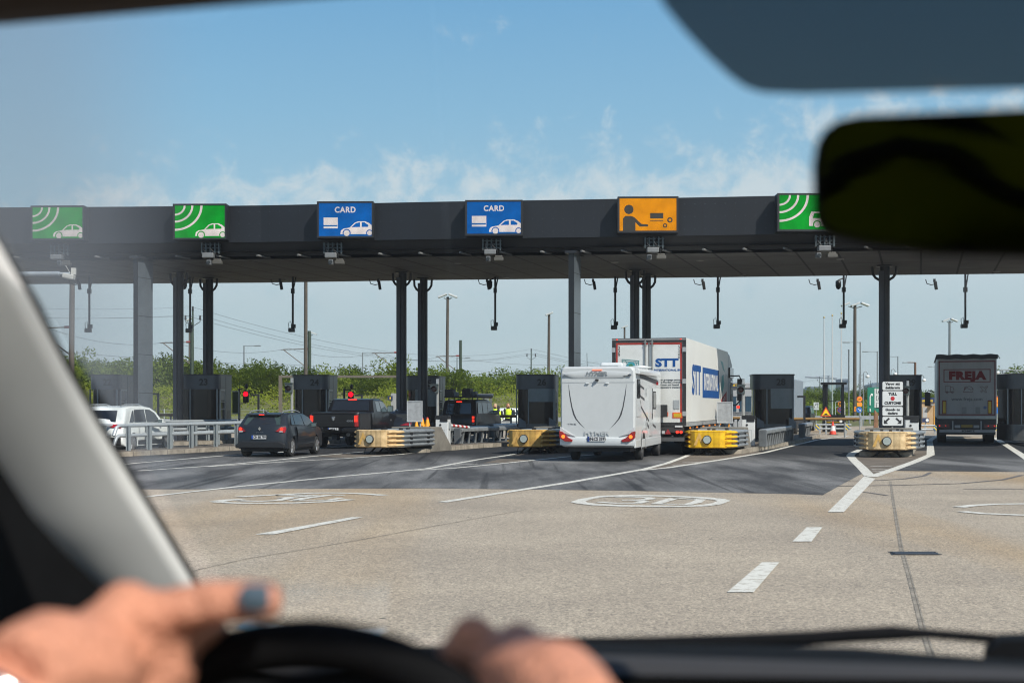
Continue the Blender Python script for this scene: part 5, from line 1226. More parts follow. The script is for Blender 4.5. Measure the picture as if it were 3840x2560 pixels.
# flank lettering
sd = lambda s_, sz, y, z, m, sx=1.0, **k: (lambda mb: (mb.text(s_, sz, (w/2+.006,y,z), xd=(0,1,0), ext=.004, sx=sx, **k), mb.build('lettering', m, t)))(MB())
mb = MB(); mb.add([(w/2+.003,4.6,1.98),(w/2+.003,10.1,1.98),(w/2+.003,10.1,3.12),(w/2+.003,4.6,3.12)], [(0,1,2,3)]); mb.build('blue_field', LB, t)
sd('STT', 1.42, 2.8, 2.55, LB, 1.05, bold=.05); sd('INTERNATIONAL', .86, 7.35, 2.55, PTS, .70, bold=.02)
mb = MB(); mb.add([(w/2+.003,10.9,1.5),(w/2+.003,13.0,1.5),(w/2+.003,13.0,2.3),(w/2+.003,10.9,1.95)], [(0,1,2,3)]); rp = mb.build('red_field', mat('field_red', (.40,.03,.03), .45), t)
mb = MB(); mb.text('FRESH', .36, (w/2+.008,11.95,1.9), xd=(0,1,.2), up=(0,-.2,1), ext=.004, sx=1.1); o = mb.build('lettering', PTS, rp)
mb = MB(); mb.add([(w/2+.003,10.6,3.55),(w/2+.003,11.6,3.5),(w/2+.003,12.3,3.1),(w/2+.003,11.5,3.2)], [(0,1,2,3)]); mb.add([(w/2+.003,10.9,2.35),(w/2+.003,11.4,2.2),(w/2+.003,12.1,2.6),(w/2+.003,11.8,3.0),(w/2+.003,11.1,2.9)], [(0,1,2,3,4)]); mb.build('teal_emblem', mat('ice_teal2', (.06,.34,.34), .4), t)
# tractor cab
CB = mat('cab_paint', (.40,.42,.43), .35)
mb = MB(); mb.prism([(14.0,.75),(16.2,.75),(16.25,2.2),(15.95,2.9),(15.7,3.55),(14.6,3.95),(14.0,3.95)], 'x', -1.24, 1.24); cb = mb.build('cab', CB, t, bevel=.08, seg=3)
mb = MB(); mb.prism([(14.9,1.9),(15.95,1.95),(15.75,2.75),(14.9,2.8)], 'x', 1.241, 1.255); mb.build('cab_window', MK_GLASS, cb)
mb = MB(); mb.bx(1.25,1.32,14.1,15.6,2.9,3.35); mb.build('wind_deflector', MK_GLASS, cb, bevel=.02)
mb = MB(); mb.tube([(1.2,15.7,3.0),(1.55,15.75,3.02),(1.62,15.75,2.85)], .035, 6); mb.bx(1.46,1.78,15.7,15.86,2.28,2.88); mb.bx(1.46,1.76,15.7,15.86,1.90,2.2); mb.tube([(1.6,15.78,2.3),(1.6,15.78,2.1)], .03, 6); mb.tube([(1.6,15.78,1.92),(1.4,15.78,1.7),(1.2,15.75,1.7)], .035, 6); mb.build('wing_mirror', MK_BLACK, cb, bevel=.03)
mb = MB(); mb.box((1.5,15.75,1.62),(.12,.08,.12)); mb.build('marker_light', MK_RED, cb)
for yc in (14.9,):
    for sg in (-1, 1): mb = MB(); mb.lathe([(.3,.01),(.48,0),(.5,.05),(.5,.3),(.48,.34),(.3,.33)], ((1.22-.34) if sg > 0 else -1.22, yc, .5), 24, 'x'); mb.build('wheel', MK_RUB, t)
mb = MB(); mb.tube([(1.0,12.4,.75),(1.0,13.6,.75)], .3, 14); mb.build('fuel_tank', mat('tank_alu', (.4,.4,.4), .35, .7), t)
# --- FREJA lorry
d0 = 63.0
t = thing('curtain_lorry', 'grey-white lorry with red FREJA lettering, in the shade of the canopy', 'lorry', (X(3626,d0), d0, .008), -R(16.0))
w, Lb, z0, z1 = 2.5, 13.2, 1.12, 3.95
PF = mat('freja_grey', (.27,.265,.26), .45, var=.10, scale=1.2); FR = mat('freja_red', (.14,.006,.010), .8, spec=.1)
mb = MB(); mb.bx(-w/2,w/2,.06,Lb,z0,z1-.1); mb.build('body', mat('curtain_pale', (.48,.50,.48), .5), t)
mb = MB(); vs = []
n = 18
for k in range(n+1):
    x = -w/2-.05+(w+.1)*k/n; dz = .02*math.sin(k*1.3); vs += [(x,-.05,z1-.20+dz*.6),(x,-.05,z1+dz),(x,Lb,z1)]
mb.add(vs, [(3*k,3*k+3,3*k+4,3*k+1) for k in range(n)]+[(3*k+1,3*k+4,3*k+5,3*k+2) for k in range(n)]); mb.tube([(w/2+.05,-.05,z1-.05),(w/2+.12,-.06,z1-.2)], .02, 5); mb.tube([(-w/2-.05,-.05,z1-.05),(-w/2-.09,-.06,z1-.2)], .02, 5); mb.build('roof_sheet', mat('sheet_black', (.012,.013,.016), .6), t)
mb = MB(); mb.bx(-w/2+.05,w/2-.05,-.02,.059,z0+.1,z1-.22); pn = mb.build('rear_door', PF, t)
mb = MB()
for k in range(9): x = -w/2+.15+k*(w-.3)/8; mb.bx(x-.004,x+.004,-.023,-.0205,z0+.12,z1-.3)
mb.build('door_seam', mat('seam_grey', (.22,.22,.22), .5), pn)
mb = MB(); e = .045; a, b0, b1 = w/2-.05, z0+.14, z1-.29
for q in ((-a,-a+e,b0,b1),(a-e,a,b0,b1),(-a+e,a-e,b1-e,b1),(-a+e,a-e,b0,b0+e)): mb.bx(q[0],q[1],-.03,-.021,q[2],q[3])
mb.build('red_border', FR, t)
mb = MB(); a, b0, b1, e = .99, 2.72, 3.30, .035
for q in ((-a,-a+e,b0,b1),(a-e,a,b0,b1),(-a+e,a-e,b1-e,b1),(-a+e,a-e,b0,b0+e)): mb.bx(q[0],q[1],-.028,-.021,q[2],q[3])
mb.build('logo_frame', FR, t)
mb = MB(); mb.text('FREJA', .47, (0,-.024,3.0), ext=.005, bold=.036, sx=1.16, sp=1.15); mb.build('lettering', FR, t)
mb = MB(); mb.text('www.freja.com', .215, (0,-.024,1.97), ext=.004, bold=.003, sx=1.0); mb.build('web_lettering', mat('web_ink', (.05,.05,.06), .5), t)
def icon(lines, nm):
    mb = MB()
    for ln in lines: mb.tube([(x,-.024,z) for x, z in ln], .010, 4)
    mb.build(nm, mat('icon_red', (.12,.03,.03), .8), t)
ci = lambda x, z, r: [(x+r*math.cos(k*.7), z+r*math.sin(k*.7)) for k in range(10)]
icon([[(-.92,2.28),(-.92,2.55),(-.70,2.55),(-.70,2.28),(-.92,2.28)],[(-.70,2.5),(-.60,2.5),(-.55,2.40),(-.55,2.28),(-.70,2.28)],ci(-.84,2.28,.04),ci(-.62,2.28,.04)],'lorry_icon')
icon([[(-.16,2.28),(.24,2.28),(.26,2.42),(.18,2.52),(.08,2.54),(-.05,2.48),(-.16,2.28)],[(-.08,2.42),(.02,2.46),(.16,2.38),(.25,2.42)],[(-.11,2.38),(-.1,2.5),(-.02,2.54)]],'ship_icon')
icon([[(.55,2.30),(.66,2.38),(.56,2.52),(.62,2.54),(.74,2.46),(.86,2.56),(.88,2.52),(.78,2.40),(.82,2.26),(.78,2.26),(.70,2.36),(.60,2.26)]],'plane_icon')
for sg in (-1, 1):
    mb = MB(); mb.bx(sg*.96-.09,sg*.96+.09,-.03,-.021,1.32,1.92); rp = mb.build('reflector_panel', FR, t)
    mb = MB(); mb.bx(sg*.96-.06,sg*.96+.06,-.036,-.031,1.35,1.87); mb.build('yellow_field', mat('panel_yellow', ()), rp)
for x0 in (-.22,.36): mb = MB(); mb.bx(x0,x0+.2,-.04,-.021,1.33,1.62); mb.build('document_box', mat('docbox', (.17,.17,.17), .5), t)
mb = MB(); mb.lathe([(.07,0),(.07,-.004)], (.76,-.021,1.60), 16, 'y'); mb.build('round_sticker', mat('sticker_blue', (.04,.08,.2), .4), t)
mb = MB(); mb.bx(-w/2,w/2,-.03,.06,z0-.02,z0+.10); mb.build('door_sill', mat('sill_grey', (.40,.40,.38), .5), t)
mb = MB(); mb.bx(-w/2+.02,w/2-.02,.05,.5,.62,z0-.03); mb.bx(-w/2+.05,w/2-.05,-.02,.08,.40,.55); mb.bx(-.5,-.4,.1,13,.7,1.1); mb.bx(.4,.5,.1,13,.7,1.1); mb.build('chassis', MK_INK, t)
mb = MB(); mb.bx(-w/2+.08,w/2-.08,-.05,-.021,.50,.62); ub = mb.build('underrun_bar', mat('bar_pale', (.30,.30,.30), .5), t)
mb = MB(); mb.text('SCHMITZ', .10, (.05,-.052,.56), ext=.004, bold=.006, sx=1.3); mb.build('lettering', MK_INK, ub)
for sg in (-1, 1):
    mb = MB(); mb.bx(sg*.98-.24,sg*.98+.24,.0,.049,.70,.86); lp = mb.build('tail_light', mat('dull_lamp', (.10,.02,.02), .3), t)
    mb = MB(); mb.lathe([(.03,0),(.03,-.01)], (sg*1.16,-.001,.79), 10, 'y'); mb.lathe([(.02,0),(.02,-.01)], (sg*.9,-.001,.79), 10, 'y'); mb.build('lit_bulb', mat('bulb_dim', (.4,.01,.01), .3, emit=.7, ecol=(1,.02,.01)), lp)
    mb = MB(); mb.bx(sg*.6-.03,sg*.6+.03,-.01,.045,.55,1.0); mb.bx(sg*.40-.12,sg*.40+.12,.0,.045,.70,.82); mb.build('light_bar', mat('bar_pale', ()), t)
    for yc in (2.0,3.3,4.6):
        mb = MB(); mb.lathe([(.3,.01),(.48,0),(.5,.05),(.5,.33),(.48,.38),(.3,.37)], ((w/2-.40) if sg > 0 else -w/2+.02, yc, .5), 24, 'x'); mb.build('wheel', MK_RUB, t)
    mb = MB(); mb.tube([(sg*1.2,14.6,2.4),(sg*1.55,14.6,2.5),(sg*1.6,14.6,2.4)], .03, 6); mb.bx(min(sg*1.45,sg*1.75),max(sg*1.45,sg*1.75),14.55,14.7,1.65,2.4); mb.build('wing_mirror', MK_BLACK, t, bevel=.04)
mb = MB(); mb.bx(-.24,.24,-.01,.02,.72,.84); mb.build('number_plate', mat('plate_yellow', (.25,.16,.01), .5), t)
mb = MB(); mb.prism([(13.3,.6),(15.2,.6),(15.2,2.6),(14.9,3.6),(13.3,3.7)], 'x', -1.22, 1.22); mb.build('cab', mat('cab_dark', (.06,.08,.10), .4), t, bevel=.06)
# --- distant vehicles past the booths
t = thing('box_van', 'pale blue-grey box lorry just past booth 28', 'lorry', (X(2930,80),80,.008), -R(16))
mb = MB(); mb.bx(-.75,.75,0,6,.9,3.15); mb.build('body', mat('van_bluegrey', (.20,.24,.28), .5), t, bevel=.03)
mb = MB(); mb.bx(-.75,.75,.3,6.2,.4,.89); mb.build('chassis', MK_INK, t)
for sg in (-1, 1):
    mb = MB(); mb.lathe([(.25,.01),(.42,0),(.42,.28),(.25,.27)], ((.5) if sg > 0 else -.76, 1.2, .42), 18, 'x'); mb.build('wheel', MK_RUB, t)
    mb = MB(); mb.box((sg*.6,-.01,.75),(.14,.02,.1)); mb.build('tail_light', MK_RED, t)
c = Car('dark_van', 'dark people carrier with glinting windows beyond booth 28', 'car', (X(2984,92),92,.008), R(16), [(.03,.4),(0,.6),(.05,1.1),(.25,1.55),(.6,1.66),(3,1.66),(3.6,1.5),(4.2,1.2),(4.8,1.0),(4.85,.4)], 4.85, 1.85, .28, (.9,3.9), .34, PK, 1.15, .12)
c.side([(.5,1.2),(2.0,1.18),(2.0,1.55),(.6,1.53)],'rear_side_window',mat('side_glass_sky',())); c.side([(2.1,1.18),(3.6,1.18),(3.2,1.5),(2.1,1.55)],'front_side_window',mat('side_glass_sky',()))
c.rear([(-.7,1.18),(.7,1.18),(.66,1.52),(-.66,1.52)],'rear_window',mat('side_glass_sky',()),.02)
for nm, u, dd, lb in (('white_car',1830,100,'white car parked behind the two workers on the near side'),('white_car',1912,116,'white car parked behind the worker with outstretched arm')):
    c = Car(nm, lb, 'car', (X(u,dd),dd,.008), R(62), [(.03,.35),(0,.6),(.1,.95),(.5,1.4),(1.0,1.5),(2.2,1.48),(3.0,1.0),(4.0,.85),(4.2,.5),(4.2,.33)], 4.2, 1.75, .22, (.8,3.4), .32, PW, 1.0, .2)
    c.side([(.7,1.02),(1.7,1.02),(1.7,1.38),(1.0,1.36)],'rear_side_window',MK_GLASS); c.side([(1.78,1.02),(2.8,1.0),(2.2,1.36),(1.78,1.38)],'front_side_window',MK_GLASS)
# ================================================================= PEOPLE AT THE BOOTHS
SKIN = mat('skin', (.55,.30,.20), .5, var=.1, scale=8); CL_BLK = mat('clothes_black', (.015,.015,.018), .9); VEST = mat('hi_vis_yellow', (.62,.85,.02), .6, var=.08); VBAND = mat('reflective_band', (.55,.57,.50), .4)
def person(u, d, zoff, face, label, hair, longh, arms, trousers=CL_BLK):
    t = thing('person', label, 'person', (X(u,d), d, zoff), face, 'workers in yellow vests')
    mb = MB()
    for sg in (-1, 1):
        mb.tube([(sg*.10,0,.05),(sg*.105,.0,.48),(sg*.11,.0,.88)], [.05,.065,.095], 10)
        mb.tube([(sg*.10,-.06,.045),(sg*.11,.13,.04)], [.05,.04], 8)
        p = arms[0 if sg < 0 else 1]
        mb.tube([(sg*.17,0,1.40)]+p[:1]+p[1:], [.062,.048,.036], 9)
    mb.lathe([(.10,.80),(.165,.86),(.17,.95),(.15,1.08),(.175,1.25),(.19,1.38),(.13,1.46),(.06,1.50)], (0,0,0), 16)
    mb.tube([(0,0,1.45),(0,.01,1.60)], .055, 10)
    mb.build('body', trousers, t, remesh=.018)
    hd = MB(); hd.sph((0,.02,1.635),(.078,.095,.115),16,12); hd.sph((0,.115,1.615),(.016,.02,.022),8,6)
    for sg in (-1, 1): hd.sph((sg*.08,.01,1.625),(.015,.025,.03),8,6)
    for sg, p in zip((-1, 1), arms):
        q = Vector(p[-1]); hd.sph(q,(.035,.04,.045),8,6)
        for k in range(4): hd.tube([q+Vector((-.02+.014*k,.02,-.02)), q+Vector((-.02+.014*k,.05,-.06))], [.010,.007], 5)
        hd.tube([q+Vector((-sg*.03,.01,0)), q+Vector((-sg*.045,.04,-.02))], [.011,.008], 5)
    hd.build('skin', SKIN, t)
    fm = MB()
    for sg in (-1, 1): fm.sph((sg*.03,.108,1.645),(.012,.008,.008),6,5)
    fm.box((0,.108,1.575),(.045,.012,.008)); fm.build('eyes_and_mouth', MK_INK, t)
    hm = MB(); hm.sph((0,-.012,1.665),(.092,.102,.112),14,10)
    if longh:
        hm.sph((0,-.04,1.58),(.095,.075,.14),12,8)
        for sg in (-1, 1): hm.sph((sg*.075,.0,1.58),(.035,.06,.11),8,6)
    hm.build('hair', hair, t)
    v = MB(); v.lathe([(.195,.95),(.185,1.08),(.195,1.25),(.205,1.36),(.14,1.455)], (0,0,0), 18, smooth=True); vv = v.build('vest', VEST, t)
    for p_ in vv.data.polygons: pass
    b_ = MB(); b_.lathe([(.198,1.03),(.195,1.08)], (0,0,0), 18); b_.build('reflective_band', VBAND, vv)
    if trousers:
        a = MB()
        for sg in (-1, 1): a.sph((sg*.205,0,1.36),(.07,.10,.13),10,8)
        a.build('sleeve', CL_BLK, t)
    return t
HB = mat('hair_blond', (.42,.31,.18), .7, var=.25, scale=20); HR = mat('hair_ginger', (.35,.16,.07), .7, var=.25, scale=20); HK = mat('hair_dark', (.02,.015,.012), .7)
dP = 80
zz = Z(1513, dP)-1.755
person(1857, dP, zz, R(150), 'person with long blond hair and yellow vest, seen from behind', HB, True, [[(-.27,.05,1.15),(-.22,.22,1.05)],[(.27,.05,1.15),(.22,.22,1.05)]])
person(1905, dP, zz, R(205), 'person with ginger hair and sunglasses in yellow vest, arm stretched out to the booth', HR, True, [[(-.42,.02,1.25),(-.62,.1,1.12)],[(.26,.05,1.15),(.2,.2,1.05)]])
t = person(1869, dP+1.2, Z(1521,dP+1.2)-1.755, R(-20), 'dark-haired person in yellow vest, half hidden behind the blond one', HK, False, [[(-.27,.05,1.15),(-.2,.2,1.02)],[(.27,.05,1.15),(.2,.2,1.02)]])
# ================================================================= CONES
def cone(u, vb, vt, d, label, cols, z=None, grp='orange traffic cones'):
    zb = Z(vb, d) if z is None else z; h = Z(vt, d)-zb
    t = thing('traffic_cone', label, 'cone', (X(u,d), d, zb), .3, grp)
    mb = MB(); mb.bx(-h*.3,h*.3,-h*.3,h*.3,0,.04); mb.build('base', mat('cone_base', (.03,.03,.03), .8), t, bevel=.01)
    z0 = .04
    for f, m in cols:
        z1 = min(h, h*f); r = lambda z: .03+(h*.23)*(1-z/h)
        mb = MB(); mb.lathe([(r(z0),z0),(r(z1),z1)], (0,0,0), 16); mb.build('band', m, t); z0 = z1
CO = mat('cone_orange', (.92,.36,.01), .5); CR = mat('cone_red', (.75,.06,.03), .5)
# a stout plinth behind the beige cushion carries the three cones
cone(1562,1600,1578,55,'short orange cone under the notice board, lowest of three',[(1,CO)],z=.30)
cone(1584,1600,1566,55.4,'orange cone with red tip right beside the notice board',[(.93,CO),(1,CR)],z=.40)
cone(1603,1600,1564.5,55.0,'orange cone with red tip, tallest of three by the notice board',[(.92,CO),(1,CR)],z=.40)
cone(2735,1606,1589,55.5,'orange cone behind the notice board by the lorry',[(1,CO)],z=.45)
cone(3123,1631,1579,82,'red and white cone standing alone on the sunlit road before the glass kiosk',[(.30,CR),(.66,MK_WHITE),(1,CR)],z=.0)
# ================================================================= SIGNS
def panel_sign(t, x, zc, w, h, m, y=0, r=.04, nm='panel', parent=None, rim=None):
    mb = MB(); pts = []
    for cx, cz, a0 in ((w/2-r,h/2-r,0),(-w/2+r,h/2-r,90),(-w/2+r,-h/2+r,180),(w/2-r,-h/2+r,270)):
        for k in range(5): a = R(a0+90*k/4); pts.append((x+cx+r*math.cos(a), zc+cz+r*math.sin(a)))
    mb.prism(pts, 'y', y-.01, y+.01); return mb.build(nm, m, parent or t)
d = 49.6
t = thing('customs_sign', 'tall white customs sign of four plates reading TULL CUSTOMS', 'sign', (X(3347,d), d, .16), -R(3))
SW = mat('sign_white', (.60,.61,.60), .5, var=.03); z_ = lambda v: Z(v,d)-.16
w = .70
for nm, v0, v1, lines in (('upper_plate',1431,1462,(('Varor att',1439,.115),('deklarera',1453,.115))),('middle_plate',1466,1521,(('TULL',1477,.125),('CUSTOMS',1511,.125))),('lower_plate',1525,1558,(('Goods to',1535.5,.115),('declare',1549,.115))),('arrow_plate',1562,1595,())):
    zc, h = (z_(v0)+z_(v1))/2, z_(v0)-z_(v1)
    panel_sign(t,0,zc,w+.05,h+.05,MK_INK,.003,.05,'plate_border')
    pp = panel_sign(t,0,zc,w,h,SW,-.012,.04,nm)
    for s_, v, sz in lines: mb = MB(); mb.text(s_, sz, (.0,-.026,z_(v)), ext=.004, bold=.007, sp=1.12 if len(s_) > 7 and s_[0] != 'C' else 1.0); mb.build('lettering', MK_INK, pp)
    if nm == 'middle_plate': mb = MB(); mb.lathe([(.072,0),(.072,-.005)], (0,-.0225,z_(1493.5)), 22, 'y'); mb.build('red_dot', mat('dot_red', (.42,.01,.015), .5), pp)
    if nm == 'arrow_plate':
        for sg in (-1, 1):
            mb = MB(); q = [(-.07,.12),(.0,.12)]
            pts = [(sg*.30,-.09),(sg*.30,.06),(sg*.255,.015),(sg*.14,.125),(sg*.095,.08),(sg*.21,-.03),(sg*.155,-.09)]
            mb.prism([(x,z+zc) for x,z in pts], 'y', -.028, -.023); mb.build('arrow', MK_INK, pp)
mb = MB(); mb.tube([(0,.05,0),(0,.05,z_(1440))], .038, 8); mb.build('post', mat('pole_pale', ()), t)
# hump warning triangle
d = 84
t = thing('warning_triangle', 'yellow hump warning triangle with red border', 'sign', (X(3097,d), d, 0), 0)
def tri(s_, zc): return [(-s_,zc-s_*.58),(s_,zc-s_*.58),(0,zc+s_*1.15)]
zc, s_ = Z(1549,d), .335
mb = MB(); mb.prism(tri(s_,zc), 'y', 0, .03); pb = mb.build('border', mat('sign_red', (.55,.03,.02), .5), t, bevel=.03)
mb = MB(); mb.prism(tri(s_*.72,zc), 'y', -.012, -.001); mb.build('field', mat('sign_yellow', (.85,.55,.01), .5), t)
mb = MB(); mb.prism([(x*.5,zc+z*.5) for x,z in ((-.34,-.22),(.34,-.22),(.34,-.18),(.22,-.16),(.12,-.02),(-.12,-.02),(-.22,-.16),(-.34,-.18))], 'y', -.02, -.013); mb.build('hump_symbol', MK_INK, t)
mb = MB(); mb.tube([(0,.06,0),(0,.06,zc)], .035, 8); mb.build('post', MK_GREYP, t)
# lane merge sign
d = 125
t = thing('merge_sign', 'white lane-merge sign with black arrows in front of the bushes', 'sign', (X(3061,d), d, 0), 0)
z_ = lambda v: Z(v,d); w = 20*d/F
panel_sign(t,0,(z_(1508)+z_(1529))/2,w,z_(1508)-z_(1529),mat('sign_pale', (.5,.53,.53), .5),0,.03); panel_sign(t,0,(z_(1530)+z_(1536))/2,w,z_(1530)-z_(1536),mat('sign_pale', ()),0,.02,'lower_plate')
for sg in (-1, 1):
    mb = MB(); x = .10 if sg < 0 else .22
    x = -.02 if sg < 0 else .14
    mb.tube([((x-.14) if sg < 0 else x,-.02,z_(1527)),((x-.1) if sg < 0 else x,-.02,z_(1520)),(x,-.02,z_(1517)),(x,-.02,z_(1512))], .022, 5); mb.lathe([(.001,.12),(.05,0)], (x,-.02,z_(1514)), 8); mb.build('arrow', MK_INK, t)
mb = MB(); mb.tube([(0,.06,0),(0,.06,z_(1510))], .035, 6); mb.build('post', MK_GREYP, t)
# stack of round signs on a mast
d = 98
t = thing('round_sign_stack', 'orange round sign, orange plate and blue arrow disc on one mast', 'sign', (X(3223,d), d, 0), 0); z_ = lambda v: Z(v,d)
OR = mat('sign_orange', (.85,.28,.01), .5); RD = mat('sign_red', ()); BL = mat('sign_blue', (.01,.12,.42), .5)
def disc(t, x, z, r, m, y=0, nm='disc'): mb = MB(); mb.lathe([(r,0),(r,-.012)], (x,y,z), 24, 'y'); return mb.build(nm, m, t)
disc(t,0,z_(1496),.20*1.0,RD,0,'border'); disc(t,0,z_(1496),.16,OR,-.013,'field')
mb = MB(); mb.tube([(-.09,-.03,z_(1496)-.02),(.0,-.03,z_(1496)),(.1,-.03,z_(1496)+.03)], .02, 5); mb.build('symbol', MK_INK, t)
panel_sign(t,.0,z_(1516),.34,.26,OR,0,.02); disc(t,-.02,z_(1536),.20,BL,0,'blue_disc')
mb = MB(); mb.tube([(-.12,-.02,z_(1532)),(.08,-.02,z_(1540))], .022, 5); mb.tube([(.08,-.02,z_(1534)),(.09,-.02,z_(1541)),(-.02,-.02,z_(1541.5))], .02, 5); mb.build('arrow', MK_WHITE, t)
mb = MB(); mb.tube([(.05,.06,0),(.05,.06,z_(1488))], .04, 8); mb.build('post', MK_GREYP, t)
t = thing('round_sign_stack', 'orange round sign and plate peeping out beside the red and white lorry', 'sign', (X(3734,d), d, 0), 0)
disc(t,0,z_(1499),.26,RD,0,'border'); disc(t,0,z_(1499),.21,OR,-.013,'field'); panel_sign(t,.1,z_(1517),.34,.28,OR,0,.02); disc(t,.0,z_(1539),.22,BL,0,'blue_disc')
mb = MB(); mb.tube([(.1,.06,0),(.1,.06,z_(1492))], .04, 8); mb.build('post', MK_GREYP, t)
d = 90
t = thing('plate_sign', 'small orange plate with black mark on a brown pole', 'sign', (X(3203,d), d, Z(1533,d)), 0)
panel_sign(t,0,0,.12,.28,OR,-.25,.01); mb = MB(); mb.bx(-.015,.015,-.275,-.262,-.1,.1); mb.build('mark', MK_INK, t); mb = MB(); mb.tube([(0,-.24,0),(0,.0,0)], .02, 5); mb.build('bracket', MK_GREYP, t)
# green direction board
d = 130
t = thing('direction_board', 'large green direction board with white bent arrow behind the customs sign', 'sign', (X(3253,d), d, 0), 0); z_ = lambda v: Z(v,d)
k = d/F
GRN = mat('sign_green', (.005,.17,.11), .5)
panel_sign(t,35*k,(z_(1452)+z_(1545))/2,70*k,93*k,GRN,0,.08); panel_sign(t,40*k,(z_(1456)+z_(1528))/2,28*k,72*k,SW,-.03,.05,'white_field')
for v in (1466,1492,1519):
    panel_sign(t,42*k,z_(v),19*k,18*k,MK_INK,-.055,.02,'pictogram_frame'); panel_sign(t,42*k,z_(v),17*k,16*k,SW,-.08,.02,'pictogram')
mb = MB(); mb.tube([(9*k,-.03,z_(1519)),(9*k,-.03,z_(1490)),(12*k,-.03,z_(1482)),(17*k,-.03,z_(1478))], .07, 6); mb.tube([(12*k,-.03,z_(1477)),(18*k,-.03,z_(1477.5)),(17*k,-.03,z_(1484))], .06, 5); mb.tube([(9*k,-.03,z_(1543)),(9*k,-.03,z_(1531))], .07, 6); mb.build('arrow', MK_WHITE, t)
mb = MB(); mb.text('i', 12*k, (42*k,-.10,z_(1492)), bold=.03); mb.add([(38*k,-.10,z_(1472)),(46*k,-.10,z_(1472)),(42*k,-.10,z_(1460))], [(0,1,2)]); mb.build('pictogram_symbol', MK_INK, t)
for x in (10*k,60*k): mb = MB(); mb.tube([(x,.15,0),(x,.15,z_(1460))], .09, 8); mb.build('post', MK_GREYP, t)
t = thing('info_sign', 'small dark blue sign with white crest on a pale cabinet beside booth 25', 'sign', (X(1476,78), 78, 0), 0)
mb = MB(); mb.bx(-.15,.15,0,.4,0,Z(1474,78)); mb.build('cabinet', mat('cab_grey', (.30,.31,.31), .5), t); mb = MB(); mb.bx(-.32,-.05,-.06,-.01,Z(1500,78),Z(1484,78)); p_ = mb.build('blue_plate', mat('navy', (.015,.03,.09), .5), t); mb = MB(); mb.bx(-.21,-.15,-.07,-.061,Z(1496,78),Z(1488,78)); mb.build('crest', mat('sign_yellow', ()), p_)
t = thing('shelter', 'grey box shelter behind the roof-laden off-road car', 'shelter', (X(1816,88), 88, 0), 0); z_ = lambda v: Z(v,88)
mb = MB(); mb.bx(-.5,.55,0,1,z_(1484),z_(1475)); mb.build('roof', mat('shelter_grey', (.10,.11,.115), .5), t)
for x in (-.42,.42): mb = MB(); mb.bx(x-.05,x+.05,0,.1,0,z_(1484)); mb.build('post', mat('shelter_grey', ()), t)
mb = MB(); mb.bx(-.1,.3,.05,.1,z_(1503),z_(1486)); mb.build('panel', mat('shelter_panel', (.16,.18,.16), .5), t)
t = thing('info_sign', 'small green sign peeping over the off-road car roof', 'sign', (X(1820,84), 84, 0), 0); mb = MB(); mb.bx(-.12,.12,0,.05,Z(1522,84),Z(1502,84)); mb.build('panel', mat('sign_green2', (.005,.30,.18), .5), t, bevel=.02); mb = MB(); mb.tube([(0,.08,0),(0,.08,Z(1505,84))], .03, 6); mb.build('post', MK_GREYP, t)

# ================================================================= KIOSKS AND CUSTOMS BUILDINGS
d = 90
t = thing('glass_kiosk', 'dark framed glass kiosk standing on the sunlit road', 'kiosk', (X(3128,d), d, 0), -R(10)); z_ = lambda v: Z(v,d)
KD = mat('kiosk_dark', (.009,.011,.013), .6, spec=.2)
wk = 80*d/F; zt, zb = z_(1440), z_(1555)
mb = MB(); mb.bx(-wk/2-.12,wk/2+.1,-.12,1.5,zt-.02,zt+.12); mb.build('roof', KD, t)
mb = MB(); mb.bx(-wk/2,wk/2,0,1.4,0,zb); bs = mb.build('base', KD, t)
for x in (-wk/2+.07,-wk/2+.22,wk/2-.12):
    for y in (.06,1.33): mb = MB(); mb.bx(x-.06,x+.06,y-.06,y+.06,zb,zt-.02); mb.build('post', KD, t)
mb = MB(); mb.bx(-wk/2+.28,wk/2-.18,.02,.10,z_(1504),z_(1502)); mb.build('glazing_bar', KD, t)
GLS, nt, N, L = nodes('clear_glass')
o_ = nt.nodes['Material Output']; nt.nodes.remove(nt.nodes['Principled BSDF'])
tr = N('ShaderNodeBsdfTransparent'); tr.inputs[0].default_value = (.80,.86,.84,1); gl = N('ShaderNodeBsdfGlossy'); gl.inputs['Roughness'].default_value = .02
mx = N('ShaderNodeMixShader'); mx.inputs[0].default_value = .06; L(tr.outputs[0], mx.inputs[1]); L(gl.outputs[0], mx.inputs[2]); L(mx.outputs[0], o_.inputs['Surface'])
mb = MB(); mb.bx(-wk/2+.28,wk/2-.18,.055,.065,zb,z_(1504)-.0); mb.bx(-wk/2+.28,wk/2-.18,.055,.065,z_(1502),zt-.02); mb.build('pane', GLS, t)
mb = MB(); mb.text('Tullkontroll', .12, (-.15,-.02,z_(1575)), ext=.006); mb.build('white_lettering', MK_WHITE, bs)
mb = MB(); mb.text('Passport/Customs', .12, (-.1,-.02,z_(1582)), ext=.006); mb.build('yellow_lettering', mat('sign_yellow', ()), bs)
disc(t,.42,z_(1579),.09,MK_WHITE,-.005,'round_sign')
t = thing('speed_sign', 'orange 30 sign and blue no-stopping disc on a white frame behind the kiosk glass', 'sign', (X(3150,97), 97, 0), 0); z_ = lambda v: Z(v,97)
disc(t,.02,z_(1514),.185,RD,0,'border'); disc(t,.02,z_(1514),.165,OR,-.013,'field'); mb = MB(); mb.text('30', .22, (.02,-.03,z_(1514)), bold=.008); mb.build('lettering', MK_INK, t)
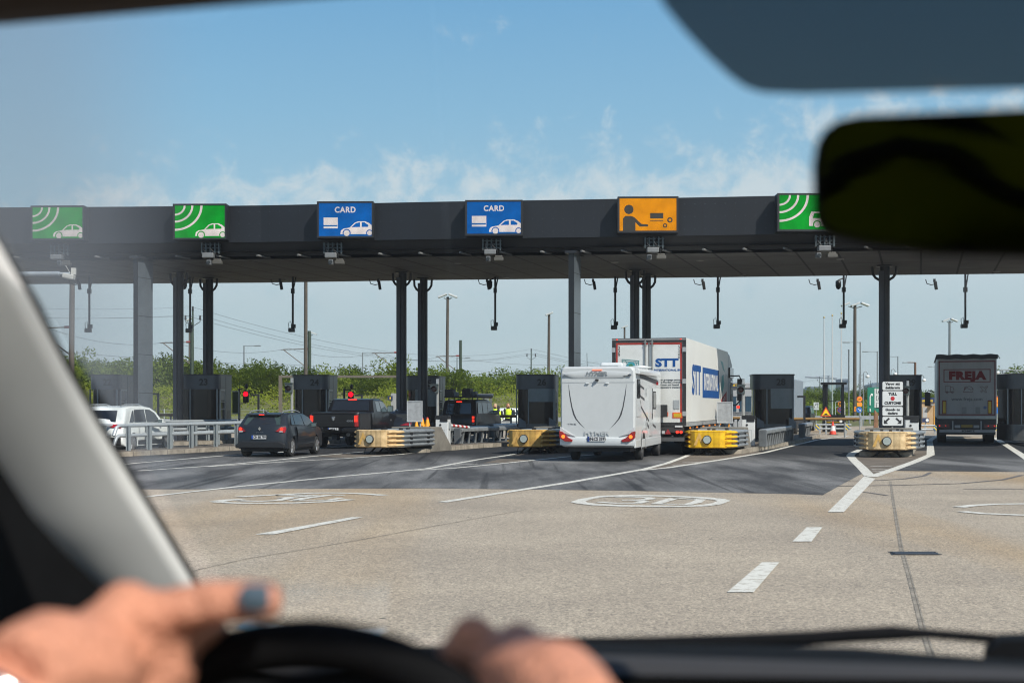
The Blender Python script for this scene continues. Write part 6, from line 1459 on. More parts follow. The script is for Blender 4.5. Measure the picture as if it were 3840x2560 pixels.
disc(t,0,z_(1537),.20,RD,0,'border'); disc(t,0,z_(1537),.16,BL,-.013,'blue_field'); mb = MB(); mb.tube([(-.12,-.03,z_(1537)-.12),(.12,-.03,z_(1537)+.12)], .02, 5); mb.tube([(.12,-.03,z_(1537)-.12),(-.12,-.03,z_(1537)+.12)], .02, 5); mb.build('red_cross', RD, t)
mb = MB(); mb.tube([(-.30,.05,0),(-.30,.05,z_(1508)),(-.22,.05,z_(1505)),(.3,.05,z_(1505)),(.34,.05,z_(1510)),(.34,.05,0)], .022, 6); mb.tube([(-.3,.05,z_(1527)),(.34,.05,z_(1527))], .02, 6); mb.build('frame', MK_WHITE, t)
t = thing('chevron_rail', 'low grey rail with two blue and yellow chevron boards before the kiosk', 'guard rail', (X(3125,84), 84, 0), 0); z_ = lambda v: Z(v,84)
a = X(3192,84)-X(3125,84)
for v in (1592,1607): mb = MB(); mb.tube([(-a,0,z_(v)),(a,0,z_(v))], .05, 8); mb.build('rail', MK_STEEL, t)
for x in (-.75*a,-.4*a,.1*a,.7*a): mb = MB(); mb.bx(x-.05,x+.05,-.03,.03,0,z_(1592)); mb.build('post', MK_GREYP, t)
CHV, nt, N, L = nodes('chevron_paint'); b = nt.nodes['Principled BSDF']; tc = N('ShaderNodeTexCoord'); sx = N('ShaderNodeSeparateXYZ'); L(tc.outputs['Object'], sx.inputs[0])
ad = N('ShaderNodeMath', operation='ADD'); L(sx.outputs['X'], ad.inputs[0]); L(sx.outputs['Z'], ad.inputs[1]); ml = N('ShaderNodeMath', operation='MULTIPLY'); ml.inputs[1].default_value = 4.4; L(ad.outputs[0], ml.inputs[0])
fr = N('ShaderNodeMath', operation='FRACT'); L(ml.outputs[0], fr.inputs[0]); lt = N('ShaderNodeMath', operation='LESS_THAN'); lt.inputs[1].default_value = .5; L(fr.outputs[0], lt.inputs[0])
mx = N('ShaderNodeMix', data_type='RGBA'); L(lt.outputs[0], mx.inputs[0]); mx.inputs[6].default_value = (.70,.50,.02,1); mx.inputs[7].default_value = (.01,.10,.30,1); L(mx.outputs[2], b.inputs['Base Color'])
for x in (-a*.9,a*.78): mb = MB(); mb.bx(x-.11,x+.11,-.08,-.05,z_(1611),z_(1591)); mb.build('chevron_board', CHV, t)
for u, dd, lb in ((3487,84,'low grey rail beside the left rear wheel of the red and white lorry'),(3745,80,'low grey rail with chevron board right of the red and white lorry')):
    t = thing('chevron_rail', lb, 'guard rail', (X(u,dd), dd, 0), 0); z_ = lambda v: Z(v,dd)
    for v in (1595,1610): mb = MB(); mb.tube([(-.5,0,z_(v)),(.5,0,z_(v))], .05, 8); mb.build('rail', MK_STEEL, t)
    for x in (-.3,.3): mb = MB(); mb.bx(x-.05,x+.05,-.03,.03,0,z_(1595)); mb.build('post', MK_GREYP, t)
    x = .35 if u < 3600 else -.2; mb = MB(); mb.bx(x-.14,x+.14,-.08,-.05,z_(1612),z_(1594)); mb.build('chevron_board', CHV, t)
# grey customs building behind the lorry cab
d = 92
t = thing('customs_building', 'low grey curved customs building with navy sign beside the lorry cab', 'building', (X(2730,d), d, 0), 0); z_ = lambda v: Z(v,d)
x1 = X(2832,d)-X(2730,d); BG = mat('building_grey', (.30,.31,.32), .5, var=.06); BW = mat('building_window', (.03,.06,.09), .08, spec=.8)
mb = MB(); mb.bx(-1.5,x1,0,6,z_(1455),z_(1435)); mb.build('parapet', BG, t, bevel=.05)
mb = MB(); mb.bx(-1.5,x1,.1,6,0,z_(1455)); mb.build('wall', BG, t)
mb = MB(); mb.bx(-1.4,.35+.3,-.06,-.005,z_(1452),z_(1436)); sg_ = mb.build('sign_band', mat('navy', ()), t); mb = MB(); mb.text('TULL - CUSTOMS', .20, (.22,-.07,z_(1444.5)), ext=.01, bold=.004); mb.build('lettering', mat('sign_yellow', ()), sg_)
for x0, xx in ((-.4,.55),(.75,1.05),(1.15,x1-.25)): mb = MB(); mb.bx(x0,xx,.06,.099,z_(1542),z_(1487)); wn = mb.build('window', BW, t)
for v in (1485,1546,1552): mb = MB(); mb.bx(-1.5,x1+.02,.04,.098,z_(v)-.02,z_(v)+.02); mb.build('band', mat('alu_frame', ()), t)
# timber customs cabin behind the red and white lorry
d = 110
t = thing('customs_cabin', 'tan customs cabin with navy CUSTOMS sign between booth 29 and the lorry', 'building', (X(3455,d), d, 0), 0); z_ = lambda v: Z(v,d)
mb = MB(); mb.bx(0,1.1,0,3,0,z_(1490)); mb.build('wall', mat('cabin_tan', (.42,.28,.15), .7), t)
mb = MB(); mb.bx(-.6,1.02,-.08,-.005,z_(1510),z_(1490)); s2 = mb.build('sign_band', mat('navy', ()), t); mb = MB(); mb.text('CUSTOMS', .22, (.36,-.09,z_(1503)), ext=.01, bold=.006); mb.build('lettering', mat('sign_yellow', ()), s2)
mb = MB(); mb.bx(.1,.45,-.02,-.004,z_(1566),z_(1526)); mb.build('shutter', mat('shutter_grey', (.35,.34,.33), .6), t); mb = MB(); mb.bx(.95,1.12,-.04,-.004,0,z_(1491)); mb.build('corner_post', mat('post_amber', (.65,.30,.02), .6), t)
mb = MB(); mb.bx(.62,.9,-.5,-.02,z_(1519),z_(1515)); mb.build('lamp', MK_GREYP, t)
t = thing('round_sign_box', 'small navy box sign with white round emblem under the customs cabin', 'sign', (X(3473,92), 92, 0), 0); mb = MB(); mb.bx(-.25,.2,0,.05,Z(1583,92),Z(1567,92)); mb.build('panel', mat('navy', ()), t); disc(t,.07,Z(1575,92),.10,MK_WHITE,-.002,'emblem'); mb = MB(); mb.tube([(0,.08,0),(0,.08,Z(1570,92))], .04, 6); mb.build('post', MK_GREYP, t)

# ================================================================= POLES, LAMPS, WIRES
PB_ = mat('pole_brown', (.085,.070,.056), .7, .1, var=.25, scale=.6); PG = mat('pole_grey', (.20,.22,.23), .5, .3, var=.15)
def flood_pole(u, vt, ub, label, r=.16, heads=2, m=None, top=12.0, headless=False, d=None):
    d = d or (top-H)*F/(VH-vt)
    if headless: top = Z(vt, d)
    t = thing('light_pole', label, 'light pole', (X(ub,d), d, 0), 0, 'tall floodlight poles'); dx = X(u,d)-X(ub,d)
    mb = MB(); mb.tube([(0,0,0),(dx,0,top)], [r,r*.8], 10); mb.build('pole', m or PB_, t)
    if headless: return
    mb = MB()
    for k in range(heads):
        x = (k-(heads-1)/2)*.9
        mb.tube([(dx,0,top-.3),(dx+x*.8,-.1,top-.1)], .05, 6)
    mb.build('head_frame', PG, t)
    for k in range(heads):
        x = (k-(heads-1)/2)*1.0; mb = MB(); mb.M = Matrix.Translation((dx+x,-.1,top+.1)) @ Matrix.Rotation(R(22*(1 if x > 0 else -1)),4,'Y'); mb.bx(-.45,.45,-.3,.3,-.09,.09); mb.build('lamp_head', mat('lamp_pale', (.5,.52,.52), .4), t, bevel=.04)
flood_pole(272,900,266,'brown pole closest to the windscreen pillar, top hidden by the canopy',.22,headless=True,d=100)
flood_pole(1147,900,1146,'brown pole rising behind booth 24, top hidden by the canopy',.17,headless=True,d=118)
flood_pole(1679,1113,1675,'brown floodlight pole behind booth 25',.16,2); flood_pole(2059,1180,2056,'slim brown floodlight pole left of the motorhome roof',.18,1)
flood_pole(2342,1228,2342,'distant floodlight pole just above the lorry roof',.15,1); flood_pole(3206,1145,3205,'tall floodlight pole with three white heads beside the customs sign column',.20,3)
flood_pole(3561,1203,3561,'floodlight pole with two heads above the red and white lorry',.18,2,PG); flood_pole(1164,1252,1164,'distant floodlight pole beside the brown pole of booth 24',.16,2,PG)
flood_pole(712,1200,710,'floodlight pole behind the utility pole next to booth 23',.16,1)
def arm_lamp(u, vt, dirx, label, h=8.5, r=.07, arm=1.9, m=None):
    d = (h-H)*F/(VH-vt); t = thing('street_lamp', label, 'street lamp', (X(u,d), d, 0), 0, 'street lamps with a single arm')
    mb = MB(); mb.tube([(0,0,0),(0,0,h)], [r*1.3,r], 8); mb.build('pole', m or PG, t)
    mb = MB(); mb.tube([(0,0,h-.05),(dirx*arm*.6,0,h-.03)], r*.5, 6); mb.build('arm', m or PG, t)
    mb = MB(); mb.bx(min(dirx*arm*.6,dirx*arm),max(dirx*arm*.6,dirx*arm),-.12,.12,h-.1,h+.02); mb.build('lamp_head', PG, t, bevel=.03)
arm_lamp(915,1295,1,'grey arm lamp behind the lit red light of booth 23'); arm_lamp(1360,1321,1,'grey arm lamp above the black pickup'); arm_lamp(1714,1340,1,'grey arm lamp above the off-road car roof rack')
arm_lamp(3226,1282,-1,'dark arm lamp beside the tall three-headed pole'); arm_lamp(3290,1317,-1,'arm lamp whose head sticks out left of the customs sign column'); arm_lamp(3367,1336,-1,'arm lamp right of the customs sign column'); arm_lamp(3432,1358,-1,'arm lamp with thick brown post above booth 29',h=8,r=.16,m=mat('post_redbrown', (.12,.05,.02), .6)); arm_lamp(3520,1374,-1,'arm lamp showing its head left of the red and white lorry')
arm_lamp(1990,1381,1,'far grey arm lamp by the utility pole over booth 26')
def flagpole(u, vt, label):
    h = 10.5; d = (h-H)*F/(VH-vt); t = thing('flagpole', label, 'flagpole', (X(u,d), d, 0), 0, 'white flagpoles')
    mb = MB(); mb.tube([(0,0,0),(0,0,h)], [.08,.04], 10); mb.build('pole', mat('flagpole_white', (.5,.5,.5), .5), t); mb = MB(); mb.sph((0,0,h+.08),.09); mb.build('finial', mat('gold', (.5,.35,.1), .3, .8), t)
flagpole(3090,1193,'white flagpole, first of three, left of the glass kiosk'); flagpole(3121,1186,'white flagpole, middle of three, behind the glass kiosk'); flagpole(3155,1178,'white flagpole, last of three, tallest over the glass kiosk')
t = thing('mast', 'thin dark bare mast between the flagpoles and tall floodlight pole', 'mast', (X(3183,130),130,0), 0); mb = MB(); mb.tube([(0,0,0),(0,0,Z(1310,130))], .07, 6); mb.build('pole', PG, t)
def utility(u, vt, h, label, arms=True):
    d = (h-H)*F/(VH-vt); t = thing('utility_pole', label, 'utility pole', (X(u,d), d, 0), 0, 'power line poles with insulators'); m = mat('pole_green', (.035,.055,.036), .6)
    mb = MB(); mb.tube([(0,0,0),(0,0,h)], [.17,.10], 8); mb.build('pole', m, t)
    if arms:
        mb = MB(); mb.tube([(-.8,0,h-1.0),(-.8,0,h-1.2),(0,0,h-1.7),(.8,0,h-1.2),(.8,0,h-1.0)], .05, 6); mb.build('crossarm', PG, t)
        for x, z in ((-.8,h-.75),(.8,h-.75),(0,h+.25)): mb = MB(); mb.lathe([(.12,-.25),(.10,.2),(.05,.25)], (x,0,z), 8); mb.build('insulator', MK_INK, t)
    return d, Vector((X(u,d), d, h))
d1, q1 = utility(723,1165,12,'green utility pole with insulators beside the column of booth 23')
d2, q2 = utility(1992,1316,12,'green utility pole with insulators above booth 26'); d3, q3 = utility(3073,1416,12,'distant utility pole left of the kiosk'); d4, q4 = utility(3264,1430,12,'distant utility pole over the green direction board')
d5, q5 = utility(3620,1445,12,'distant utility pole hidden behind the red and white lorry')
def wire(a, b_, sag, label, r=.022, n=14):
    r *= .55
    a, b_ = Vector(a), Vector(b_); t = thing('overhead_wire', label, 'wire', a, 0, 'overhead power wires')
    mb = MB(); mb.tube([(b_-a)*(k/n)-Vector((0,0,sag*4*(k/n)*(1-k/n))) for k in range(n+1)], r, 4); mb.build('wire', mat('wire_grey', (.16,.17,.18), .5), t)
W0 = Vector((-62,104,10.6))
for i, (dx, dz) in enumerate(((0,.4),(-.8,-.5),(.8,-.5))):
    o_ = Vector((dx,0,dz)); nm = ('top','middle','lowest')[i]
    wire(W0+o_, q1+o_, 1.0, f'{nm} power wire between the windscreen pillar and the utility pole of booth 23')
    wire(q1+o_, q2+o_, 3.0, f'{nm} power wire between the utility poles of booths 23 and 26', .035)
    wire(q2+o_, q3+o_, 4.0, f'{nm} power wire between the utility pole over booth 26 and the kiosk one', .05)
# railway catenary on the far left
def mast(u, d, label, h=9):
    t = thing('catenary_mast', label, 'mast', (X(u,d), d, 0), 0, 'railway catenary masts'); mb = MB(); mb.tube([(0,0,0),(0,0,h)], .16, 8); mb.build('mast', mat('pole_green', ()), t)
    mb = MB(); z0 = 5.2; mb.tube([(0,0,z0),(-2.6,0,z0+2.0)], .05, 6); mb.tube([(0,0,z0+2.05),(-2.8,0,z0+1.95)], .045, 6); mb.build('cantilever', mat('cantilever', (.15,.13,.11), .5, .3), t)
    mb = MB(); mb.tube([(-.1,0,z0+2.05),(-.5,0,z0+2.05)], .09, 8); mb.build('insulator', mat('insulator_red', (.25,.04,.03), .4), t)
mast(268,101,'catenary mast with cantilever beside the brown pole at the pillar'); mast(720,125,'catenary mast with cantilever behind booth 23'); mast(1160,140,'catenary mast behind booth 24'); mast(1496,150,'catenary mast whose cantilever shows left of the column of booth 25'); mast(1727,160,'catenary mast over the off-road car')
cat_ = [Vector((X(u,d),d,0)) for u, d in ((-300,80),(268,101),(720,125),(1160,140),(1496,150),(1727,160),(2300,185))]
for i, (a, b_) in enumerate(zip(cat_, cat_[1:])):
    nm = ('before the pillar','behind booth 22','behind booth 23','behind booth 24','behind booth 25','behind booth 26')[i]
    wire(a+Vector((-2,0,7.3)), b_+Vector((-2,0,7.3)), .7, f'railway carrier wire {nm}', .028); wire(a+Vector((-2,0,5.7)), b_+Vector((-2,0,5.7)), .1, f'railway contact wire {nm}', .028)
# gantry truss and globe lamps at the far right
d = 135
t = thing('sign_gantry', 'grey lattice gantry truss rising behind the red and white lorry', 'gantry', (X(3748,d), d, 0), 0); z_ = lambda v: Z(v,d); GM = mat('gantry_grey', (.22,.24,.25), .5, .3)
a = X(4100,d)-X(3748,d); zt, zb = z_(1387), z_(1402)
mb = MB()
for z in (zt, zb): mb.tube([(0,0,z),(a,0,z)], .06, 6)
for k in range(24): x0 = a*k/24; x1_ = a*(k+1)/24; mb.tube([(x0,0,zb if k%2 else zt),(x1_,0,zt if k%2 else zb)], .035, 5)
mb.build('truss_beam', GM, t)
mb = MB()
for x in (-.3,.3): mb.tube([(x,0,0),(x,0,zt)], .06, 6)
for k in range(14): mb.tube([(-.3 if k%2 else .3,0,zt*k/14),(.3 if k%2 else -.3,0,zt*(k+1)/14)], .03, 4)
mb.build('truss_leg', GM, t)
t = thing('lattice_mast', 'grey lattice mast behind the orange sign stack', 'mast', (X(3230,d), d, 0), 0); zt = z_(1402)
mb = MB()
for x in (-.22,.22): mb.tube([(x,0,0),(x,0,zt)], .035, 5)
for k in range(16): mb.tube([(-.22 if k%2 else .22,0,zt*k/16),(.22 if k%2 else -.22,0,zt*(k+1)/16)], .02, 4)
mb.build('lattice', GM, t)
def globe(u, v, label, d=120, side=-1):
    t = thing('globe_lamp', label, 'street lamp', (X(u,d), d, 0), 0, 'white globe lamps'); z = Z(v,d); r = .17
    mb = MB(); mb.sph((0,0,z),(r,r,r*.8)); mb.build('globe', MK_WHITE, t)
    mb = MB(); mb.tube([(side*.35,0,0),(side*.35,0,z+.1),(side*.3,0,z+.35),(side*.12,0,z+.42),(0,0,z+.25),(0,0,z+.12)], .03, 6); mb.build('swan_neck', PG, t)
globe(3253,1411,'white globe lamp beside the lattice mast'); globe(3465,1425,'white globe lamp at the roof corner of booth 29'); globe(3741,1397,'white globe lamp beside the gantry leg'); globe(3820,1409,'white globe lamp above the roof of the last booth, first of two'); globe(3833,1408,'white globe lamp above the roof of the last booth, second of two'); globe(3357,1402,'white globe lamp behind the customs sign column')
t = thing('info_sign', 'small bright blue sign behind the right edge of the red and white lorry', 'sign', (X(3738,118),118,0), 0); mb = MB(); mb.bx(-.14,.14,0,.05,Z(1433,118),Z(1409,118)); mb.build('panel', BL, t); mb = MB(); mb.tube([(0,.08,0),(0,.08,Z(1412,118))], .04, 6); mb.build('post', PG, t)
# tower crane and distant blocks
d = 1500
t = thing('tower_crane', 'distant tower crane on the skyline', 'crane', (X(3107,d), d, 0), 0); z_ = lambda v: Z(v,d); CG = mat('crane_grey', (.20,.23,.26), .7); k = d/F
mb = MB(); mb.tube([(0,0,0),(0,0,z_(1408))], 1.1, 4); mb.build('tower', CG, t); mb = MB(); mb.tube([(-88*k,0,z_(1413)),(30*k,0,z_(1419))], .8, 4); mb.tube([(-60*k,0,z_(1414)),(0,0,z_(1408)),(26*k,0,z_(1418))], .25, 4); mb.build('jib', CG, t); mb = MB(); mb.bx(22*k,31*k,-1,1,z_(1424),z_(1417)); mb.build('counterweight', CG, t)
def block(u0, u1, v, label, d=1500, m=(.14,.17,.21)):
    t = thing('distant_block', label, 'building', (X((u0+u1)/2,d), d, 0), 0, 'distant blocks on the skyline'); w = (u1-u0)*d/F; h = Z(v,d)
    mb = MB(); mb.bx(-w/2,w/2,0,30,0,h); mb.build('wall', mat('block_'+str(u0), m, .8), t)
    n = max(2, int(h/7)); mb = MB()
    for i in range(n): z = h*(i+.4)/n; mb.bx(-w/2-.05,w/2+.05,-.2,-.05,z,z+h/n*.4)
    mb.build('window_row', mat('block_window', (.04,.06,.09), .3), t)
block(3014,3026,1456,'slim blue distant block over the box lorry',1500,(.05,.10,.22)); block(3040,3084,1449,'broad distant block with scaffold left of the kiosk'); block(3158,3186,1420,'tall distant tower behind the flagpoles'); block(3208,3252,1463,'long low distant hall behind the orange sign stack',1400)
t = thing('distant_block', 'distant pointed roof over the green direction board', 'building', (X(3290,1300),1300,0), 0, 'distant blocks on the skyline'); k = 1300/F; mb = MB(); mb.prism([(-20*k,0),(22*k,0),(22*k,Z(1438,1300)),(10*k,Z(1434,1300)),(-20*k,Z(1443,1300))], 'y', 0, 30); mb.build('roof', mat('roof_bluegrey', (.10,.15,.18), .6), t)
t = thing('timber_pallet', 'reddish-brown timber leaning behind the customs sign', 'timber', (X(3287,100),100,0), 0)
for i in range(3):
    mb = MB(); mb.tube([(-.15+i*.1,0,0),(-.05+i*.08,.25,Z(1538,100)-.1*i)], .07, 5); mb.build('board', mat('timber_red', (.20,.10,.05), .8, var=.3), t)
t = thing('wire_fence', 'pale mesh fence at the foot of the bushes behind the slab column', 'fence', (X(575,96),96,0), -R(14)); 
for i in range(9): mb = MB(); mb.tube([(i*2.4-4,0,0),(i*2.4-4,0,1.45)], .035, 6); mb.build('post', mat('fence_pale', (.40,.43,.43), .5), t)
mb = MB()
for k in range(6): mb.tube([(-4,0,.2+.24*k),(15.2,0,.2+.24*k)], .008, 4)
mb.build('mesh', mat('fence_pale', ()), t)
def wbeam(p0, p1, label):
    p0, p1 = Vector((*p0,0)), Vector((*p1,0)); dr = p1-p0; t = thing('road_barrier', label, 'guard rail', p0, -math.atan2(dr.x,dr.y), 'far roadside barriers'); n = max(1, int(dr.length/4))
    mb = MB(); mb.bx(-.04,.04,0,dr.length,.55,.85); mb.build('beam', MK_STEEL, t)
    for i in range(n+1): mb = MB(); mb.bx(.05,.12,dr.length*i/n-.05,dr.length*i/n+.05,0,.8); mb.build('post', MK_GREYP, t)
wbeam((-26,88),(-14.5,91),'far roadside barrier between slab column and booth 23'); wbeam((-3,100),(4,101),'far roadside barrier behind the workers in vests'); wbeam((-1.6,76.2),(1.0,77.0),'short grey roadside barrier just in front of the workers in vests'); wbeam((24,115),(37,116),'far roadside barrier beyond the kiosk, before the grass')

# ================================================================= VEGETATION
def leafmat(name, c0, c1):
    m, nt, N, L = nodes(name); b = nt.nodes['Principled BSDF']; b.inputs['Roughness'].default_value = .6; b.inputs['Specular IOR Level'].default_value = .25
    tc = N('ShaderNodeTexCoord'); n = N('ShaderNodeTexNoise', i_Scale=1.1, i_Detail=4); L(tc.outputs['Object'], n.inputs['Vector']); oi = N('ShaderNodeObjectInfo')
    ad = N('ShaderNodeMath', operation='MULTIPLY_ADD'); ad.inputs[1].default_value = .35; L(oi.outputs['Random'], ad.inputs[0]); L(n.outputs['Fac'], ad.inputs[2])
    r = N('ShaderNodeValToRGB'); e = r.color_ramp.elements; e[0].position = .35; e[0].color = (*c0,1); e[1].position = .95; e[1].color = (*c1,1); L(ad.outputs[0], r.inputs['Fac']); L(r.outputs['Color'], b.inputs['Base Color'])
    tl = N('ShaderNodeBsdfTranslucent'); L(r.outputs['Color'], tl.inputs[0]); mx = N('ShaderNodeMixShader'); mx.inputs[0].default_value = .45; L(b.outputs[0], mx.inputs[1]); L(tl.outputs[0], mx.inputs[2]); L(mx.outputs[0], nt.nodes['Material Output'].inputs['Surface']); return m
LF_D = leafmat('leaf_dark', (.062,.108,.008), (.19,.245,.020)); LF_L = leafmat('leaf_light', (.095,.15,.008), (.26,.30,.025)); BARK = mat('bark', (.09,.07,.05), .9, var=.3, bump=.4, bscale=12)
def leaf_quads(mb, c, rad, n, sz):
    for _ in range(n):
        while True:
            p = Vector((rnd.uniform(-1,1), rnd.uniform(-1,1), rnd.uniform(-1,1)))
            if .25 < p.length < 1: break
        p = Vector((p.x*rad[0], p.y*rad[1], p.z*rad[2]))+c
        a = Vector((rnd.gauss(0,1), rnd.gauss(0,1), rnd.gauss(0,1))).normalized(); b_ = a.orthogonal().normalized()
        s_ = sz*rnd.uniform(.6,1.4); q = a*s_; r_ = b_*s_*.5
        mb.add([p-q, p+r_, p+q, p-r_], [(0,1,2,3)])
def make_tree(h, spread, seed, label, nl, name='tree'):
    rnd.seed(seed); t = thing(name, label, 'tree', (0,0,0), 0, 'trees along the top of the bank')
    tr_ = MB(); tr_.tube([(0,0,0),(.1,.05,h*.3),(.05,-.05,h*.62)], [.16,.12,.07], 8); cr = MB(); tips = []
    for k in range(9):
        a = rnd.uniform(0,6.28); z0 = h*rnd.uniform(.2,.55); rr = spread*rnd.uniform(.25,.75); e_ = Vector((math.cos(a)*rr, math.sin(a)*rr, min(h*.86, z0+h*rnd.uniform(.12,.38))))
        tr_.tube([(.07,0,z0),(e_.x*.5,e_.y*.5,(z0+e_.z)/2+.1),e_], [.07,.05,.02], 5); tips.append(e_)
    tr_.build('trunk', BARK, t)
    tips.append(Vector((0,0,h*.82)))
    for e_ in tips:
        for j in range(5):
            c = e_+Vector((rnd.gauss(0,.5), rnd.gauss(0,.5), rnd.gauss(-.15,.4))); r_ = rnd.uniform(.5,.95)
            leaf_quads(cr, c, (r_,r_,r_*.8), nl*2, .105)
        # upright shoots give a ragged outline
        for j in range(2):
            c = e_+Vector((rnd.gauss(0,.35), rnd.gauss(0,.35), rnd.uniform(.3,.65))); leaf_quads(cr, c, (.22,.22,.55), nl//2, .09)
    cr.build('crown', LF_D, t); return t
protos = [make_tree(4.6,2.2,11,'',46), make_tree(4.0,2.6,12,'',46), make_tree(5.2,2.0,13,'',46), make_tree(3.6,2.4,14,'',46)]
LAB = ['tall bushy green tree on the bank behind the booths','low spreading green tree on the bank behind the booths','slender green tree on the bank behind the booths','short round green tree on the bank behind the booths']
# the bank: rises from the back of the plaza
BANK = [(-80,88),(-45,90),(-20,96),(0,104),(14,118),(30,190)]
rnd.seed(5); used = [False]*4
def put(i, x, y, z, s, lb=None, grp=None):
    o = protos[i]
    if used[i]: o = dup(o)
    used[i] = True
    o.location = (x,y,z); o.rotation_euler = (0,0,rnd.uniform(0,6.28)); o.scale = (s,s,s*rnd.uniform(.9,1.15)); o['label'] = lb or LAB[i]
    o['group'] = grp or LAB[i].replace('tree','trees',1)
    return o
for k in range(74):
    u = -160+k*33+rnd.uniform(-12,12)
    d = 122+rnd.uniform(-6,14)+max(0,(u-1500)*.02)
    vt = 1380+ (-14 if u < 1000 else 14)+rnd.uniform(-18,14)+ (6 if u > 1500 else 0)
    i = k % 4; h = (4.6,4.0,5.2,3.6)[i]; s = rnd.uniform(.95,1.2)
    put(i, X(u,d), d, Z(vt,d)-h*s*1.04, s)
for k in range(20):
    u = 2990+k*24+rnd.uniform(-8,8); d = 225+rnd.uniform(-20,20); vt = 1462+rnd.uniform(-6,8); i = k % 4; h = (4.6,4.0,5.2,3.6)[i]; s = 1.1
    put(i, X(u,d), d, Z(vt,d)-h*s*1.04, s, 'hazy dark tree in the far belt beyond the kiosk', 'trees of the far belt beyond the kiosk')
for k, (u, vt, d) in enumerate(((3770,1415,140),(3795,1400,138),(3825,1395,145),(3850,1380,150),(3745,1440,145),(3880,1390,140),(3420,1468,150),(3440,1472,150),(3395,1474,150),(3485,1470,150),(3505,1475,150))):
    i = k % 4; h = (4.6,4.0,5.2,3.6)[i]; s = min(1.3, (Z(vt,d)+.3)/h)
    put(i, X(u,d), d, max(-.3, Z(vt,d)-h*s*1.04), s, 'bright green tree beside the gantry at the picture edge' if u > 3700 else 'green tree peeping out behind booth 29 and the lorry', 'trees beside the gantry' if u > 3700 else 'trees peeping out behind booth 29')
# bank terrain
mb = MB(); vs = []; nx = 60
prof = [(0,0),(4,.5),(9,1.4),(16,2.2),(24,2.8),(40,3.1)]
for i in range(nx+1):
    x = -75+i*(95/nx); y0 = interp([(-80,92),(-45,94),(-20,97),(0,104),(20,122)], x); f = min(1, max(0, (20-x)/12))
    for dy, z in prof: vs.append((x, y0+dy, z*f*(1+.15*math.sin(i*.9+dy))-.02))
m_ = len(prof); mb.add(vs, [(i*m_+j,(i+1)*m_+j,(i+1)*m_+j+1,i*m_+j+1) for i in range(nx) for j in range(m_-1)], True); struct(mb.build('grassy_bank', GR))
# shrubs covering the bank
rnd.seed(21); mb = MB()
for k in range(760):
    x = rnd.uniform(-60,14); y0 = interp([(-80,92),(-45,94),(-20,97),(0,104),(20,122)], x); dy = rnd.uniform(.3,26); z = interp([(0,0),(4,.5),(9,1.4),(16,2.2),(24,2.8),(40,3.1)], dy)
    r_ = rnd.uniform(.5,1.3); leaf_quads(mb, Vector((x,y0+dy,z+r_*.45)), (r_,r_*.8,r_*.75), 75, .10)
tag(mb.build('shrubs', LF_L), kind='stuff')
rnd.seed(22); mb = MB()
for k in range(160):
    u = rnd.uniform(2960,3480); d = rnd.uniform(150,215); r_ = rnd.uniform(1,2.2); leaf_quads(mb, Vector((X(u,d),d,r_*.5)), (r_,r_,r_*.7), 40, .3)
for k in range(60):
    u = rnd.uniform(3690,3900); d = rnd.uniform(125,150); r_ = rnd.uniform(.8,1.6); leaf_quads(mb, Vector((X(u,d),d,r_*.5)), (r_,r_,r_*.9), 50, .18)
tag(mb.build('undergrowth', LF_D), kind='stuff')

# ---- the air itself: thin even haze over the whole plain
mb = MB(); mb.bx(-1510,1510,-160,2010,-1.2,42); hz = mb.build('haze', None or MK_INK); hz['kind'] = 'stuff'; hz.display_type = 'WIRE'
hm_ = bpy.data.materials.new('haze_air'); hm_.use_nodes = True; hn = hm_.node_tree; hn.nodes.remove(hn.nodes['Principled BSDF'])
pv = hn.nodes.new('ShaderNodeVolumePrincipled'); pv.inputs['Color'].default_value = (.80,.87,.93,1); pv.inputs['Density'].default_value = HAZE; pv.inputs['Anisotropy'].default_value = .2
hn.links.new(pv.outputs[0], hn.nodes['Material Output'].inputs['Volume']); hz.data.materials.clear(); hz.data.materials.append(hm_)
# ================================================================= THE CAR THE PHOTOGRAPHER SITS IN
ct, st = math.cos(TH), math.sin(TH)
def ray(u, v):
    dx, dz = (u-CX)/F, -(v-VH)/F
    return dx*ct-st, dx*st+ct, dz
def C(u, v, w):
    l, f, z = ray(u*K, v*K); k = w/f
    return (l*k, w, H+z*k)
def CL(u, v, l0):
    l, f, z = ray(u*K, v*K); k = l0/l
    return (l0, f*k, H+z*k)
def WS(u, v):
    l, f, z = ray(u*K, v*K); k = 1.015/(z+.8*f)
    return (l*k, f*k, H+z*k)
def world(l, w, z): return Vector((l*ct+w*st, -l*st+w*ct, z))
car = thing('driver_car', 'interior of the car the photo is taken from: pillar, dashboard, mirror, wheel', 'car', (0,0,0), -TH)
BLK = mat('interior_black', (.0045,.0045,.005), .75, var=.2, scale=30, spec=.12); LIN = mat('headlining', (.030,.016,.010), .9); TRIM = mat('pillar_trim', (.66,.655,.64), .75, var=.03, scale=6)
# roof
mb = MB(); mb.prism([(.86,2.05),(.905,2.000),(.86,1.994),(.55,2.012),(.55,2.07)], 'x', -.80, .80); mb.bx(-.80,-.68,-.9,.549,2.016,2.07); mb.bx(.68,.80,-.9,.549,2.016,2.07); mb.bx(-.80,.80,-1.0,-.901,2.0,2.06); rf_ = mb.build('roof', LIN, car)
mb = MB(); mb.bx(-.68,.68,-.9,.549,2.035,2.045); ADDED_ROOF_GLASS = mb  # unseen roof opening, added to let sky light onto the hands
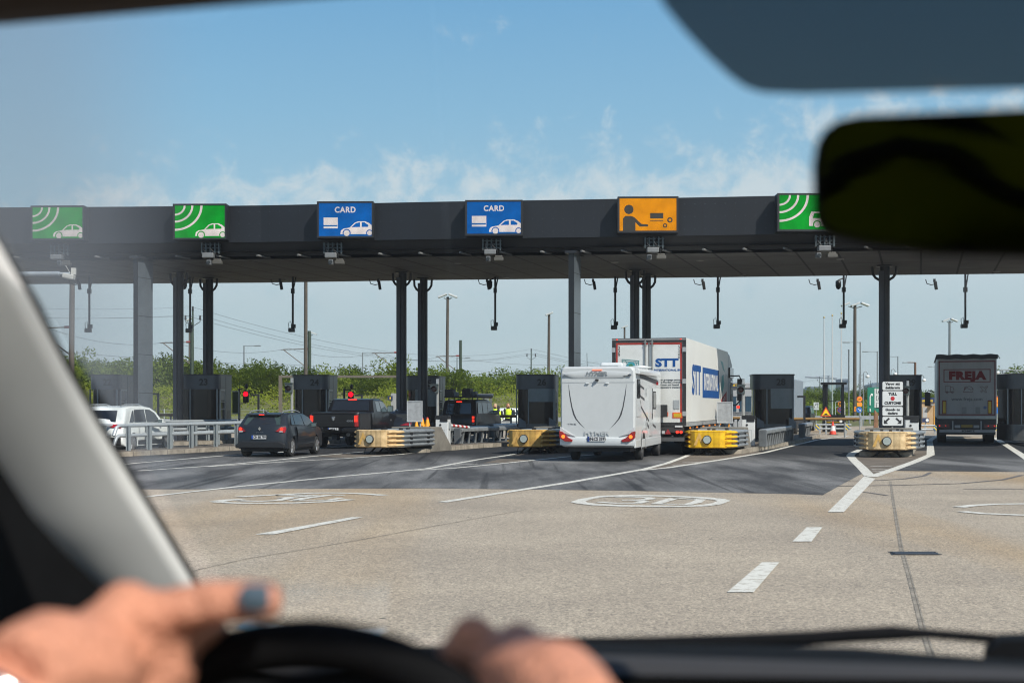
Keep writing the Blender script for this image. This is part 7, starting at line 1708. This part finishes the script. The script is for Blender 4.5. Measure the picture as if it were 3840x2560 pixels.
# pillars
for sg in (1, -1):
    rt = [(-330,40),(-160,300),(-60,470),(0,565),(70,690),(150,845),(232,990),(305,1110),(372,1220),(450,1350),(520,1470)]
    lf = [(-600,200),(-430,480),(-320,640),(-220,760),(-150,850),(-80,970),(-10,1075),(60,1185),(135,1268),(220,1345),(310,1480)]
    secs = []; seal = []
    for (ru, rv), (lu, lv) in zip(rt, lf):
        w = .92+(rv-40)/1310*.46; a, b_ = Vector(C(ru, rv, w)), Vector(C(lu, lv, w-.03)); m_ = (a+b_)/2+Vector((0,-.009,.002)); q1_, q2_ = a*.85+b_*.15+Vector((0,-.0035,.0006)), a*.15+b_*.85+Vector((0,-.006,.001))
        cm_ = Vector((0,0,H)); fw = lambda p, k: p+(p-cm_).normalized()*k
        s_ = [a, fw(a,.05), fw(b_,.05), b_, q2_, m_, q1_]
        secs.append([(sg*p.x,p.y,p.z) for p in (s_ if sg > 0 else s_[::-1])])
        k = Vector((.006,.002,.003)); s_ = [fw(a,.002)+k*.1, fw(a,.012)+k, fw(a,.04)+k, fw(a,.045)]; seal.append([(sg*p.x,p.y,p.z) for p in (s_ if sg > 0 else s_[::-1])])
    mb = MB(); mb.loft(secs); pl_ = mb.build('windscreen_pillar', TRIM, car)
    mb = MB(); mb.loft(seal); mb.build('rubber_seal', MK_RUB, pl_)
# left door with its black frame corner
mb = MB(); pts = [CL(u,v,-.83) for u, v in ((-500,560),(-240,800),(-70,965),(0,1070),(70,1180),(145,1265),(230,1345),(380,1500))]
pts = [(p[1],p[2]) for p in pts]; mb.prism([(pts[0][0],1.20)]+pts+[(1.5,1.2),(1.5,.5),(.6,.5)], 'x', -.90, -.83); mb.build('front_door', BLK, car)
mb = MB(); mb.bx(-.90,-.83,-1.2,.59,.5,1.15); mb.build('rear_door', BLK, car); mb = MB(); mb.bx(.83,.90,-1.2,1.5,.5,1.2); mb.build('passenger_door', BLK, car)
mb = MB(); mb.bx(-.82,.82,-1.25,-1.2,.5,1.32); mb.build('rear_lining', BLK, car)
mb = MB(); mb.bx(-.82,.82,-1.19,1.5,.42,.5); mb.build('floor', BLK, car)
# windscreen with dotted shade band round the mirror foot
GLW, nt, N, L = nodes('windscreen_glass')
o_ = nt.nodes['Material Output']; nt.nodes.remove(nt.nodes['Principled BSDF'])
tr = N('ShaderNodeBsdfTransparent'); tr.inputs[0].default_value = (.975,.985,.98,1); gl = N('ShaderNodeBsdfGlossy'); gl.inputs['Roughness'].default_value = .01
mx = N('ShaderNodeMixShader'); mx.inputs[0].default_value = .045; L(tr.outputs[0], mx.inputs[1]); L(gl.outputs[0], mx.inputs[2])
# pale glare veil painted into the glass toward the pillar, thin dust film elsewhere
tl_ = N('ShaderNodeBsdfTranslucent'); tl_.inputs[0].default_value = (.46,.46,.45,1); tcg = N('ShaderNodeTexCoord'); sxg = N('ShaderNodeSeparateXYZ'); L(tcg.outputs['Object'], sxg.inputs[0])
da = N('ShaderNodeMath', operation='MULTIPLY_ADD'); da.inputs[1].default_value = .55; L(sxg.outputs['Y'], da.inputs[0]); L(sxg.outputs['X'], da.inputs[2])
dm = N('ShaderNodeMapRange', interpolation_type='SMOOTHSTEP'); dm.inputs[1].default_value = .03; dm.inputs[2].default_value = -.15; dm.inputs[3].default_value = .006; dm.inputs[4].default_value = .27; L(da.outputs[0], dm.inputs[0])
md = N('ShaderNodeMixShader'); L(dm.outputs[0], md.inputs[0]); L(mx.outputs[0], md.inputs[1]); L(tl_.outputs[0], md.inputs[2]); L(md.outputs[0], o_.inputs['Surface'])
ADDED_ROOF_GLASS.build('added_roof_glass', GLW, rf_)
zw = lambda w: 2.735-.8*w
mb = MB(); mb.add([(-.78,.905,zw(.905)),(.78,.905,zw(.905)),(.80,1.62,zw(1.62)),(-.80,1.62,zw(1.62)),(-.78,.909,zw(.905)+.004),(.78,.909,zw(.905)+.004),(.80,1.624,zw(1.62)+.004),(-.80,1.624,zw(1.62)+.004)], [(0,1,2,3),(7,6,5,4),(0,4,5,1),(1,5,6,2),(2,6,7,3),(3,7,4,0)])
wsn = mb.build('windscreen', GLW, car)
FRT, nt, N, L = nodes('dotted_frit')
o_ = nt.nodes['Material Output']; b = nt.nodes['Principled BSDF']; b.inputs['Base Color'].default_value = (.012,.014,.018,1); b.inputs['Roughness'].default_value = .5
tr = N('ShaderNodeBsdfTransparent'); tc = N('ShaderNodeTexCoord'); vo = N('ShaderNodeTexVoronoi', i_Scale=700.0, i_Randomness=0.0); L(tc.outputs['Object'], vo.inputs['Vector'])
mr = N('ShaderNodeMapRange'); mr.inputs[1].default_value = .2; mr.inputs[2].default_value = .6; mr.inputs[3].default_value = .90; mr.inputs[4].default_value = .87; L(vo.outputs['Distance'], mr.inputs[0])
mx = N('ShaderNodeMixShader'); L(mr.outputs[0], mx.inputs[0]); L(tr.outputs[0], mx.inputs[1]); L(b.outputs[0], mx.inputs[2]); L(mx.outputs[0], o_.inputs['Surface'])
mb = MB(); fp = [WS(u,v) for u, v in ((1490,-70),(1530,0),(1575,55),(1625,108),(1675,155),(1712,182),(1750,195),(1850,199),(2050,194),(2352,186),(2600,178),(2700,165),(2780,120),(2900,-70))]
fp = [(p[0], p[1]-.003, p[2]-.006) for p in fp]; n = len(fp); mb.add(fp, [tuple(range(n))]); mb.build('shade_band', FRT, wsn)
# mirror
wm = .96; mp_ = [(1868,500),(1866,380),(1874,330),(1893,298),(1925,276),(1975,265),(2352,249),(2700,238),(2770,262),(2790,400),(2772,520),(2700,566),(2400,588),(2150,582),(1990,560),(1905,540),(1878,525)]
fr_ = [C(u,v,wm-(400-v)*.00007) for u, v in mp_]; ctr = sum((Vector(p) for p in fr_), Vector())/len(fr_)
secs = [[tuple(ctr+(Vector(p)-ctr)*.965+Vector((0,-.004,0))) for p in fr_], fr_, [tuple(Vector(p)+Vector((0,.02,0))) for p in fr_], [tuple(ctr+(Vector(p)-ctr)*.8+Vector((0,.045,0))) for p in fr_]]
mb = MB(); mb.loft(secs[::-1]); mir = mb.build('rear_view_mirror', BLK, car)
mb = MB(); gp_ = [tuple(ctr+(Vector(p)-ctr)*.945+Vector((0,-.0055,0))) for p in fr_]; mb.add(gp_, [tuple(range(len(gp_)))]); mb.build('mirror_face', mat('mirror_face', (.065,.062,.045), .04, 1, var=.02), mir)
mb = MB(); c2 = ctr+Vector((.085,.04,.0)); mb.tube([c2, c2+Vector((0,.03,.05)), (c2.x, 1.0, zw(1.0)-.01)], .012, 8); mb.build('mirror_stalk', BLK, mir)
# dashboard
us = (-300,300,800,1150,1290,1500,1700,1960,2150,2300,2700); secs = []
for u in us:
    ve = interp([(-300,1482),(1150,1482),(1290,1480),(1700,1481),(1960,1485),(2276,1511),(2700,1535)], u); bt = interp([(-300,1506),(1344,1506),(2352,1538),(2700,1550)], u); bb = bt+interp([(-300,45),(1344,45),(2352,27),(2700,26)], u)
    secs.append([C(u,ve+30,1.72), C(u,ve,1.55), C(u,ve+9,1.47), C(u,bt,1.36), C(u,(bt+bb)/2-2,1.31), C(u,bb,1.285), C(u,bb+60,1.28), C(u,bb+300,1.2), C(u,bb+300,1.72)])
mb = MB(); mb.loft(secs[::-1]); mb.build('dashboard', mat('dash_black', (.006,.006,.0065), .85, var=.1, spec=.1), car)
mb = MB(); mb.loft([[(p[3][0],p[3][1]-.004,p[3][2]+.003),(p[4][0],p[4][1]-.006,p[4][2]+.004),(p[5][0],p[5][1]-.005,p[5][2]+.002)] for p in secs], cap=False, closed=False); mb.build('dash_pad', mat('dash_grey', (.050,.048,.049), .8, spec=.15), car)
# wiper lying outside the glass
mb = MB(); mb.tube([C(u,v,1.74) for u, v in ((1250,1480),(1500,1477),(1700,1471),(1860,1465),(1960,1458),(2050,1453),(2130,1454),(2240,1463),(2400,1476))], [.009]*6+[.006]*3, 8); mb.build('wiper', BLK, car)
mb = MB(); q = [C(u,v,1.70) for u, v in ((2265,1500),(2300,1470),(2500,1462),(2500,1540),(2262,1530))]; q2 = [(a,b_+.05,c_) for a,b_,c_ in q]; mb.loft([q,q2]); mb.build('wiper_arm', BLK, car)
mb = MB(); mb.prism([(1.66,1.30),(2.3,1.22),(2.75,1.02),(2.8,.5),(1.66,.5)], 'x', -.80, .80); mb.build('bonnet', carpaint('bonnet_paint', (.02,.022,.025)), car, bevel=.05)
# steering wheel
wc = Vector((-.376,.772,1.397)); upv = Vector((0,.4226,.906)); axv = Vector((0,-.906,.4226)); rtv = Vector((1,0,0))
mb = MB(); mb.tube([wc+rtv*.185*math.sin(a*math.pi/32)+upv*.185*math.cos(a*math.pi/32) for a in range(64)], .0175, 12, closed=True); swh = mb.build('steering_wheel', BLK, car)
mb = MB(); mb.lathe([(.07,-.02),(.075,.0),(.06,.03)], (0,0,0), 20); 
for a in (90, 200, 340): d_ = Vector((math.cos(R(a)), math.sin(R(a)), 0)); 
mb.v = [tuple(wc-axv*.03+rtv*x+upv*y+axv*z) for x,y,z in mb.v]
for a in (0, 180, 270): e_ = rtv*math.cos(R(a))+upv*math.sin(R(a)); mb.tube([wc-axv*.03+e_*.05, wc+e_*.178], [.022,.014], 8)
mb.build('wheel_hub', BLK, swh)

# ================================================================= THE DRIVER
def hp(u, v, d): return P(u*K, v*K, d)
dr = thing('person', 'driver with both hands on the steering wheel, dark painted thumbnail, silver bracelet', 'person', world(-.41,.25,.9), 0)
o0 = Vector(dr.location); rel = lambda p: Vector(p)-o0
SKD = mat('driver_skin', (.62,.27,.17), .5, var=.16, scale=40, spec=.35, bump=.5, bscale=160)
mb = MB()
T = lambda pts, r, n=10: mb.tube([rel(p) for p in pts], r, n)
shL, shR = world(-.60,.22,1.40), world(-.22,.22,1.40); elL, elR = world(-.63,.50,1.22), world(-.19,.50,1.20)
# left hand: wrist, back of hand, thumb along the rim, four fingers closing over it
wL = hp(30,1565,.79)
T([shL, elL, wL], [.052,.042,.029])
pk = hp(190,1545,.85)
T([wL, hp(110,1525,.82), pk], [.030,.033,.036]); T([wL, hp(150,1540,.83), hp(250,1545,.88)], [.028,.03,.026])
T([pk, hp(250,1515,.875), hp(300,1490,.895)], [.034,.026,.018])
T([hp(140,1555,.84), hp(222,1468,.865), hp(290,1402,.885)], [.026,.021,.0175]); mb.sph(rel(hp(290,1402,.884)), .0195, 12, 8); T([hp(292,1404,.885), hp(380,1402,.89), hp(470,1385,.89)], [.0165,.0142,.0148]); T([hp(470,1383,.89), hp(560,1380,.888), hp(622,1379,.886), hp(646,1381,.886)], [.0145,.0142,.0132,.0105]); T([hp(320,1440,.895), hp(420,1440,.905), hp(475,1430,.925), hp(500,1470,.95)], [.020,.016,.013,.010])
T([hp(300,1480,.89), hp(395,1490,.90), hp(455,1475,.935), hp(480,1520,.95)], [.013,.0115,.010,.008]); T([hp(285,1520,.89), hp(390,1540,.90), hp(450,1535,.94), hp(470,1580,.95)], [.013,.0115,.010,.008])
T([hp(265,1565,.885), hp(370,1595,.90), hp(420,1600,.935), hp(440,1640,.945)], [.0125,.011,.0095,.0075]); T([hp(240,1610,.88), hp(335,1650,.89), hp(380,1660,.925)], [.011,.0095,.007])
T([hp(292,1412,.885), hp(340,1455,.89), hp(300,1490,.89)], [.015,.013,.014])
# right hand: fist over the rim, two knuckles up
wR = hp(1345,1665,.80)
T([shR, elR, wR], [.052,.042,.028])
T([wR, hp(1270,1590,.85), hp(1150,1530,.905)], [.028,.034,.024]); T([wR, hp(1310,1590,.84), hp(1215,1515,.895)], [.026,.026,.020]); T([hp(1330,1640,.82), hp(1330,1590,.85), hp(1275,1545,.885)], [.024,.020,.015])
for k, (a, b_, c_, e_) in enumerate((((1088,1470,.908),(1042,1500,.912),(1018,1560,.915),(1030,1610,.915)),((1185,1482,.898),(1130,1525,.912),(1095,1585,.918),(1105,1630,.915)),((1255,1525,.892),(1190,1570,.94),(1160,1630,.945),(1170,1670,.92)),((1300,1570,.88),(1240,1620,.92),(1215,1670,.925),(1220,1700,.9)))):
    s_ = (1,1,.95,.85)[k]; T([hp(*q) for q in (a, b_, c_, e_)], [.0142*s_,.0118*s_,.0105*s_,.008*s_])
T([hp(1270,1600,.85), hp(1150,1640,.87), hp(1070,1660,.90)], [.02,.0125,.010]); T([hp(1088,1475,.912), hp(1140,1535,.90), hp(1185,1484,.902)], [.0138,.013,.0138]); mb.sph(rel(hp(1085,1464,.91)), .0155, 12, 8); mb.sph(rel(hp(1190,1480,.90)), .0155, 12, 8)
# torso, neck, head
for a, r in (((world(-.41,.22,.75),world(-.41,.20,1.1),world(-.41,.20,1.38)), (.14,.15,.12)), ((world(-.41,.21,1.36),world(-.41,.23,1.50)), (.07,.055)), ((shL,world(-.41,.20,1.36),shR), (.055,.09,.055))): T(a, list(r), 14)
h0 = rel(world(-.41,.25,1.62)); mb.sph(h0, (.076,.098,.115), 18, 12); mb.sph(h0+Vector((.03,.10,-.01)), (.014,.02,.022), 8, 6)
for sg in (-1, 1): mb.sph(h0+Vector((sg*.078,0,0)), (.014,.025,.032), 8, 6)
body = mb.build('body', SKD, dr, remesh=.0042)
mb = MB(); mb.sph(h0+Vector((0,-.012,.025)), (.088,.108,.112), 16, 10); mb.build('hair', mat('hair_brown', (.06,.035,.02), .6, var=.3, scale=30), dr)
mb = MB()
for sg in (-1, 1): mb.sph(h0+Vector((sg*.03+.028,.088,.015)), (.012,.008,.008), 8, 6)
mb.sph(h0+Vector((.026,.085,-.055)), (.022,.008,.006), 8, 6); mb.build('eyes_and_mouth', MK_INK, dr)
mb = MB(); mb.tube([rel(world(-.41,.22,.72)),rel(world(-.41,.20,1.1)),rel(world(-.41,.20,1.38)),rel(world(-.41,.21,1.45))], [.165,.175,.15,.09], 16); mb.tube([rel(shL),rel(world(-.41,.20,1.37)),rel(shR)], [.07,.105,.07], 12); mb.build('vest', mat('vest_driver', (.50,.50,.015), .7, var=.1), dr)
mb = MB()
for a, b_ in ((shL, elL), (shR, elR)): mb.tube([rel(a), rel(a+(b_-a)*.6), rel(b_)], [.068,.06,.055], 12)
mb.build('sleeves', CL_BLK, dr)
mb = MB(); nc = rel(hp(600,1371,.8855)); up_ = Vector((0,.12,1)).normalized(); xx = (hp(640,1376,.885)-hp(560,1376,.887)).normalized(); nn = xx.cross(up_)
vs = []; nu, nv_ = 7, 5
for i in range(nu):
    for j in range(nv_):
        a, b_ = -1+2*i/(nu-1), -1+2*j/(nv_-1); p = nc+xx*a*.0098*(1-.12*b_*b_)+up_*b_*.0085*(1-.12*a*a)+nn*(.0172-.0028*b_*b_-.0012*a*a); vs.append(tuple(p))
mb.add(vs, [(i*nv_+j,(i+1)*nv_+j,(i+1)*nv_+j+1,i*nv_+j+1) for i in range(nu-1) for j in range(nv_-1)], True); mb.build('thumbnail', mat('nail_polish', (.07,.10,.13), .15, var=.1, spec=.8), dr)
wd = (elL-wL).normalized(); bc = rel(wL+wd*.004); a_ = wd.orthogonal().normalized(); b2 = wd.cross(a_); mb = MB(); mb.tube([bc+a_*.034*math.cos(k*math.pi/12)+b2*.034*math.sin(k*math.pi/12) for k in range(24)], .005, 8, closed=True); mb.build('bracelet', MK_CHROME, dr)
# yellow vest lying over the rear bench, seen darkly in the mirror
vt_ = thing('safety_vest', 'yellow-green safety vest on the rear bench, seen darkly in the mirror', 'vest', world(.20,-.85,1.0), -TH)
mb = MB(); nu = 14; vs = []
for i in range(nu):
    for j in range(nu):
        a, c_ = i/(nu-1), j/(nu-1); vs.append((-.45+.7*a, .05*math.sin(a*9+c_*4)+.07*math.sin(c_*7-a*3), -.15+.62*c_+.08*math.sin(a*3.1)))
mb.add(vs, [(i*nu+j,(i+1)*nu+j,(i+1)*nu+j+1,i*nu+j+1) for i in range(nu-1) for j in range(nu-1)], True); o_ = mb.build('vest_cloth', mat('vest_driver', ()), vt_); m_ = o_.modifiers.new('t','SOLIDIFY'); m_.thickness = .012
mb = MB()
for k in range(2): mb.tube([(-.45+.7*q/8, .085+.04*math.sin(q*1.3+k), .02+.22*k+.05*math.sin(q*.9)) for q in range(9)], .022, 6)
mb.build('dark_trim', MK_INK, vt_)

# pale card on the far corner of the dashboard: seen only as its reflection in the glass above the wheel
def refl(u, v, zp):
    l, f, z = ray(u*K, v*K); k = 1.015/(z+.8*f); p = Vector((l*k, f*k, H+z*k)); d_ = Vector((l,f,z)).normalized(); n_ = Vector((0,-.6247,-.7809)); r_ = d_-n_*2*d_.dot(n_); return p+r_*((zp-p.z)/r_.z)
cq = [refl(u,v,1.452) for u, v in ((575,1350),(893,1350),(893,1424),(575,1420))]
cd_ = thing('parking_card', 'pale blue and white card on the dashboard, mirrored in the windscreen above the wheel', 'card', world(*cq[0]), -TH)
o_ = cq[0]; q = [p-o_ for p in cq]; mb = MB(); m1, m2_ = (q[0]*.6+q[3]*.4), (q[1]*.6+q[2]*.4)
for k, (ring_, nm, mm) in enumerate((([m1,m2_,q[2],q[3]],'white_half',MK_WHITE),([q[0],q[1],m2_,m1],'blue_half',mat('card_blue', (.20,.45,.62), .6)))):
    mb = MB(); mb.loft([[tuple(p) for p in ring_],[tuple(p+Vector((0,0,.002))) for p in ring_]], smooth=False); mb.build(nm, mm, cd_)
# ================================================================= LIGHT, SKY, CAMERA
EXPO = .65; GAIN = 2**EXPO
SUN_EL, sd_ = R(42), Vector((.629,-.777)).normalized()
W = bpy.data.worlds.new('World'); S.world = W; W.use_nodes = True
nt = W.node_tree; nt.nodes.clear(); L = nt.links.new
def N(t, **kw):
    n = nt.nodes.new(t)
    for k, v in kw.items():
        if k.startswith('i_'): n.inputs[int(k[2:]) if k[2:].isdigit() else k[2:].replace('_',' ')].default_value = v
        else: setattr(n, k, v)
    return n
out = N('ShaderNodeOutputWorld'); bg = N('ShaderNodeBackground'); L(bg.outputs[0], out.inputs[0]); bg.inputs[1].default_value = 1
sky = N('ShaderNodeTexSky'); sky.sky_type = 'NISHITA'; sky.sun_disc = False; sky.sun_elevation = SUN_EL; sky.sun_rotation = math.atan2(sd_.x, sd_.y); sky.air_density = 1; sky.dust_density = .6; sky.ozone_density = 1.5
sk = N('ShaderNodeMix', data_type='RGBA', blend_type='MULTIPLY', i_0=1.0); L(sky.outputs[0], sk.inputs[6]); sk.inputs[7].default_value = (.10,.10,.10,1)
tc = N('ShaderNodeTexCoord'); sx = N('ShaderNodeSeparateXYZ'); L(tc.outputs['Generated'], sx.inputs[0])
gr = N('ShaderNodeValToRGB'); e = gr.color_ramp.elements
def lin(c): return tuple((x/255/12.92 if x/255 <= .04045 else ((x/255+.055)/1.055)**2.4)/GAIN for x in c)
mrz = N('ShaderNodeMapRange'); mrz.inputs[1].default_value = 0; mrz.inputs[2].default_value = .5; L(sx.outputs['Z'], mrz.inputs[0]); L(mrz.outputs[0], gr.inputs['Fac'])
stops = [(0,(216,229,232)),(.04,(206,222,228)),(.14,(190,213,223)),(.25,(172,209,230)),(.40,(148,196,229)),(.56,(124,180,224)),(1,(86,144,206))]
while len(e) < len(stops): e.new(.5)
for q, (p, c) in zip(e, stops): q.position = p; q.color = (*lin(c), 1)
f = N('ShaderNodeMapRange'); f.inputs[1].default_value = .35; f.inputs[2].default_value = .7; f.inputs[3].default_value = 1; f.inputs[4].default_value = 0; L(sx.outputs['Z'], f.inputs[0])
m1 = N('ShaderNodeMix', data_type='RGBA'); L(f.outputs[0], m1.inputs[0]); L(sk.outputs[2], m1.inputs[6]); L(gr.outputs['Color'], m1.inputs[7])
# thin clouds low over the horizon, drawn out upwards in wisps
mp = N('ShaderNodeMapping'); mp.inputs['Scale'].default_value = (24,24,26); mp.inputs['Rotation'].default_value = (R(8),R(14),0); L(tc.outputs['Generated'], mp.inputs['Vector'])
nz = N('ShaderNodeTexNoise', i_Scale=1.6, i_Detail=9, i_Roughness=.62, i_Distortion=.25); L(mp.outputs[0], nz.inputs['Vector'])
nb = N('ShaderNodeTexNoise', i_Scale=.22, i_Detail=3); L(mp.outputs[0], nb.inputs['Vector'])
zx = N('ShaderNodeMath', operation='MULTIPLY_ADD'); zx.inputs[1].default_value = -.10; L(sx.outputs['X'], zx.inputs[0]); L(sx.outputs['Z'], zx.inputs[2])
th = N('ShaderNodeMapRange'); th.inputs[1].default_value = .125; th.inputs[2].default_value = .215; th.inputs[3].default_value = .34; th.inputs[4].default_value = -.17; L(zx.outputs[0], th.inputs[0])
a1 = N('ShaderNodeMath', operation='ADD'); L(nz.outputs['Fac'], a1.inputs[0]); L(th.outputs[0], a1.inputs[1])
a2 = N('ShaderNodeMath', operation='MULTIPLY_ADD'); a2.inputs[1].default_value = .5; L(nb.outputs['Fac'], a2.inputs[0]); L(a1.outputs[0], a2.inputs[2])
cr = N('ShaderNodeMapRange', interpolation_type='SMOOTHSTEP'); cr.inputs[1].default_value = .74; cr.inputs[2].default_value = 1.08; cr.inputs[4].default_value = .80; L(a2.outputs[0], cr.inputs[0])
lo_ = N('ShaderNodeMapRange'); lo_.inputs[1].default_value = .05; lo_.inputs[2].default_value = .11; L(sx.outputs['Z'], lo_.inputs[0])
cm = N('ShaderNodeMath', operation='MULTIPLY'); L(cr.outputs[0], cm.inputs[0]); L(lo_.outputs[0], cm.inputs[1])
m2 = N('ShaderNodeMix', data_type='RGBA'); L(cm.outputs[0], m2.inputs[0]); L(m1.outputs[2], m2.inputs[6]); m2.inputs[7].default_value = (*lin((222,231,236)), 1)
L(m2.outputs[2], bg.inputs[0])
sl = bpy.data.lights.new('sun', 'SUN'); sl.energy = 3.6; sl.angle = R(.53); sl.color = (1,.95,.87)
so = bpy.data.objects.new('sun', sl); COL.objects.link(so)
sv = Vector((sd_.x*math.cos(SUN_EL), sd_.y*math.cos(SUN_EL), math.sin(SUN_EL))); so.rotation_euler = sv.to_track_quat('Z','Y').to_euler(); so.location = (0,0,40)
cam = bpy.data.cameras.new('camera'); co = bpy.data.objects.new('camera', cam); COL.objects.link(co)
co.location = (0,0,H); co.rotation_euler = (R(90),0,0); cam.lens = 50; cam.sensor_width = 36; cam.shift_y = (VH-1280)/3840; cam.clip_start = .02; cam.clip_end = 6000
cam.dof.use_dof = True; cam.dof.focus_distance = 52; cam.dof.aperture_fstop = 4.6; cam.dof.aperture_blades = 0
S.camera = co
S.view_settings.view_transform = 'Standard'; S.view_settings.look = 'None'; S.view_settings.exposure = EXPO; S.view_settings.gamma = 1
S.render.engine = 'CYCLES'; S.cycles.use_denoising = True; S.cycles.max_bounces = 6; S.cycles.transparent_max_bounces = 12; S.cycles.sample_clamp_indirect = 6; S.cycles.use_adaptive_sampling = False
S.cycles.caustics_reflective = False; S.cycles.caustics_refractive = False
S.render.film_transparent = False; S.cycles.filter_width = 1.15
